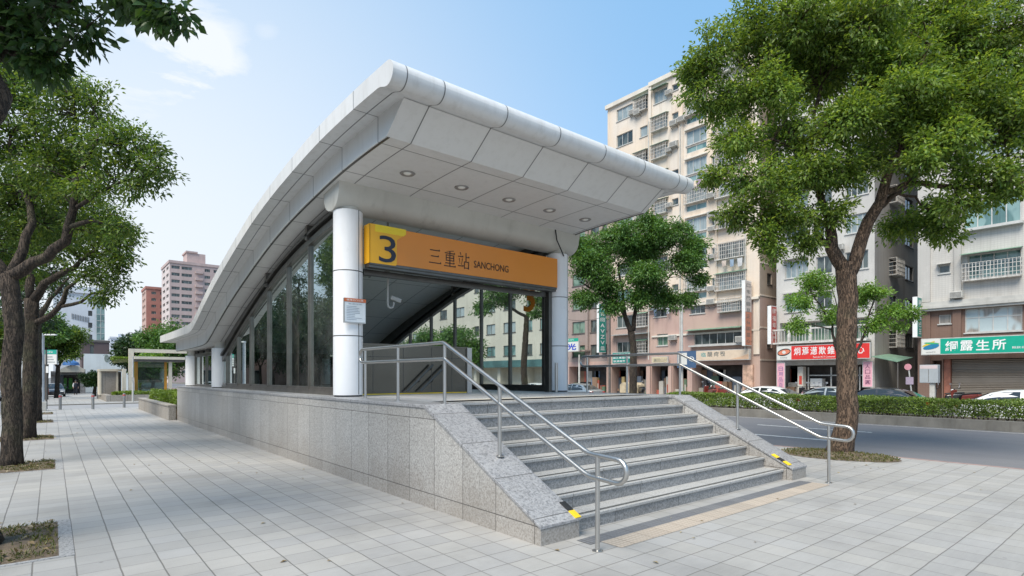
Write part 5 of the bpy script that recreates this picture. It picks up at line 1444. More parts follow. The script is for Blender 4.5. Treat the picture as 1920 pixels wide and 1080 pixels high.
# ---------------- A: tall beige apartment block
PINK = plaster('pinkish_tile_wall', (0.44, 0.30, 0.26), 0.40, None, (0.47, 0.34, 0.28))
BEIGE = plaster('beige_render', (0.68, 0.56, 0.44), 0.42, None, (0.66, 0.59, 0.51))
CREAM = plaster('pale_render', (0.68, 0.63, 0.55), 0.33)
A = thing('apartment_building', 'tall beige apartment block with caged windows and a pinkish lower front behind the median tree', 'apartment block', (FX, 30, -0.3))
ya, yb, yp = yx(1425), yx(1135), yx(1218)
ZA = 29.3
def zA(k): return 2.95 + 2.62 * (k - 1)
fa = Facade(A, 'X', FX, ya, yp, -0.3, ZA, [BEIGE, PINK], 8.0)
fl = Facade(A, 'X', FX + 0.35, yp, yb, -0.3, ZA, [BEIGE, PINK], 8.0)
rnd = random.Random(4)
cY = lambda a, b: (yx(b), yx(a))
nac = 0
ac_labels = []
for k in range(1, 11):
    z = zA(k)
    up = k >= 3
    # left column pair on the recessed part
    u0, u1 = cY(1152, 1182)
    fl.window(u0, u1, z + 0.95, z + 2.15, rnd.choice(['g_dark', 'g_teal', 'g_pale']), 'alu', 3)
    u2, u3 = cY(1188, 1210)
    if k % 2 == 0 or k < 3:
        fl.window(u2, u3, z + 0.95, z + 2.1, 'g_dark', 'alu', 2); fl.grille(u2 - 0.05, u3 + 0.05, z + 0.85, z + 2.1)
    else:
        fl.window(u2, u3 - 0.5, z + 1.0, z + 2.0, 'g_pale', 'alu', 1)
    # main part
    u0, u1 = cY(1226, 1251)
    pn = rnd.choice(['g_dark', 'g_pale', 'g_teal'])
    if up:
        fa.window(u0, u1, z + 0.8, z + 2.0, pn, 'alu', 3)
        if k % 3 != 1: fa.grille(u0 - 0.1, u1 + 0.1, z + 0.75, z + 2.0)
        else: fa.awning(u0 - 0.15, u1 + 0.15, z + 2.05, 0.5)
    u0, u1 = cY(1260, 1272)
    if up:
        fa.window(u0, u1, z + 1.25, z + 1.85, 'g_dark', 'alu', 1)
    u0, u1 = cY(1287, 1325)
    if up:
        sty = k % 3
        fa.window(u0, u1, z + 1.0, z + 2.25, rnd.choice(['g_pale', 'g_pale', 'g_teal']), 'alu', 3, 1, 0.10)
        fa.window(u0, u1, z + 0.28, z + 0.82, 'g_teal', 'alu', 2, 1, 0.10, False)
        if sty == 0: fa.grille(u0 - 0.05, u1 + 0.05, z + 0.95, z + 2.25, 0.40, None)
        fa.ledge(u0 - 0.12, u1 + 0.12, z + 2.32, z + 2.42, 0.22, CREAM)
    u0, u1 = cY(1346, 1398)
    if up:
        fa.window(u0, u1, z + 0.75, z + 2.1, rnd.choice(['g_pale', 'g_curtain', 'g_dark']), 'alu', 4)
        fa.grille(u0 - 0.06, u1 + 0.06, z + 0.7, z + 2.05, 0.45, 'awning_green' if k % 2 else None)
        u2, u3 = cY(1334, 1341)
        fa.window(u2, u3, z + 1.2, z + 1.9, 'g_dark', 'alu', 1)
# 2nd and 3rd floors, wider openings
def awin(x0, x1, y0, y1, pane, nx, f=None, **kw):
    f = f or fa; xm = (x0 + x1) / 2
    u0, u1 = yx(x1), yx(x0)
    return f.window(u0, u1, zx(xm, y1), zx(xm, y0), pane, kw.pop('frame', 'alu'), nx, **kw)
awin(1301, 1390, 622, 645, 'g_dark', 6); fa.awning(yx(1395), yx(1290), zx(1345, 618), 0.7)
fa.ledge(yx(1395), yx(1296), zx(1345, 649), zx(1345, 646), 0.45, 'alu')
awin(1232, 1252, 626, 648, 'g_green', 2)
awin(1294, 1322, 567, 588, 'g_dark', 3); awin(1351, 1390, 560, 584, 'g_pale', 4); fa.grille(yx(1392), yx(1350), zx(1370, 584), zx(1370, 559), 0.45, None)
awin(1226, 1250, 576, 594, 'g_dark', 2); fa.awning(yx(1252), yx(1222), zx(1237, 575), 0.6)
awin(1150, 1180, 632, 654, 'g_pale', 4, fl); awin(1148, 1174, 585, 602, 'g_green', 3, fl); awin(1195, 1212, 583, 603, 'g_pale', 2, fl)
fl.awning(yx(1216), yx(1146), zx(1180, 628), 0.7, 'g_pale')
# shop openings at street level
SH = MB()
for (f, a, b) in ((fa, 1392, 1300), (fa, 1290, 1262), (fa, 1254, 1222), (fl, 1212, 1180), (fl, 1172, 1142)):
    f.op.append((yx(a), yx(b), -0.25, 2.6, 1.6))
    pos = f.pos
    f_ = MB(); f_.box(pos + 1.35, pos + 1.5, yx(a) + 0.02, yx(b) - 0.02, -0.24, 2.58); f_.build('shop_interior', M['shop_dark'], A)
w1 = fa.finish(); w2 = fl.finish()
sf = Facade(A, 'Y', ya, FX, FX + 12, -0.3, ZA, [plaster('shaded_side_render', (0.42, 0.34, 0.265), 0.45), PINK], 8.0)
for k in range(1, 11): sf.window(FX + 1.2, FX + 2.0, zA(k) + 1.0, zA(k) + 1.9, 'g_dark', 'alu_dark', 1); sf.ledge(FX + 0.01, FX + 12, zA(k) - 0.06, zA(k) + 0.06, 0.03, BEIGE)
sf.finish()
shell(A, FX + 0.36, FX + 12, ya + 0.02, yb, ZA - 0.02, BEIGE, ('x0', 'y0'))
mb = MB(); mb.box(FX - 0.22, FX - 0.002, ya - 0.15, yp, ZA - 0.15, ZA + 0.25); mb.box(FX + 0.1, FX + 0.348, yp, yb + 0.15, ZA - 0.15, ZA + 0.25); mb.box(FX, FX + 12, ya - 0.15, ya - 0.002, ZA - 0.15, ZA + 0.25)
mb.build('parapet', CREAM, A)
mb = MB(); mb.box(FX - 0.16, FX - 0.002, yp - 0.28, yp + 0.02, 8, ZA - 0.16); mb.box(FX - 0.1, FX - 0.002, yx(1281), yx(1275), 8, ZA - 0.16); mb.box(FX - 0.1, FX - 0.002, ya, ya + 0.5, 3.4, ZA - 0.16); mb.box(FX - 0.08, FX - 0.002, yx(1345), yx(1343), 8, ZA - 0.16)
mb.build('pilaster', BEIGE, A)
mb = MB(); mb.box(FX - 0.3, FX - 0.002, ya, yp, 7.85, 8.05); mb.box(FX - 0.12, FX - 0.002, ya, yp - 0.3, 5.3, 5.45); mb.build('string_course', CREAM, A)
mb = MB()
for x, y0, y1 in ((1217, 640, 230), (1398, 640, 440), (1276, 640, 240)):
    p = onX(x, y0, FX - 0.14); mb.tube([(FX - 0.22, p.y, 3.2), (FX - 0.22, p.y, zx(x, y1))], 0.05, 8)
mb.build('drainpipe', M['ac'], A)
# pillars between the shops
for x0, x1, m in ((1396, 1414, 'g_pale'), ):
    mb = MB(); mb.box(FX - 0.25, FX - 0.003, yx(x1), yx(x0), -0.3, 2.55); mb.build('shop_pillar', plain('posted_pillar', (0.46, 0.30, 0.22), 0.7, var=0.4, nscale=2.2), A)
for a_, b_ in ((1300, 1291), (1261, 1255), (1221, 1214)):
    mb = MB(); mb.box(FX - 0.2, FX - 0.003, yx(a_), yx(b_), -0.3, 2.6); mb.build('shop_pillar', PINK, A)

for (x, y, f, lab) in ((1198, 212, 0.36, 'boxy air conditioner near the top left corner of the tall beige block'),
                       (1266, 232, 0, 'air conditioner beside the narrow windows high on the tall beige block'),
                       (1266, 272, 0, 'air conditioner one floor below the highest narrow-window one on the tall beige block'),
                       (1338, 402, 0, 'air conditioner left of the caged windows half way up the tall beige block'),
                       (1336, 566, 0, 'air conditioner between two third floor windows of the tall beige block'),
                       (1264, 633, 0, 'air conditioner above the beige shop sign'),
                       (1391, 636, -0.3, 'air conditioner on the bracket at the right end of the long second floor window')):
    p = onX(x, y, FX + f)
    put_ac(FX + f - 0.003, p.y, p.z - 0.23, lab)

# ---------------- D: darker pinkish block further along, E: cream block seen through the glass
D = thing('apartment_building', 'greyish pink block with teal windows just right of the right front column', 'apartment block', (FX, 43, -0.3))
MD = plaster('grey_pink_render', (0.34, 0.27, 0.24), 0.45)
yd0, yd1 = yb + 0.25, yx(1042)
fd = Facade(D, 'X', FX + 0.6, yd0, yd1, -0.3, 21.0, [MD, PINK], 3.2)
for k in range(1, 8):
    z = zA(k)
    for a, b, pn in ((1092, 1066, 'g_green'), (1116, 1100, 'g_dark'), (1131, 1122, 'g_dark'), (1058, 1047, 'g_dark')):
        fd.window(yx(a), yx(b), z + 0.75, z + 2.05, pn, 'alu_dark', 2)
fd.op.append((yx(1130), yx(1060), -0.25, 2.7, 1.6)); fd.finish()
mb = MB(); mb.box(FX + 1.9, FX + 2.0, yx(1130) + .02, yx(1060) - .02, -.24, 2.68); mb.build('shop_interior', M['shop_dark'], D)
shell(D, FX + 0.6, FX + 12, yd0, yd1, 21.0, MD, ('x0',))
mb = MB(); mb.box(FX + 0.2, FX + 0.598, yd0, yd1, 20.9, 21.4); mb.box(FX - 0.3, FX + 0.598, yx(1100), yx(1066), 4.3, 4.45); mb.box(FX + 0.3, FX + 0.598, yx(1098), yx(1093), 2.8, 20.9); mb.build('ledge', MD, D)
E_ = thing('apartment_building', 'long cream apartment block with square windows seen through the right side glass', 'apartment block', (FX, 70, -0.3))
ME = plaster('cream_render', (0.55, 0.52, 0.44), 0.3)
ye0, ye1 = yd1 + 0.2, 128
fe = Facade(E_, 'X', FX + 0.3, ye0, ye1, -0.3, 24, [ME, ME])
for k in range(1, 8):
    z = 3.4 + 2.9 * (k - 1); u = ye0 + 0.9; j = 0
    while u < ye1 - 3 and len(E_.children) < 95:
        wd = (1.9, 1.1, 2.4)[j % 3]; fe.window(u, u + wd, z + 0.8, z + 2.1, rnd.choice(['g_dark', 'g_teal', 'g_pale', 'g_dark']), 'alu_dark', 2); u += wd + (1.3, 1.9, 1.5)[j % 3] + (u - ye0) * 0.03; j += 1
u = ye0 + 0.5
while u < ye1 - 6:
    fe.op.append((u, u + 4.6, -0.25, 2.7, 1.2)); u += 5.2
fe.finish(); shell(E_, FX + 0.3, FX + 14, ye0, ye1, 24, ME, ('x0',))
mb = MB(); mb.box(FX - 0.5, FX + 0.298, ye0, ye1, 2.75, 3.6); mb.build('canopy_band', plain('teal_fascia', (0.06, 0.13, 0.13), 0.4, var=0.3, nscale=0.6), E_)
mb = MB(); mb.box(FX, FX + 0.298, ye0, ye1, 23.8, 24.5); mb.build('parapet', ME, E_)

# ---------------- B: grey-white block behind the big tree
B = thing('apartment_building', 'grey white block with balcony and red shop sign behind the big trunk', 'apartment block', (FX, 17, -0.3))
yb0, yb1 = yx(1640), yx(1456)
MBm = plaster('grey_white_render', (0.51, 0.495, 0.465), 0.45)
MBs = plaster('dark_side_render', (0.34, 0.32, 0.295), 0.55)  # darker base than the front render, with heavier stain streaks
fb = Facade(B, 'X', FX, yb0, yb1, -0.3, 31, [MBm, MBm])
for k in range(2, 11):
    z = zA(k) + 0.3
    fb.window(yx(1515), yx(1472), z + 0.7, z + 2.0, rnd.choice(['g_dark', 'g_pale', 'g_teal']), 'alu', 4)
    fb.window(yx(1560), yx(1530), z + 0.7, z + 2.0, 'g_dark', 'alu', 2)
    fb.window(yx(1628), yx(1585), z + 0.7, z + 2.0, rnd.choice(['g_dark', 'g_pale']), 'alu', 4)
    fb.ledge(yx(1516), yx(1470), z + 2.1, z + 2.2, 0.4, MBm)
fb.window(yx(1628), yx(1462), zx(1545, 637), zx(1545, 600), 'g_green', 'alu', 8, depth=0.9)
fb.op.append((yx(1632), yx(1464), -0.25, zx(1545, 684), 1.8))
fb.finish()
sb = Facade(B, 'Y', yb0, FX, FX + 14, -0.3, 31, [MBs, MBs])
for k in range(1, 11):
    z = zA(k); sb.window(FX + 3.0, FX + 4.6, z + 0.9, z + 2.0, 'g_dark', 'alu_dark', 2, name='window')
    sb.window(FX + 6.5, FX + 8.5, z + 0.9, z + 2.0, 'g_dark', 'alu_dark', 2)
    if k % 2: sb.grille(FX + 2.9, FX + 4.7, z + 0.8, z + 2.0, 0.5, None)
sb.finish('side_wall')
shell(B, FX, FX + 14, yb0, yb1, 31, MBm, ('x0', 'y0'))
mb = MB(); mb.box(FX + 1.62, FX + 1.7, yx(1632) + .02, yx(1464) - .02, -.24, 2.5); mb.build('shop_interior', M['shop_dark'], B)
# balcony with railings, glass shop front, fridge, columns
mb = MB(); mb.box(FX - 1.0, FX - 0.002, yx(1634), yx(1460), zx(1545, 643), zx(1545, 640)); 
for k in range(30):
    u = yx(1634) + (yx(1460) - yx(1634)) * k / 29; mb.box(FX - 1.0, FX - 0.97, u - 0.015, u + 0.015, zx(1545, 640), zx(1545, 617))
mb.box(FX - 1.02, FX - 0.95, yx(1634), yx(1460), zx(1545, 617), zx(1545, 614.5))
for x in (1490, 1530, 1612): mb.box(FX - 1.03, FX - 0.94, yx(x) - 0.07, yx(x) + 0.07, zx(1545, 640), zx(1545, 608))
mb.build('balcony', M['grille'], B)
mb = MB()
for x in (1509, 1552, 1606): mb.box(FX + 0.6, FX + 0.68, yx(x) - 0.04, yx(x) + 0.04, -0.25, 2.3)
mb.box(FX + 0.6, FX + 0.68, yx(1630), yx(1510), 1.65, 1.73); mb.build('shop_frame', M['alu'], B)
mb = MB(); mb.box(FX - 0.05, FX + 0.5, yx(1506), yx(1496), -0.25, 2.35); mb.build('shop_pillar', plain('cream_pillar', (0.50, 0.46, 0.40), 0.6, var=0.15), B)
mb = MB(); mb.box(FX + 0.75, FX + 1.4, yx(1533), yx(1511), -0.25, 1.45); mb.build('counter', M['white_paint'], B)
mb = MB(); mb.box(FX - 0.06, FX - 0.052, yx(1504), yx(1499), 1.0, 1.65); mb.build('red_poster', plain('red_paper', (0.55, 0.06, 0.04), 0.6), B)
mb = MB(); mb.box(FX + 1.6, FX + 1.61, yx(1495), yx(1482), -0.2, 1.7); mb.build('door_panel', plain('reddish_door', (0.25, 0.07, 0.04), 0.6), B)

# ---------------- C: grey tiled building on the right with brown lower storey
C_ = thing('apartment_building', 'light grey tiled building with brown lower storey and roller shutter at the right edge', 'apartment block', (FX, 4, -0.3))
yc0, yc1 = -14.0, yx(1722)
MC = plaster('grey_mosaic_tile', (0.53, 0.51, 0.475), 0.38, 0.16)
MCb = plaster('brown_mosaic_tile', (0.20, 0.125, 0.095), 0.4, 0.14)
zs_ = zx(1830, 577)
fc = Facade(C_, 'X', FX, yc0, yc1, -0.3, 33, [MC, MCb], zs_)
def cwin(x0, x1, y0, y1, pane, nx, nz=1, **kw):
    xm = (x0 + x1) / 2
    return fc.window(yx(x1), yx(x0), zx(xm, y1), zx(xm, y0), pane, kw.pop('frame', 'alu'), nx, nz, **kw)
cwin(1809, 1917, 576, 622, 'g_curtain', 4, 2, rail=0.62); cwin(1760, 1783, 590, 607, 'g_curtain', 1)
cwin(1814, 1914, 472, 518, 'g_teal', 4, 2, rail=0.62, depth=0.25); fc.grille(yx(1916), yx(1807), zx(1862, 522), zx(1862, 490), 0.45, None)
fc.awning(yx(1918), yx(1804), zx(1862, 474), 0.7, 'awning_green')
cwin(1760, 1781, 497, 512, 'g_dark', 1); fc.awning(yx(1783), yx(1757), zx(1770, 496), 0.35, 'ac', 0.06)
cwin(1807, 1915, 372, 422, 'g_teal', 4, 1, depth=0.1); fc.ledge(yx(1920), yx(1804), zx(1862, 428), zx(1862, 423), 0.4, 'alu')
for k in range(1, 7):
    dz = 4.05 * k
    for (x0, x1, y0, y1, pn, nx) in ((1807, 1915, 372, 422, 'g_pale', 4), (1760, 1781, 397, 414, 'g_dark', 1)):
        xm = (x0 + x1) / 2; fc.window(yx(x1), yx(x0), zx(xm, y1) + dz, zx(xm, y0) + dz, pn, 'alu', nx)
for k in range(0, 8):
    for u in (-0.5, -5.0, -9.0): fc.window(u - 1.4, u + 1.4, 3.6 + 3.2 * k, 5.0 + 3.2 * k, 'g_pale', 'alu', 4)
fc.op.append((yx(1990), yx(1768), -0.25, zx(1850, 672), 0.5))
fc.op.append((yx(1766), yx(1748), -0.25, zx(1757, 676), 0.9))
fc.finish()
shell(C_, FX, FX + 14, yc0, yc1, 33, MC, ('x0', 'y0'))
mb = MB(); mb.box(FX - 0.35, FX - 0.003, yc0, yc1 + 0.1, zs_ - 0.02, zs_ + 0.55); mb.box(FX - 0.45, FX - 0.35, yc0, yc1 + 0.1, zs_ + 0.12, zs_ + 0.3); mb.build('string_course', plain('grey_cement_band', (0.42, 0.41, 0.38), 0.8, var=0.15, nscale=1.0, dirt=((0.18, 0.17, 0.14), 1.2, 0.6)), C_)
mb = MB(); mb.box(FX - 0.14, FX - 0.003, yx(1803), yx(1790), zs_ + 0.6, 33); mb.box(FX - 0.14, FX - 0.003, yx(1745), yc1, zs_ + 0.6, 33); mb.build('pilaster', MC, C_)
mb = MB(); mb.box(FX - 0.14, FX - 0.003, yx(1803), yx(1787), 3.9, zs_ - 0.05); mb.box(FX - 0.14, FX - 0.003, yx(1745), yc1, -0.3, zs_ - 0.05); mb.build('pilaster', MCb, C_)
sh_m, nt, p, out = new_mat('roller_shutter'); co = objco(nt); Zz = nd(nt, 'ShaderNodeSeparateXYZ', {0: co}).outputs[2]
sl_ = mth(nt, 'FRACT', mth(nt, 'DIVIDE', Zz, 0.12)); nn = noise(nt, co, 1.2, 5)
nt.links.new(mixc(nt, nn, (0.15, 0.125, 0.10), (0.23, 0.20, 0.165)), p.inputs['Base Color']); rough_of(p, 0.55)
bump(nt, p, mth(nt, 'ABSOLUTE', mth(nt, 'SUBTRACT', sl_, 0.5)), 1.0, 0.05)
mb = MB(); z = -0.25
zt_s = zx(1850, 672)
while z < zt_s - 0.1:
    mb.prism([(FX + 0.36, yx(1985), z), (FX + 0.33, yx(1985), z + 0.05), (FX + 0.36, yx(1985), z + 0.1), (FX + 0.42, yx(1985), z + 0.1), (FX + 0.42, yx(1985), z)], (0, yx(1782) - yx(1985), 0)); z += 0.105
mb.build('roller_shutter', sh_m, C_)
mb = MB(); mb.box(FX + 0.1, FX + 0.48, yx(1781), yx(1769), -0.25, zt_s - 0.01); mb.build('shutter_pier', plain('red_brown_pier', (0.22, 0.085, 0.055), 0.7, var=0.25), C_)

# ---------------- what stands in the open shop fronts
gm, nt, p, out = new_mat('mixed_shop_goods')
geo = nd(nt, 'ShaderNodeNewGeometry'); cr = nd(nt, 'ShaderNodeValToRGB', {0: geo.outputs['Random Per Island']}); cr.color_ramp.interpolation = 'CONSTANT'
cols = [(0.30, 0.28, 0.24), (0.08, 0.10, 0.13), (0.35, 0.09, 0.06), (0.40, 0.38, 0.34), (0.10, 0.16, 0.10), (0.45, 0.33, 0.14), (0.05, 0.05, 0.055), (0.12, 0.17, 0.26), (0.22, 0.14, 0.09)]
el = cr.color_ramp.elements; el[0].color = (*cols[0], 1); el[1].position = 1 / 9; el[1].color = (*cols[1], 1)
for k in range(2, 9): e = el.new(k / 9); e.color = (*cols[k], 1)
nt.links.new(cr.outputs[0], p.inputs['Base Color']); rough_of(p, 0.6)
def goods(root, pos, u0, u1, seed, n=26, depth=1.3, top=1.9):
    r_ = random.Random(seed); mb = MB()
    for k in range(n):
        u = r_.uniform(u0 + 0.2, u1 - 0.2); d = r_.uniform(0.3, depth); h_ = r_.choice([0.35, 0.6, 0.9, 1.2, top]); w_ = r_.uniform(0.12, 0.4)
        mb.box(pos + d, pos + d + r_.uniform(0.1, 0.3), u - w_, u + w_, -0.24, -0.24 + h_ * r_.uniform(0.7, 1.0))
        if r_.random() < 0.4: mb.box(pos + d - 0.02, pos + d - 0.005, u - w_ * 0.6, u + w_ * 0.6, 0.1, 0.1 + h_ * 0.4)
    for k in range(5):
        u = r_.uniform(u0 + 0.3, u1 - 0.3); mb.box(pos + depth - 0.05, pos + depth - 0.01, u - 0.3, u + 0.3, 1.0, 2.2)
    g = mb.build('shop_goods', gm, root); g['kind'] = 'stuff'
for i, (f, a, b, rt) in enumerate(((fa, 1392, 1300, A), (fa, 1290, 1262, A), (fa, 1254, 1222, A), (fl, 1212, 1180, A), (fl, 1172, 1142, A), (fd, 1130, 1060, D))):
    goods(rt, f.pos, yx(a), yx(b), 200 + i, 30 if i in (0, 5) else 14)
goods(B, FX + 0.1, yx(1490), yx(1466), 210, 10, 1.3, 1.6); goods(B, FX + 0.7, yx(1628), yx(1556), 211, 18, 0.9, 1.4)
rq = random.Random(77)
ordn = ['', 'first', 'second', 'third', 'fourth', 'fifth', 'sixth', 'seventh', 'eighth', 'ninth', 'tenth']
for k in range(3, 11):
    for (x, nm, dz) in ((1256, 'narrow left column', 1.05), (1281, 'column beside the wide windows', 0.5), (1336, 'column left of the cages', 0.75)):
        if rq.random() < 0.55:
            u = yx(x); put_ac(FX - 0.003, u, zA(k) + dz + rq.uniform(-.1, .2), 'air conditioner on upper floor %s of the tall beige block, %s' % (ordn[k], nm), rq.uniform(0.75, 1.0))
    if rq.random() < 0.5:
        put_ac(FX + 0.347, yx(1184), zA(k) + 0.9, 'air conditioner on upper floor %s of the tall beige block, recessed far left bay' % ordn[k], 0.9)
for k, (x, y) in enumerate(((1700, 470), (1700, 545))):
    pass
for (x, y, lab) in ((1793, 402, 'air conditioner high on the grey tiled building, left of the teal window'), (1796, 560, 'air conditioner at the cement band of the grey tiled building'), (1524, 520, 'air conditioner on the grey white block left of the big trunk'), (1576, 470, 'air conditioner on the grey white block just behind the big trunk')):
    q = onX(x, y, FX); put_ac(FX - 0.145, q.y, q.z, lab, 0.9)
def washing(x, y, lab, cols, seed):
    q = onX(x, y, FX - 0.45); t = thing('washing', lab, 'laundry', tuple(q)); r_ = random.Random(seed)
    mb = MB(); mb.tube([(q.x, q.y - 0.9, q.z), (q.x, q.y + 0.9, q.z)], 0.012, 5); mb.build('rod', M['alu'], t)
    for k, c in enumerate(cols):
        u = q.y - 0.7 + 1.4 * k / max(1, len(cols) - 1); h_ = r_.uniform(0.5, 0.75); w_ = r_.uniform(0.16, 0.24)
        mb = MB(); mb.prism([(q.x, u - w_, q.z), (q.x, u + w_, q.z), (q.x + 0.03, u + w_ * 0.8, q.z - h_), (q.x - 0.02, u - w_ * 0.85, q.z - h_ * 0.95)], (0.02, 0, 0)); mb.build('garment', flat('cloth_%d_%d' % (seed, k), c, 0.9), t)
washing(1310, 336, 'dark and mauve garments drying under a caged window of the tall beige block', [(0.05, 0.05, 0.10), (0.35, 0.25, 0.36), (0.4, 0.4, 0.42)], 5)
washing(1372, 486, 'pale garments drying between two caged windows of the tall beige block', [(0.5, 0.5, 0.5), (0.25, 0.33, 0.42), (0.5, 0.42, 0.36)], 6)
washing(1240, 578, 'small garments drying under the green awning of the pinkish front', [(0.45, 0.45, 0.5), (0.1, 0.14, 0.2)], 7)
# ---------------- signs
def sign_x(name, label, x0, x1, ytop, ybot, X, th, face, frame='alu', group=None, xr=None):
    """board parallel to the facades, facing the road; pixel heights are read at x0"""
    ua, ub = onX(x1, 706, X).y, onX(x0, 706, X).y
    xr = xr or x0
    z0, z1 = onX(xr, ybot, X).z, onX(xr, ytop, X).z
    t = thing(name, label, 'sign', (X, (ua + ub) / 2, z0), 0, group)
    mb = MB(); mb.box(X, X + th, ua, ub, z0, z1); mb.build('frame', M[frame], t)
    mb = MB(); e = 0.05; mb.box(X - 0.006, X - 0.001, ua + e, ub - e, z0 + e, z1 - e); mb.build('face', face, t)
    return t, ua, ub, z0, z1
WR, UPV = (0, -1, 0), (0, 0, 1)
WHITE = M['white_paint']
RED = flat('red_sign_face', (0.62, 0.035, 0.03)); GREEN = flat('green_sign_face', (0.005, 0.33, 0.22)); CREAMS = flat('cream_sign_face', (0.62, 0.50, 0.38)); OFFW = flat('off_white_sign_face', (0.62, 0.62, 0.58)); TEAL = flat('teal_sign_face', (0.01, 0.21, 0.17)); BLUE = flat('blue_sign_ink', (0.03, 0.06, 0.42)); ORG = flat('orange_strip_face', (0.50, 0.20, 0.13)); MAR = flat('maroon_sign_face', (0.40, 0.07, 0.06)); PINKS = flat('pink_banner_face', (0.68, 0.36, 0.42)); GREY = flat('grey_ink', (0.10, 0.12, 0.12))
def blob(mb, c, a, b, right=WR, n=20, dx=-0.01, tilt=0.0):
    r = Vector(right)
    mb.poly([Vector(c) + r * (a * math.cos(6.283 * k / n)) + Vector((dx, 0, b * math.sin(6.283 * k / n) + tilt * a * math.cos(6.283 * k / n))) for k in range(n)])
# red shop sign
t, ua, ub, z0, z1 = sign_x('shop_sign', 'long red shop sign with white characters and eye logo, half hidden by the big trunk', 1456, 1632, 649, 676, FX - 0.9, 0.25, RED)
H_ = z1 - z0; xf = FX - 0.908
mb = MB(); mb.box(xf - 0.004, xf, ub - (ub - ua) * 0.175, ub - 0.05, z0 + 0.05, z1 - 0.05); mb.build('logo_panel', OFFW, t)
cl_ = (xf - 0.004, ub - (ub - ua) * 0.09, (z0 + z1) / 2 + 0.06)
mb = MB(); blob(mb, cl_, 0.50, 0.27, tilt=0.15); mb.build('logo_ring', M['black_rubber'], t)
mb = MB(); blob(mb, cl_, 0.44, 0.19, dx=-0.014, tilt=0.15); mb.build('logo_eye', flat('logo_orange', (0.62, 0.20, 0.12)), t)
mb = MB(); blob(mb, cl_, 0.14, 0.12, dx=-0.018); mb.build('logo_pupil', OFFW, t)
mb = MB()
for k, ch in enumerate('炯焉濍欺錐'): write(mb, ch, (xf - 0.002, ub - (ub - ua) * (0.205 + 0.092 * k), z0 + H_ * 0.33), WR, UPV, (ub - ua) * 0.074, H_ * 0.52, 0.012)
write(mb, '心', (xf - 0.002, ub - (ub - ua) * 0.865, z0 + H_ * 0.33), WR, UPV, (ub - ua) * 0.078, H_ * 0.5, 0.012)
write(mb, '中', (xf - 0.002, ub - (ub - ua) * 0.77, z0 + H_ * 0.33), WR, UPV, (ub - ua) * 0.07, H_ * 0.52, 0.012)
write(mb, 'Rentcle ACT Customer Servic', (xf - 0.002, ub - (ub - ua) * 0.42, z0 + H_ * 0.13), WR, UPV, (ub - ua) * 0.3, H_ * 0.10)
mb.build('lettering', WHITE, t)
mb = MB(); write(mb, 'Snowhed', (xf - 0.006, ub - (ub - ua) * 0.045, z0 + H_ * 0.14), WR, UPV, (ub - ua) * 0.08, H_ * 0.09); mb.build('logo_text', GREY, t)
# green shop sign
t, ua, ub, z0, z1 = sign_x('shop_sign', 'long green shop sign with white characters above the roller shutter on the right', 1727, 1990, 635.5, 666, FX - 0.9, 0.25, GREEN)
H_ = z1 - z0; W_ = ub - ua; u192 = onX(1920, 706, FX - 0.9).y; W2 = ub - u192
mb = MB(); mb.box(xf - 0.004, xf, ub - W2 * 0.205, ub - 0.04, z0 + 0.04, z1 - 0.04); mb.build('logo_panel', OFFW, t)
lc = (xf - 0.004, ub - W2 * 0.105, (z0 + z1) / 2 + 0.05)
for nm, c, dy, dz, a, b, tl, dx in (('logo_yellow', (0.62, 0.48, 0.05), 0.12, 0.13, 0.34, 0.07, 0.45, -0.010), ('logo_green', (0.05, 0.35, 0.15), -0.05, 0.16, 0.40, 0.06, -0.1, -0.013), ('logo_blue', (0.02, 0.18, 0.33), -0.02, -0.06, 0.42, 0.15, 0.2, -0.016)):
    mb = MB(); blob(mb, (lc[0], lc[1] + dy, lc[2] + dz), a, b, dx=dx, tilt=tl); mb.build(nm, flat(nm, c), t)
mb = MB(); write(mb, 'UNITRUST IP', (xf - 0.006, lc[1] + 0.26, z0 + H_ * 0.13), WR, UPV, 0.5, H_ * 0.07); mb.build('logo_text', GREY, t)
mb = MB()
for k, ch in enumerate('綱露生所'): write(mb, ch, (xf - 0.002, ub - W2 * (0.255 + 0.153 * k), z0 + H_ * 0.2), WR, UPV, W2 * 0.128, H_ * 0.6, 0.016)
write(mb, '縣飲名床', (xf - 0.002, ub - W2 * 0.895, z0 + H_ * 0.24), WR, UPV, W2 * 0.16, H_ * 0.13)
mb.build('lettering', WHITE, t)
# beige clinic sign on building A
t, ua, ub, z0, z1 = sign_x('shop_sign', 'long beige shop sign with dark characters under the long window of the tall block', 1300, 1405, 658, 677, FX - 0.6, 0.3, CREAMS)
H_ = z1 - z0; xf2 = FX - 0.608
mb = MB()
for k, ch in enumerate('醍疴殿'): write(mb, ch, (xf2, ub - (ub - ua) * (0.27 + 0.115 * k), z0 + H_ * 0.38), WR, UPV, (ub - ua) * 0.09, H_ * 0.46, 0.008)
mb.build('lettering', GREY, t)
mb = MB(); write(mb, '临', (xf2, ub - (ub - ua) * 0.15, z0 + H_ * 0.38), WR, UPV, (ub - ua) * 0.09, H_ * 0.42, 0.008); mb.build('teal_lettering', flat('teal_ink', (0.05, 0.3, 0.3)), t)
mb = MB(); mb.poly([(xf2 - 0.001, ub - (ub - ua) * 0.66, z0 + 0.06), (xf2 - 0.001, ua + 0.06, z0 + 0.06), (xf2 - 0.001, ua + 0.06, z0 + H_ * 0.55), (xf2 - 0.001, ub - (ub - ua) * 0.85, z0 + H_ * 0.3)])
mb.build('printed_band', flat('peach_print', (0.60, 0.40, 0.26)), t)
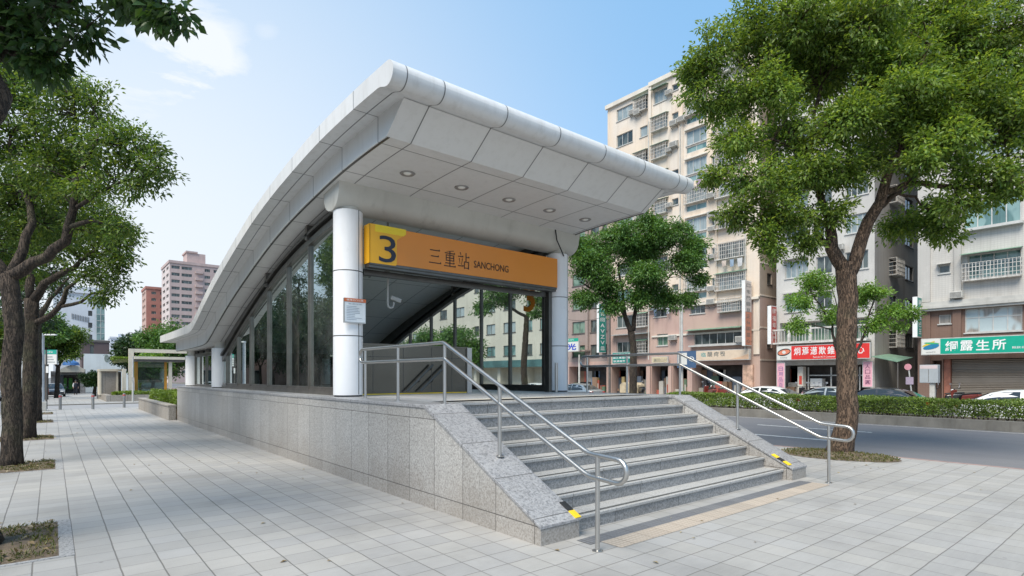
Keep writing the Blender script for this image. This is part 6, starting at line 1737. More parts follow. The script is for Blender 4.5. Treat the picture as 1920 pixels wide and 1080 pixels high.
# small tan sign and dark green banner further left
t, ua, ub, z0, z1 = sign_x('shop_sign', 'small tan shop sign left of the pole under a green window', 1222, 1252, 669, 681, FX - 0.5, 0.2, flat('tan_sign_face', (0.55, 0.46, 0.30)))
mb = MB(); write(mb, '圓回山川', (FX - 0.508, ub - 0.25, z0 + 0.12), WR, UPV, (ub - ua) * 0.8, (z1 - z0) * 0.5); mb.build('lettering', GREY, t)
t, ua, ub, z0, z1 = sign_x('shop_banner', 'dark green banner with three rows of white characters left of the median tree trunk', 1148, 1186, 661, 682, FX - 0.5, 0.15, TEAL)
mb = MB()
for k, s_ in enumerate(('時期限時汽車', '歐各專業汽車', '裝潢保養')): write(mb, s_, (FX - 0.508, ub - 0.15, z1 - (z1 - z0) * (0.30 + 0.29 * k)), WR, UPV, (ub - ua) * (0.85 if k < 2 else 0.6), (z1 - z0) * 0.18, 0.01)
mb.build('lettering', WHITE, t)
t, ua, ub, z0, z1 = sign_x('billboard', 'blue and white board with a green strip beside the right front column', 1060, 1085, 641, 660, FX - 0.8, 0.2, OFFW)
mb = MB(); write(mb, '光', (FX - 0.808, ub - (ub - ua) * 0.12, z0 + 0.15), WR, UPV, (ub - ua) * 0.7, (z1 - z0) * 0.65, 0.03); mb.build('lettering', BLUE, t)
mb = MB(); mb.box(FX - 0.812, FX - 0.806, ua + 0.05, ub - 0.05, z1 - 0.02, z1 + 0.32); mb.build('green_strip', GREEN, t)
mb = MB(); write(mb, 'のりのり', (FX - 0.814, ub - 0.1, z1 + 0.06), WR, UPV, (ub - ua) * 0.6, 0.2); mb.build('strip_text', WHITE, t)
def sign_y(name, label, xl, xm, xr_, ytop, ybot, Xf, text, face, edge, ink, tw=0.6, gap=1.0, rot=False):
    """projecting sign: its face looks down the street at us, its narrow end looks at the road"""
    # near edge of the face sits at plane Xf
    p = onX(xm, ytop, Xf); q = onX(xm, ybot, Xf); Y = p.y
    Xb = onY(xr_, 706, Y).x; Yb = onX(xl, 706, Xf).y
    t = thing(name, label, 'sign', ((Xf + Xb) / 2, Y, q.z), 0)
    mb = MB(); mb.box(Xf, Xb, Y, Yb, q.z, p.z); mb.build('sign_case', edge, t)
    mb = MB(); mb.box(Xf + 0.02, Xb - 0.02, Y - 0.012, Y - 0.002, q.z + 0.05, p.z - 0.05); mb.build('face', face, t)
    mb = MB(); Hh = (p.z - q.z) - 0.3; n = len(text); ch = Hh / n; wd = (Xb - Xf) * tw
    for k, c in enumerate(text):
        write(mb, c, (Xf + (Xb - Xf) * (1 - tw) / 2, Y - 0.014, p.z - 0.15 - ch * (k + 0.5 + 0.36 * gap)), (1, 0, 0), UPV, wd, ch * 0.72 * gap, 0.01)
    mb.build('lettering', ink, t)
    mb = MB(); mb.bar((Xb, (Y + Yb) / 2, p.z - 0.4), (FX + 0.3, (Y + Yb) / 2, p.z - 0.4), 0.06); mb.bar((Xb, (Y + Yb) / 2, q.z + 0.4), (FX + 0.3, (Y + Yb) / 2, q.z + 0.4), 0.06); mb.build('bracket', M['alu_dark'], t)
    return t, Y, Xf, Xb, q.z, p.z
t, Y, xa, xb_, za_, zb_ = sign_y('projecting_sign', 'tall white and orange projecting sign at the corner of the tall beige block', 1391, 1397, 1409, 525, 648, FX - 1.3, '口宅門目旦正佰囬皿心', flat('pale_grey_face', (0.52, 0.47, 0.44)), WHITE, GREY, 0.6, 0.8)
mb = MB(); mb.box(xa + 0.025, xb_ - 0.025, Y - 0.0135, Y - 0.0125, za_ + 0.06, za_ + (zb_ - za_) * 0.52); mb.build('orange_panel', ORG, t)
sign_y('projecting_sign', 'white edged maroon projecting sign between the beige block and the grey white block', 1439, 1446, 1456, 573, 645, FX - 1.2, '國福鐵圖門', MAR, WHITE, flat('pink_ink', (0.66, 0.5, 0.46)), 0.62)
sign_y('projecting_sign', 'tall dark green projecting sign with white letters left of the median tree', 1119, 1123, 1136, 569, 661, FX - 1.2, '佰吉回AVZV皿', TEAL, WHITE, WHITE, 0.6, 0.9)
sign_y('projecting_sign', 'green projecting sign with a white end at the corner of the grey tiled building', 1711, 1720, 1729, 556, 632, FX - 1.0, '明一品巴王', TEAL, WHITE, WHITE, 0.55)
# pink banners, green notice
def banner(label, x0, x1, y0, y1, X, ink, text):
    t, ua, ub, z0, z1 = sign_x('banner', label, x0, x1, y0, y1, X, 0.05, PINKS, 'alu')
    mb = MB(); n = len(text); ch = (z1 - z0) * 0.8 / n
    for k, c in enumerate(text): write(mb, c, (X - 0.008, ub - (ub - ua) * 0.25, z1 - (z1 - z0) * 0.1 - ch * (k + 0.95)), WR, UPV, (ub - ua) * 0.5, ch * 0.8, 0.01)
    mb.build('lettering', ink, t)
banner('pink banner with purple characters under the left end of the red sign', 1456, 1472, 680, 742, FX - 0.75, flat('purple_ink', (0.25, 0.15, 0.3)), '日用品百貨')
banner('pink banner with dark characters under the right end of the red sign', 1617, 1637, 677, 726, FX - 0.5, flat('plum_ink', (0.2, 0.08, 0.14)), '人口品圓')
t, ua, ub, z0, z1 = sign_x('notice', 'small bright green notice on the dark shop front below the beige sign', 1289, 1300, 706, 717, FX + 0.4, 0.03, flat('bright_green_paper', (0.12, 0.45, 0.2)))
# pole with hospital style sign
def pole(name, label, cat, x, y_, Xp, ztop, r=0.07, m='ac'):
    b = onX(x, 706, Xp); t = thing(name, label, cat, (b.x, b.y, -0.3))
    mb = MB(); mb.cyl((b.x, b.y), r, -0.3, ztop, 12, r * 0.75); mb.build('pole', M[m], t, smooth=40)
    return t, b
zp = onX(1280, 555, 39.5).z
t, b = pole('utility_pole', 'slim pale utility pole with a blue and white sign before the beige block', 'pole', 1278.5, 0, 39.5, zp, 0.11, 'alu')
mb = MB(); mb.box(b.x - 0.35, b.x - 0.31, b.y - 1.5, b.y + 0.2, onX(1280, 690, 39.5).z, onX(1280, 659, 39.5).z); mb.build('sign_plate', flat('blue_sign_plate', (0.06, 0.11, 0.2)), t)
mb = MB(); mb.box(b.x - 0.356, b.x - 0.351, b.y - 0.7, b.y + 0.15, onX(1280, 684, 39.5).z, onX(1280, 662, 39.5).z); mb.build('white_patch', OFFW, t)
mb = MB(); write(mb, 'Q', (b.x - 0.358, b.y - 0.85, onX(1280, 679, 39.5).z), WR, UPV, 0.5, 0.42); mb.build('lettering', WHITE, t)
zp = onX(1143, 470, 41).z
t, b = pole('utility_pole', 'dark utility pole beside the green projecting sign left of the median tree', 'pole', 1143, 0, 41, zp, 0.13, 'alu_dark')
zp = onX(1086, 665, 38).z
t, b = pole('utility_pole', 'short grey pole under the blue and white board', 'pole', 1086, 0, 38, zp, 0.10, 'ac')
# utility box, mirror pole on the far pavement
b = onX(1741, 706, 37.5)
t = thing('utility_cabinet', 'tall grey utility cabinet on a post before the corner of the grey tiled building', 'utility cabinet', (b.x, b.y, -0.3))
za_, zb_ = onX(1741, 718, 37.5).z, onX(1741, 684, 37.5).z
mb = MB(); mb.box(b.x, b.x + 0.45, b.y - 0.42, b.y + 0.42, za_, zb_); mb.build('cabinet', flat('grey_cabinet', (0.36, 0.39, 0.41)), t, bevel=0.02)
mb = MB(); mb.box(b.x - 0.005, b.x - 0.001, b.y - 0.4, b.y + 0.4, zb_ - 0.22, zb_ - 0.03); mb.build('label_strip', flat('pinkish_label', (0.6, 0.5, 0.5)), t)
mb = MB(); mb.box(b.x + 0.1, b.x + 0.32, b.y - 0.25, b.y - 0.02, -0.34, za_); mb.build('post', M['ac'], t)
mb = MB(); mb.box(b.x - 0.008, b.x - 0.002, b.y - 0.01, b.y + 0.01, za_ + .05, zb_ - .25); mb.build('door_joint', M['alu_dark'], t)
b = onX(1703, 706, 36)
t = thing('road_sign', 'leaning thin pole with a small round pink sign and a square plate by the alley', 'road sign', (b.x, b.y, -0.3))
zb_ = onX(1703, 688, 36).z
mb = MB(); mb.tube([(b.x, b.y - 0.25, -0.3), (b.x, b.y, zb_ + 0.1)], 0.035, 8); mb.build('pole', M['alu'], t)
mb = MB(); mb.lathe((b.x - 0.05, b.y, zb_), [(0.17, -0.01), (0.17, 0.01)], 18, 'x'); mb.build('disc', flat('pink_disc', (0.62, 0.28, 0.33)), t)
mb = MB(); mb.box(b.x - 0.06, b.x - 0.04, b.y - 0.25, b.y + 0.1, zb_ - 0.95, zb_ - 0.55); mb.build('plate', flat('mauve_plate', (0.45, 0.36, 0.45)), t)
# awnings in the alley between B and C
t = thing('alley_canopy', 'sagging dark green canopy over the alley beside the red sign', 'canopy', (FX, yx(1660), 2))
mb = MB(); mb.prism([(FX - 0.8, yx(1690), 2.55), (FX - 0.8, yx(1642), 2.95), (FX + 2.5, yx(1642), 3.2), (FX + 2.5, yx(1690), 2.9)], (0, 0, 0.04)); mb.build('sheet', M['awning_green'], t)
mb = MB(); mb.bar((FX - 0.7, yx(1690), 2.5), (FX - 0.7, yx(1690), -0.3), 0.06); mb.build('post', M['alu_dark'], t)
al = thing('alley_wall', 'dark back wall closing the alley between the two blocks on the right', 'wall', (FX + 9, yx(1690), -0.3))
mb = MB(); mb.box(FX + 9, FX + 9.2, yc1, yb0, -0.3, 6); mb.build('wall', M['shop_dark'], al)
# overhead wires
def wire(label, pts, r=0.012):
    P_ = []
    for k in range(len(pts) - 1):
        a, b = Vector(pts[k]), Vector(pts[k + 1])
        for i in range(8):
            s_ = i / 8; p = a.lerp(b, s_); p.z -= 0.35 * 4 * s_ * (1 - s_); P_.append(p)
    P_.append(Vector(pts[-1]))
    mb = MB(); mb.tube(P_, r, 5); tag(mb.build('overhead_wire', M['black_rubber']), label, 'cable')
wire('black overhead cable drooping across the pinkish front of the tall block', [tuple(onX(1060, 598, 41)), tuple(onX(1143, 590, 41)), tuple(onX(1278, 578, 41)), tuple(onX(1395, 560, 43.0))], 0.02)
# ================================================================= VEHICLES
def car_paint(name, col, flake=0.0):
    m, nt, p, out = new_mat(name)
    co = objco(nt); n = noise(nt, co, 2.0, 4)
    nt.links.new(mixc(nt, smooth(nt, n, 0.4, 0.75), col, tuple(c * 0.86 for c in col)), p.inputs['Base Color'])
    rough_of(p, 0.28); p.inputs['Coat Weight'].default_value = 0.8; p.inputs['Coat Roughness'].default_value = 0.05; p.inputs['Metallic'].default_value = flake
    return m
M['car_white'] = car_paint('white_car_paint', (0.72, 0.72, 0.71)); M['car_dark'] = car_paint('dark_blue_car_paint', (0.018, 0.022, 0.03), 0.2); M['car_silver'] = car_paint('silver_car_paint', (0.42, 0.45, 0.45), 0.5)
mg, nt, p, out = new_mat('car_window'); p.inputs['Base Color'].default_value = (0.02, 0.025, 0.027, 1); rough_of(p, 0.04); p.inputs['Specular IOR Level'].default_value = 0.9; M['car_glass'] = mg
M['tyre'] = plain('tyre_rubber', (0.018, 0.018, 0.018), 0.85); M['rim'] = plain('alloy_rim', (0.45, 0.45, 0.46), 0.3, 0.8)
M['headlight'] = plain('headlight_lens', (0.65, 0.66, 0.66), 0.1); M['taillight'] = plain('tail_light_lens', (0.42, 0.02, 0.015), 0.15)
def sedan(name, label, paint, loc, rz, group='cars parked beyond the median'):
    t = thing(name, label, 'car', loc, rz, group)
    stn = [(2.28, .36, .56, .60), (2.18, .26, .66, .76), (1.9, .22, .75, .83), (1.5, .20, .82, .87), (.95, .20, .90, .89), (0, .20, .94, .90), (-1.2, .20, .965, .89), (-1.75, .22, .98, .87), (-2.1, .26, .97, .81), (-2.25, .36, .90, .74), (-2.30, .45, .70, .70)]
    mb = MB(); rows = []
    for x, zb, zt_, w_ in stn:
        half = [(0, zb), (w_ * .86, zb), (w_ * .985, zb + .10), (w_, zb + .45 * (zt_ - zb)), (w_ * .97, zt_ - .10), (w_ * .86, zt_ - .01), (w_ * .5, zt_ + .025), (0, zt_ + .035)]
        ring = [(x, y, z) for y, z in half] + [(x, -y, z) for y, z in half[-2:0:-1]]
        rows.append([mb.vert(q) for q in ring])
    n = len(rows[0])
    for a, b in zip(rows[:-1], rows[1:]):
        for k in range(n): mb.face(a[k], a[(k + 1) % n], b[(k + 1) % n], b[k])
    mb.face(*rows[0]); mb.face(*rows[-1][::-1])
    gh = [(1.02, .93, .90, .76), (.62, .93, 1.17, .68), (.22, .94, 1.37, .60), (-.25, .94, 1.435, .58), (-.85, .95, 1.42, .57), (-1.3, .96, 1.30, .58), (-1.62, .965, 1.14, .62), (-1.92, .97, .98, .70)]
    rows = []
    for x, zb, zr, wr in gh:
        half = [(.80, zb - .06), (wr + (.80 - wr) * .55, zb + (zr - zb) * .5), (wr, zr - .045), (wr * .72, zr), (0, zr + .012)]
        ring = [(x, y, z) for y, z in half] + [(x, -y, z) for y, z in half[-2::-1]]
        rows.append([mb.vert(q) for q in ring])
    n = len(rows[0])
    for a, b in zip(rows[:-1], rows[1:]):
        for k in range(n - 1): mb.face(a[k], a[k + 1], b[k + 1], b[k])
    body = mb.build('body', paint, t, smooth=32, world=False)
    def yside(x, z, e):
        xs = [g[0] for g in gh][::-1]; zr = np.interp(x, xs, [g[2] for g in gh][::-1]); wr = np.interp(x, xs, [g[3] for g in gh][::-1]); zb = .94
        f = min(1, max(0, (z - zb) / max(.05, zr - .045 - zb))); return wr + (.80 - wr) * (1 - f) * (1.1 if f < .5 else 1.0) * 1.0 + e
    for sgn in (1, -1):
        for poly in ([(.72, .975), (.58, 1.09), (.20, 1.30), (-.30, 1.365), (-.30, .985)], [(-.38, .985), (-.38, 1.365), (-.85, 1.35), (-1.22, 1.25), (-1.48, 1.08), (-1.46, .995)]):
            g = MB(); g.prism([(x, sgn * yside(x, z, 0.006), z) for x, z in poly], (0, sgn * 0.008, 0)); g.build('side_window', M['car_glass'], t, world=False)
        h = MB(); h.obox((2.14, sgn * .60, .62), (.10, -sgn * .03, 0), (0, .13, 0), (-.02, 0, .06)); h.build('headlight', M['headlight'], t, world=False, bevel=.02)
        h = MB(); h.obox((-2.2, sgn * .62, .80), (.09, 0, 0), (0, .14, 0), (.01, 0, .075)); h.build('tail_light', M['taillight'], t, world=False, bevel=.02)
        h = MB(); h.obox((.70, sgn * .97, 1.0), (.05, 0, 0), (0, .09, 0), (0, 0, .06)); h.build('wing_mirror', paint, t, world=False, bevel=.02)
    for nm, a, b in (('windscreen', (.94, .945, .66), (.28, 1.345, .53)), ('rear_window', (-1.84, 1.02, .60), (-1.30, 1.29, .50))):
        g = MB(); dx = .02 if nm == 'windscreen' else -.02
        g.poly([(a[0] + dx, -a[2], a[1] + .02), (a[0] + dx, a[2], a[1] + .02), (b[0] + dx, b[2], b[1] + .02), (b[0] + dx, -b[2], b[1] + .02)]); g.build(nm, M['car_glass'], t, world=False)
    for x in (1.38, -1.38):
        for y in (.80, -.80):
            wh = MB(); wh.lathe((x, y, .31), [(.22, -.10), (.30, -.10), (.315, -.06), (.315, .06), (.30, .10), (.22, .10)], 22, 'y'); w_ = wh.build('wheel', M['tyre'], t, smooth=40, world=False)
            r_ = MB(); r_.lathe((x, y, .31), [(.05, -.105), (.20, -.095), (.225, -.10), (.225, .10), (.20, .095), (.05, .105)], 18, 'y'); r_.build('rim', M['rim'], w_, smooth=40, world=False)
    return t
def park(lab, paint, x, Xp, name='parked_car', flip=False, z=-0.34):
    b = onX(x, 706, Xp); return sedan(name, lab, paint, (b.x, b.y, z), R(90 if not flip else -90))
park('white parked sedan seen over the hedge below the beige shop sign', M['car_white'], 1424, 29.0, flip=False)
park('dark parked saloon over the hedge just right of the big trunk', M['car_dark'], 1638, 29.0)
park('white car entering at the right edge beyond the hedge', M['car_white'], 1945, 28.5, flip=True)
park('silver car beyond the hedge behind the big trunk and the right handrail', M['car_silver'], 1545, 30.8)
park('pale car beyond the median beside the right front column', M['car_silver'], 1078, 30.0)
park('white car seen low through the right side glass', M['car_white'], 1000, 29.5)
def scooter(label, col, loc, rz, group='scooters parked on the far pavement'):
    t = thing('motor_scooter', label, 'motor scooter', loc, rz, group)
    for x in (.62, -.60):
        w_ = MB(); w_.lathe((x, 0, .235), [(.12, -.05), (.20, -.055), (.235, -.02), (.235, .02), (.20, .055), (.12, .05)], 18, 'y'); w_.build('wheel', M['tyre'], t, smooth=40, world=False)
    mb = MB()
    mb.prism([(-.85, -.13, .62), (-.55, -.16, .42), (-.15, -.16, .36), (.02, -.15, .40), (-.05, -.15, .66), (-.45, -.14, .72), (-.8, -.10, .74)], (0, .30, 0))
    mb.prism([(-.12, -.16, .24), (.42, -.16, .24), (.42, -.16, .33), (-.12, -.16, .33)], (0, .32, 0))
    mb.prism([(.38, -.19, .26), (.52, -.15, .38), (.42, -.17, .92), (.34, -.17, .94)], (0, .36, 0))
    mb.prism([(.50, -.07, .40), (.86, -.07, .42), (.78, -.07, .52), (.55, -.07, .52)], (0, .14, 0))
    mb.build('body', col, t, world=False, bevel=.04)
    s_ = MB(); s_.prism([(-.80, -.12, .74), (-.05, -.13, .68), (.0, -.12, .75), (-.35, -.13, .79), (-.78, -.10, .83)], (0, .25, 0)); s_.build('seat', M['black_rubber'], t, world=False, bevel=.03)
    h = MB(); h.tube([(.30, -.34, 1.02), (.38, -.15, .98), (.38, .15, .98), (.30, .34, 1.02)], .018, 6); h.tube([(.38, 0, .98), (.60, 0, .26)], .03, 8); h.build('handlebar', M['black_rubber'], t, world=False)
    for sg2 in (1, -1):
        m_ = MB(); m_.tube([(.34, sg2 * .26, 1.0), (.34, sg2 * .32, 1.18)], .008, 5); m_.obox((.34, sg2 * .34, 1.22), (.012, 0, 0), (0, .06, 0), (0, 0, .045)); m_.build('mirror', M['rim'], t, world=False)
    l = MB(); l.lathe((.46, 0, .90), [(.05, -.05), (.075, .0), (.06, .05)], 12, 'x'); l.build('headlight', M['headlight'], t, world=False)
    return t
sc_black = car_paint('black_scooter_plastic', (0.015, 0.015, 0.017)); sc_red = car_paint('red_scooter_plastic', (0.17, 0.03, 0.02)); sc_white = car_paint('white_scooter_plastic', (0.6, 0.6, 0.58))
def scoot(lab, col, x, Xp, rz):
    b = onX(x, 706, Xp); t = scooter(lab, col, (b.x, b.y, -0.22), R(rz)); t.scale = (1.14, 1.14, 1.14)
scoot('black motor scooter parked before the shop glass, left of the pair by the red sign', sc_black, 1507, 40.5, 35)
scoot('black motor scooter second from the left before the shop with the red sign', sc_black, 1524, 40.8, 20)
scoot('white motor scooter third from the left before the shop with the red sign', sc_white, 1540, 40.4, 30)
scoot('black motor scooter beside the utility cabinet and roller shutter', sc_black, 1771, 39.8, 115)
scoot('red motor scooter with a raised mirror before the roller shutter', sc_red, 1805, 39.8, 70)
scoot('red motor scooter before the brown shop front under the beige sign', sc_red, 1330, 41.2, 60)
scoot('red and black motor scooter at the posted pillar of the beige sign shop', sc_red, 1346, 41.4, 100)
scoot('dark motor scooter behind the median tree trunk', sc_black, 1200, 40.5, 60)
# shop goods on the far pavement
b = onX(1178, 706, 40.2); t = thing('covered_cart', 'beige covered cart on the far pavement left of the median tree trunk', 'cart', (b.x, b.y, -0.22))
mb = MB(); mb.prism([(b.x, b.y - 1.0, 0.1), (b.x, b.y + 1.0, 0.1), (b.x, b.y + 1.0, 0.85), (b.x, b.y + 0.7, 1.05), (b.x, b.y - 0.7, 1.05), (b.x, b.y - 1.0, 0.85)], (1.1, 0, 0)); mb.build('cover', plain('beige_canvas', (0.45, 0.37, 0.25), 0.8, var=0.2), t, bevel=0.05)
for yy in (-0.7, 0.7):
    mb = MB(); mb.lathe((b.x + 0.1, b.y + yy, 0.0), [(0.05, -0.05), (0.21, -0.05), (0.21, 0.05), (0.05, 0.05)], 16, 'x'); mb.build('wheel', M['tyre'], t)

# ================================================================= LEFT BACKGROUND
def box_building(name, label, xl, xc, xr_, ytop, t0, mat_front, mat_side, floors, cols_f, cols_s, pane='g_dark', z0=None, frame='alu', depth_extra=None, xback=None):
    """tower with its near corner seen at pixel xc: one face looks at us, one looks left"""
    c = at(xc, 706, t0); zt_ = at(xc, ytop, t0).z
    z0 = gz(c.y) - 0.4 if z0 is None else z0
    xe = onY(xr_, 706, c.y).x; ye = onX(xl, 706, c.x).y if xl < xc else c.y + 12
    t = thing(name, label, 'tower block', (c.x, c.y, z0))
    f = Facade(t, 'Y', c.y, c.x, xe, z0, zt_, [mat_front, mat_front]); g = Facade(t, 'X', c.x, c.y, ye, z0, zt_, [mat_side, mat_side])
    ph = (zt_ - z0 - 1.0) / floors
    for k in range(floors):
        z = z0 + ph * k
        if at(xc, 700, t0).z > z + ph: continue
        for a, b in cols_f: f.window(c.x + (xe - c.x) * a, c.x + (xe - c.x) * b, z + ph * 0.38, z + ph * 0.82, pane, frame, 3, sill=False, depth=0.35)
        for a, b in cols_s: g.window(c.y + (ye - c.y) * a, c.y + (ye - c.y) * b, z + ph * 0.38, z + ph * 0.82, pane, frame, 2, sill=False, depth=0.35)
    f.finish(); g.finish('side_wall')
    mb = MB(); mb.box(c.x, xe, c.y, ye, zt_ - 0.01, zt_); mb.poly([(xe, c.y, z0), (xe, ye, z0), (xe, ye, zt_), (xe, c.y, zt_)]); mb.poly([(c.x, ye, z0), (xe, ye, z0), (xe, ye, zt_), (c.x, ye, zt_)]); mb.build('rear_wall', mat_front, t)
    mb = MB(); mb.box(c.x - 0.3, xe + 0.3, c.y - 0.3, c.y - 0.001, zt_ - 0.5, zt_ + 0.6); mb.box(c.x - 0.3, c.x - 0.001, c.y, ye, zt_ - 0.5, zt_ + 0.6); mb.build('parapet', mat_front, t)
    return t, c, xe, ye, zt_, ph, z0
pinkm = plaster('dusty_pink_tile', (0.50, 0.385, 0.36), 0.2); pinks = plaster('pale_pink_tile', (0.62, 0.54, 0.52), 0.2)
t, c, xe, ye, zt_, ph, z0 = box_building('tower_block', 'dusty pink apartment tower rising behind the canopy tail', 303, 318, 425, 490, 230, pinkm, pinks, 17, [(0.03, 0.17), (0.20, 0.38), (0.60, 0.70), (0.76, 0.90)], [(0.12, 0.4), (0.55, 0.85)], 'g_dark')
mb = MB(); a0, a1 = onY(366, 706, c.y).x, onY(380, 706, c.y).x
for k in range(6, 17):
    mb = MB(); mb.box(a0, a1, c.y - 0.9, c.y - 0.02, z0 + ph * k, z0 + ph * k + 1.0); mb.build('balcony', pinkm, t)
mb = MB(); a0, a1 = onY(353, 706, c.y).x, onY(388, 706, c.y).x; zz = onY(353, 471, c.y).z; mb.box(a0, a1, c.y + 3, c.y + 12, zt_, zz); mb.box(a0 - 0.4, a1 - 3, c.y + 2.6, c.y + 12.4, zz, zz + 0.7); mb.build('roof_block', pinkm, t)
redm = plaster('brick_red_tile', (0.42, 0.185, 0.145), 0.2); reds = plaster('pale_striped_side', (0.52, 0.36, 0.31), 0.2)
box_building('tower_block', 'brick red apartment tower left of the dusty pink one', 266, 274, 318, 539, 250, redm, reds, 14, [(0.22, 0.42), (0.60, 0.80)], [(0.2, 0.45), (0.55, 0.85)], 'g_dark')
whm = plaster('cool_white_render', (0.62, 0.65, 0.70), 0.1)
t, c, xe, ye, zt_, ph, z0 = box_building('tower_block', 'small distant white tower block with rows of dark windows', 203, 207, 235, 633, 330, whm, whm, 12, [(0.06, 0.18), (0.28, 0.40), (0.50, 0.62), (0.72, 0.84)], [(0.3, 0.6)], 'g_dark')
mb = MB(); mb.box(onY(222, 706, c.y).x, xe, c.y + 2, c.y + 9, zt_, onY(222, 626, c.y).z); mb.build('roof_block', whm, t)
# white block with a curved top line and a teal glass end
wm = plaster('white_panel_wall', (0.66, 0.69, 0.73), 0.12)
t, c, xe, ye, zt_, ph, z0 = box_building('office_building', 'white office block with a teal glass end strip behind the left trees', 101, 100, 181, 540, 92, wm, wm, 8, [(0.80, 0.90)], [(0.3, 0.6)], 'g_dark', frame='alu_dark')
t['category'] = 'office block'
mb = MB(); a0, a1 = onY(181, 706, c.y).x, onY(196, 706, c.y).x; mb.box(xe + 0.002, a1, c.y - 0.4, c.y + 8, z0, zt_ - 0.8); tg = mb.build('glass_strip', M['g_teal'], t)
mb = MB(); k = z0
while k < zt_ - 1: mb.box(xe - 0.02, a1 + 0.02, c.y - 0.45, c.y - 0.401, k, k + 0.08); k += 1.1
mb.box((xe + a1) / 2 - 0.04, (xe + a1) / 2 + 0.04, c.y - 0.44, c.y - 0.402, z0, zt_ - 0.8); mb.build('glazing_bar', M['alu'], tg)
mb = MB(); zq = onY(140, 588, c.y).z
for k in range(11):
    u = onY(135, 706, c.y).x + (onY(166, 706, c.y).x - onY(135, 706, c.y).x) * k / 10; mb.box(u - 0.035, u + 0.035, c.y - 0.06, c.y - 0.003, zq - 0.9 - 0.05 * k, zq - 0.05 * k)
mb.build('louvre', M['alu_dark'], t)
bm_ = plaster('dark_brown_wall', (0.13, 0.095, 0.095), 0.3)
b = at(153, 706, 84); xe = onY(205, 706, b.y).x; zt_ = onY(180, 639, b.y).z
t = thing('low_building', 'flat roofed dark brown building below the white office block', 'building', (b.x, b.y, -0.6))
fq = Facade(t, 'Y', b.y, b.x, xe, -0.9, zt_, [bm_, bm_]); fq.window(b.x + 1.0, b.x + 1.5, zt_ - 2.2, zt_ - 0.7, 'g_dark', 'alu_dark', 1); fq.finish(); shell(t, b.x, xe, b.y, b.y + 7, zt_, bm_, ('y0',))
mb = MB(); mb.box(b.x - 0.1, xe + 0.1, b.y - 0.12, b.y - 0.002, zt_ - 0.25, zt_ + 0.1); mb.build('coping', M['alu_dark'], t)
# white garden wall with an oval opening
b = at(157, 706, 78); xe = onY(262, 706, b.y).x; zt_ = onY(200, 664, b.y).z
t = thing('garden_wall', 'white wall with an oval grey opening below the brown building', 'wall', (b.x, b.y, -0.6))
mb = MB(); mb.box(b.x, xe, b.y, b.y + 0.4, -0.9, zt_); mb.build('wall', plaster('white_garden_wall', (0.68, 0.73, 0.74), 0.2), t)
mb = MB(); o = onY(200, 672, b.y); mb.prism([(o.x + 0.28 * math.cos(6.283 * k / 20), b.y - 0.03, o.z + 0.55 * math.sin(6.283 * k / 20)) for k in range(20)], (0, 0.028, 0)); mb.build('oval_opening', plain('grey_green_oval', (0.22, 0.26, 0.24), 0.6), t)
# kiosk with a domed pale canopy
Yk = 92.0; gk = gz(Yk); X = lambda x: onY(x, 706, Yk).x
def Z(y, x=130): return onY(x, y, Yk).z
t = thing('market_kiosk', 'dark fronted kiosk with a domed cream canopy and bright green panels beyond the crossing', 'kiosk', (X(130), Yk, gk))
mb = MB(); mb.box(X(95), X(107), Yk, Yk + 5, gk - 0.1, Z(696)); mb.box(X(150), X(160), Yk - 0.3, Yk + 5, gk - 0.1, Z(692)); mb.box(X(107), X(150), Yk + 3.5, Yk + 5, gk - 0.1, Z(697)); mb.build('wall', plain('grey_brown_stone', (0.30, 0.27, 0.25), 0.8, var=0.3), t)
mb = MB(); n = 10
mb.prism([(X(113) + (X(158) - X(113)) * k / n, Yk - 1.0, Z(697) + (Z(685) - Z(697)) * math.sin(math.pi * (0.12 + 0.76 * k / n))) for k in range(n + 1)] + [(X(158), Yk - 1.0, Z(698)), (X(113), Yk - 1.0, Z(698))], (0, 5, 0)); mb.build('canopy', plain('cream_canvas', (0.50, 0.46, 0.38), 0.7), t)
mb = MB(); mb.box(X(95), X(156), Yk - 0.6, Yk + 4, Z(703), Z(698.5)); mb.build('fascia', M['alu_dark'], t)
for a, b_ in ((120, 126), (130, 137)):
    mb = MB(); mb.box(X(a), X(b_), Yk + 2.6, Yk + 2.7, gk + 0.5, gk + 2.0); mb.build('green_panel', plain('bright_green_panel', (0.10, 0.5, 0.05), 0.4), t)
mb = MB(); mb.box(X(107), X(120), Yk + 2.9, Yk + 3.0, gk + 0.6, gk + 2.4); mb.build('pale_poster', plain('pale_blue_poster', (0.45, 0.5, 0.6), 0.5), t)
mb = MB(); mb.lathe((X(133), Yk - 0.5, Z(685)), [(0.9, 0), (0.8, 0.35), (0.4, 0.6), (0.05, 0.75)], 12); tag(mb.build('blue_tarpaulin', plain('blue_tarpaulin_cloth', (0.04, 0.14, 0.35), 0.6), smooth=40), 'crumpled blue tarpaulin heaped on the kiosk canopy', 'tarpaulin')
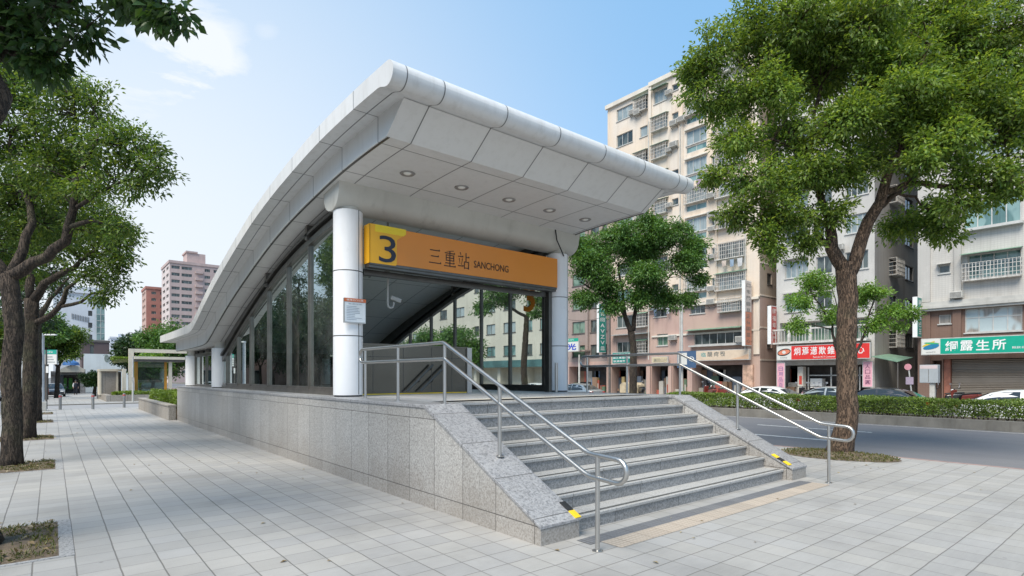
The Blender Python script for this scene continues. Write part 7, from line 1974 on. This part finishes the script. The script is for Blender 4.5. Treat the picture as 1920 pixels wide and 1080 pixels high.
# person walking towards the kiosk
def person(label, x, Y):
    p0 = onY(x, 706, Y); z0 = gz(Y); px_, py2 = p0.x, Y
    t = thing('person', label, 'person', (px_, Y, z0))
    # one continuous body grown round a skeleton
    J = [(0, 0, .93, .135), (0, 0, 1.12, .125), (0, .02, 1.32, .15), (0, .02, 1.46, .075), (0, .0, 1.54, .06), (0, -.01, 1.64, .095), (0, -.01, 1.72, .06),
         (.19, .02, 1.40, .06), (.25, .05, 1.14, .045), (.24, -.06, .92, .035), (.24, -.09, .82, .038), (-.19, .02, 1.40, .06), (-.25, -.02, 1.14, .045), (-.24, -.16, .93, .035), (-.24, -.2, .84, .038),
         (.09, 0, .86, .09), (.10, -.12, .48, .062), (.10, .04, .09, .045), (.10, -.09, .04, .04), (-.09, 0, .86, .09), (-.10, .10, .48, .062), (-.10, .30, .12, .045), (-.10, .20, .04, .04)]
    Ed = [(0, 1), (1, 2), (2, 3), (3, 4), (4, 5), (5, 6), (2, 7), (7, 8), (8, 9), (9, 10), (2, 11), (11, 12), (12, 13), (13, 14), (0, 15), (15, 16), (16, 17), (17, 18), (0, 19), (19, 20), (20, 21), (21, 22)]
    for hx, hy, hz, sgn in ((.24, -.09, .82, 1), (-.24, -.2, .84, -1)):
        base_i = 10 if sgn > 0 else 14
        for k in range(4):
            i = len(J); J.append((hx + sgn * 0.0, hy - .03 + .02 * k, hz - .05, .009)); J.append((hx - sgn * .012, hy - .03 + .02 * k, hz - .09 + (0.01 if k == 3 else 0), .008)); Ed += [(base_i, i), (i, i + 1)]
        i = len(J); J.append((hx - sgn * .02, hy - .05, hz - .03, .010)); Ed.append((base_i, i))
    me = bpy.data.meshes.new('body'); me.from_pydata([(px_ + a, Y + b_, z0 + c_) for a, b_, c_, r in J], Ed, [])
    o = bpy.data.objects.new('body', me); COL.objects.link(o); o.parent = t; o.matrix_parent_inverse = world_of(t).inverted()
    s_ = o.modifiers.new('skin', 'SKIN'); sub = o.modifiers.new('subdivision', 'SUBSURF'); sub.levels = 1; sub.render_levels = 1
    for v, j in zip(me.skin_vertices[0].data, J): v.radius = (j[3], j[3])
    me.skin_vertices[0].data[0].use_root = True
    me.materials.append(plain('skin_tone', (0.42, 0.27, 0.20), 0.6))
    navy = plain('navy_cloth', (0.015, 0.018, 0.03), 0.85); wht = plain('white_cloth', (0.6, 0.6, 0.6), 0.85)
    q = lambda a, b_, c_: (px_ + a, Y + b_, z0 + c_)
    mb = MB(); mb.tube([q(0, 0, .88), q(0, 0, 1.02), q(0, .01, 1.2), q(0, .02, 1.36), q(0, .02, 1.46)], [.165, .16, .175, .19, .09], 16); 
    mb.build('jacket', navy, t, smooth=50)
    mb = MB(); mb.tube([q(-.17, .02, 1.42), q(-.25, -.02, 1.14), q(-.245, -.13, .97)], [.075, .062, .052], 10); mb.build('sleeve', wht, t, smooth=50)
    mb = MB(); mb.tube([q(.17, .02, 1.42), q(.25, .05, 1.14), q(.24, -.04, .96)], [.075, .062, .052], 10); mb.build('sleeve', navy, t, smooth=50)
    for pts in ((q(.08, 0, .92), q(.10, -.12, .48), q(.10, .03, .12)), (q(-.08, 0, .92), q(-.10, .10, .48), q(-.10, .28, .15))):
        mb = MB(); mb.tube(pts, [.12, .085, .07], 12); mb.build('trouser_leg', navy, t, smooth=50)
    mb = MB(); mb.lathe(q(0, .005, 1.69), [(.04, -.12), (.098, -.06), (.108, .0), (.085, .06), (.03, .095)], 14); mb.build('hair', M['black_rubber'], t, smooth=50)
    for a, b_, c_ in ((.10, -.04, .035), (-.10, .25, .04)):
        mb = MB(); mb.obox(q(a, b_, c_), (.045, 0, 0), (0, .13, 0), (0, 0, .035)); mb.build('shoe', M['black_rubber'], t, bevel=.02)
person('person in dark clothes with one white sleeve walking before the kiosk', 142, 85.0)
b = at(116, 706, 68); scooter('dark scooter standing before the kiosk, beside the walking person', sc_black, (b.x, b.y, gz(b.y)), R(100), None)
b = at(98, 706, 60); sedan('parked_car', 'dark blue car parked beyond the street lamp on the left', M['car_dark'], (b.x + 0.2, b.y, gz(b.y)), R(-90), None)
b = at(86, 706, 57); scooter('red scooter parked beside the dark blue car beyond the street lamp', sc_red, (b.x, b.y, gz(b.y)), R(80), None)
b = at(-8, 706, 44); sedan('parked_car', 'silver car on the left road at the picture edge behind the trunks', M['car_silver'], (b.x - 0.4, b.y, gz(b.y) - 0.12), R(-90), None)

lb = thing('low_building', 'long pinkish terrace across the left road, mirrored in the station side glass', 'building', (-19, 20, -0.5))
lbm = plaster('pale_terrace_wall', (0.26, 0.20, 0.17), 0.35)
mb = MB(); mb.box(-32, -19.5, 20, 150, -1.2, 9.5); mb.build('wall', lbm, lb)
for k in range(3):
    for u in range(12):
        mb = MB(); y = 24 + 10 * u; mb.box(-19.49, -19.44, y, y + 2.6, 0.9 + 3 * k, 2.4 + 3 * k); mb.build('window', M['g_dark'], lb)
# bollards at the crossing
bol_red = plain('red_reflective_band', (0.45, 0.10, 0.10), 0.4)
def bollard(x, y, lab):
    t = thing('bollard', lab, 'bollard', (x, y, 0), 0, 'bollards at the crossing')
    mb = MB(); mb.lathe((0, 0, 0), [(0.06, 0), (0.06, 0.70), (0.05, 0.735), (0.02, 0.745)], 18); mb.build('post', M['ac_steel'], t, smooth=40, world=False)
    mb = MB(); mb.lathe((0, 0, 0), [(0.063, 0.60), (0.063, 0.68)], 18); mb.build('reflective_band', bol_red, t, world=False)
M['ac_steel'] = plain('dull_steel', (0.30, 0.30, 0.295), 0.4, 0.5)
for x, y, lab in ((0.32, 34.75, 'steel bollard with a red band, nearest the street lamp'), (1.56, 34.2, 'steel bollard with a red band in the middle of the crossing'), (2.88, 34.9, 'steel bollard with a red band, nearest the planter')): bollard(x, y, lab)
# street lamp, bus stop sign, taller lamp behind
t = thing('street_lamp', 'grey street lamp with a short arm and square base at the crossing', 'street lamp', (-0.34, 34.2, 0))
mb = MB(); mb.box(-0.50, -0.18, 34.0, 34.4, 0, 0.42); mb.build('base', M['ac'], t, bevel=0.02)
mb = MB(); mb.cyl((-0.34, 34.2), 0.085, 0.42, 3.5, 14); mb.box(-0.42, -0.26, 34.12, 34.28, 3.5, 3.62); mb.build('pole', plain('pale_blue_grey_paint', (0.45, 0.48, 0.51), 0.45), t, smooth=40)
mb = MB(); mb.obox((-0.05, 34.0, 3.56), (0.22, -0.15, 0), (0.04, 0.06, 0), (0, 0, 0.03)); mb.build('lamp_head', M['white_paint'], t, bevel=0.01)
t = thing('street_lamp', 'tall curved street lamp rising behind the dark trunks on the left', 'street lamp', (-0.75, 40.0, 0))
b = at(73, 706, 32); 
mb = MB(); mb.tube([(b.x, b.y, 0), (b.x, b.y, 4.0), (b.x + 0.02, b.y, 4.5), (b.x + 0.12, b.y - 0.1, 4.75), (b.x + 0.3, b.y - 0.2, 4.85)], [0.06, 0.05, 0.045, 0.04, 0.04], 10); mb.build('pole', M['alu'], t, smooth=40)
mb = MB(); mb.obox((b.x + 0.42, b.y - 0.28, 4.83), (0.18, -0.12, 0), (0.05, 0.08, 0), (0, 0, 0.035)); mb.build('lamp_head', M['white_paint'], t, bevel=0.01)
t.location = (b.x, b.y, 0)
for ch in t.children: ch.matrix_parent_inverse = world_of(t).inverted()
b = at(87, 706, 27.5); t = thing('bus_stop_sign', 'green and white bus stop sign on a dark post beside the street lamp', 'sign', (b.x, b.y, 0))
q0, q1 = at(84, 683, 27.5), at(106, 656, 27.5)
mb = MB(); mb.cyl((b.x, b.y), 0.045, 0, q1.z, 10); mb.build('post', M['alu_dark'], t)
rx = Vector((math.cos(YAW), -math.sin(YAW), 0)); fx = Vector((math.sin(YAW), math.cos(YAW), 0)); wd = 22 * 27.5 / 1047
mb = MB(); mb.prism([q0, q0 + rx * wd, q0 + rx * wd + Vector((0, 0, q1.z - q0.z)), q0 + Vector((0, 0, q1.z - q0.z))], fx * 0.05); mb.build('board', M['white_paint'], t)
hq = (q1.z - q0.z)
mb = MB(); a = q0 - fx * 0.006 + Vector((0, 0, hq * 0.70)); mb.prism([a, a + rx * wd, a + rx * wd + Vector((0, 0, hq * 0.3)), a + Vector((0, 0, hq * 0.3))], fx * 0.005); mb.build('green_header', flat('green_header_paint', (0.03, 0.36, 0.28)), t)
mb = MB()
for k in range(3): 
    a = q0 - fx * 0.006 + rx * 0.06 + Vector((0, 0, hq * (0.12 + 0.18 * k))); mb.prism([a, a + rx * wd * (0.75 - 0.1 * k), a + rx * wd * (0.75 - 0.1 * k) + Vector((0, 0, 0.05)), a + Vector((0, 0, 0.05))], fx * 0.005)
mb.build('text_lines', plain('pale_grey_ink', (0.35, 0.38, 0.38), 0.6), t)
mb = MB(); write(mb, '公車站', q0 - fx * 0.008 + rx * 0.08 + Vector((0, 0, hq * 0.78)), rx, (0, 0, 1), wd * 0.55, hq * 0.14); mb.build('header_text', WHITE, t)
q0 = at(86, 699, 27.4); mb = MB(); mb.prism([q0, q0 + rx * 0.12, q0 + rx * 0.12 + Vector((0, 0, 0.32)), q0 + Vector((0, 0, 0.32))], fx * 0.03); mb.build('timetable', M['white_paint'], t)

# planters
t = thing('planter', 'low stone planter against the near end of the station wall', 'planter', (3.45, 28, 0))
mb = MB(); mb.box(3.30, 3.52, 23.7, 32.9, 0, 0.50); mb.box(3.52, 8.8, 32.68, 32.9, 0, 0.50); mb.build('wall', M['planter_stone'], t)
mb = MB(); mb.box(3.27, 3.55, 23.7, 32.93, 0.501, 0.56); mb.box(3.55, 8.8, 32.65, 32.93, 0.501, 0.56); mb.build('coping', M['planter_stone'], t, bevel=0.008)
mb = MB(); mb.box(3.52, 8.8, 23.7, 32.68, 0.05, 0.42); mb.build('earth', M['soil'], t)
sh_ = thing('shrub_bed', 'clipped bright green shrubs filling the low stone planter', 'shrubs', (4.5, 27, 0.42))
leafbox('foliage', LEAF['shrub'], 3.6, 6.4, 23.8, 31.2, 0.45, 0.98, 14000, 0.07, 83, sh_, 0.07)
mb = MB(); rnd = random.Random(2)
for k in range(90):
    x, y = rnd.uniform(3.7, 6.2), rnd.uniform(24, 31); mb.tube([(x, y, 0.40), (x + rnd.uniform(-.05, .05), y, 0.85)], [0.01, 0.005], 4, cap=False)
mb.build('stem', M['bark_dark'], sh_)
t = thing('planter', 'second low stone planter beyond the crossing, under the cream pergola', 'planter', (2.75, 48, 0))
mb = MB(); mb.box(2.68, 12.0, 43.8, 44.1, 0, 0.40); mb.box(2.68, 2.98, 44.1, 53.5, -0.3, 0.40); mb.build('wall', M['planter_stone'], t)
mb = MB(); mb.box(2.98, 12.0, 44.1, 53.5, 0.05, 0.33); mb.build('earth', M['soil'], t)
sh_ = thing('shrub_bed', 'low yellow green ground cover in the planter by the grey stone kiosk', 'shrubs', (4, 44.8, 0.33))
leafbox('foliage', LEAF['shrub'], 3.1, 5.0, 44.15, 45.4, 0.33, 0.58, 3500, 0.09, 84, sh_, 0.05)
# grey stone kiosk
Yb = 48.5; X = lambda x: onY(x, 706, Yb).x; Zz_ = lambda y: onY(205, y, Yb).z
t = thing('stone_kiosk', 'small grey stone clad kiosk with cream corner posts beside the pergola', 'kiosk', (X(204), Yb, 0.33))
mb = MB(); mb.box(X(190), X(218), Yb, Yb + 2.2, 0.3, Zz_(696)); mb.build('wall', M['planter_stone'], t)
crm = plain('cream_paint', (0.60, 0.55, 0.45), 0.55, var=0.06, dirt=((0.3, 0.27, 0.2), 1.5, 0.35))
for a, b_ in ((186.5, 190), (218, 221.5)):
    mb = MB(); mb.box(X(a), X(b_), Yb - 0.06, Yb + 2.2, 0.3, Zz_(696)); mb.build('corner_post', crm, t)
mb = MB(); mb.box(X(186), X(233), Yb - 0.2, Yb + 2.4, Zz_(696) + 0.002, Zz_(692)); mb.build('roof_slab', crm, t)
mb = MB(); mb.box(X(222), X(228), Yb + 0.3, Yb + 2.0, 0.3, Zz_(697)); mb.build('dark_door', M['alu_dark'], t)
# cream pergola with an orange framed glass screen
Yp = 46.0; X = lambda x: onY(x, 706, Yp).x; Zq = lambda y, x=290: onY(x, y, Yp).z
t = thing('pergola', 'cream pergola frame with amber posts and a dark glass screen beyond the planter', 'pergola', (X(290), Yp, 0.3))
for a, b_, y in ((241, 250.5, 655), (229, 236, 692), (316, 322, 678)):
    mb = MB(); mb.box(X(a), X(b_), Yp - 0.15, Yp + 0.15, 0.3, Zq(y)); mb.build('post', crm, t)
mb = MB(); mb.box(X(250.6), X(350), Yp - 0.14, Yp + 0.14, Zq(661.5), Zq(655)); mb.build('top_beam', crm, t)
mb = MB(); mb.box(X(250.6), X(345), Yp - 0.4, Yp + 1.8, Zq(674), Zq(669)); mb.build('canopy_edge', crm, t)
mb = MB(); mb.box(X(251), X(344), Yp - 0.3, Yp + 1.7, Zq(678), Zq(674) - 0.003); mb.build('canopy_underside', M['alu_dark'], t)
amb = plain('amber_frame', (0.55, 0.27, 0.03), 0.5)
for a, b_ in ((253, 259), (309, 314)):
    mb = MB(); mb.box(X(a), X(b_), Yp + 0.2, Yp + 0.35, 0.3, Zq(678.5)); mb.build('amber_post', amb, t)
mb = MB(); mb.box(X(259), X(309), Yp + 0.26, Yp + 0.28, 0.55, Zq(679)); mb.build('glass_screen', M['glass'], t)
mb = MB(); mb.box(X(259), X(309), Yp + 0.2, Yp + 0.35, 0.3, 0.55); mb.build('sill', M['planter_stone'], t)
t = thing('green_roof', 'small tilted roof grown over with grass left of the cream pergola post', 'roof', (X(230), Yp + 1, 2.8))
mb = MB(); mb.prism([(X(216), Yp + 0.4, Zq(681)), (X(240.5), Yp + 0.4, Zq(679)), (X(240.5), Yp + 0.4, Zq(672)), (X(216), Yp + 0.4, Zq(675))], (0, 1.8, 0)); mb.build('roof_tray', plain('olive_tray', (0.12, 0.13, 0.05), 0.8), t)
leafbox('turf', LEAF['shrub'], X(214), X(241), Yp + 0.35, Yp + 2.2, Zq(675), Zq(671), 1800, 0.12, 85, t, 0.02)
b = onZ(249, 753.5); t = thing('steel_post', 'slim pale steel post standing before the pergola', 'post', (b.x, b.y, 0))
mb = MB(); mb.cyl((b.x, b.y), 0.055, 0, at(249, 668, 34.9).z, 12); mb.build('pole', M['alu'], t, smooth=40)
mb = MB(); mb.box(b.x - 0.07, b.x + 0.07, b.y - 0.08, b.y - 0.06, 1.3, 1.55); mb.build('plate', M['ac'], t)
# low houses on the far left, behind the trunks
hp = plaster('pinkish_house_wall', (0.42, 0.30, 0.28), 0.3)
t = thing('low_building', 'pinkish low house at the left edge behind the street trees', 'building', (-14, 80, -0.6))
fq = Facade(t, 'Y', 84, -16, -4.2, -0.8, 9, [hp, hp])
for u in (-14, -11, -8, -6): fq.window(u - 0.7, u + 0.7, 4, 6, 'g_dark', 'alu', 2); fq.window(u - 0.7, u + 0.7, 0.5, 2.5, 'g_dark', 'alu', 2)
fq.finish(); shell(t, -16, -4.2, 84, 96, 9, hp, ('y0',))
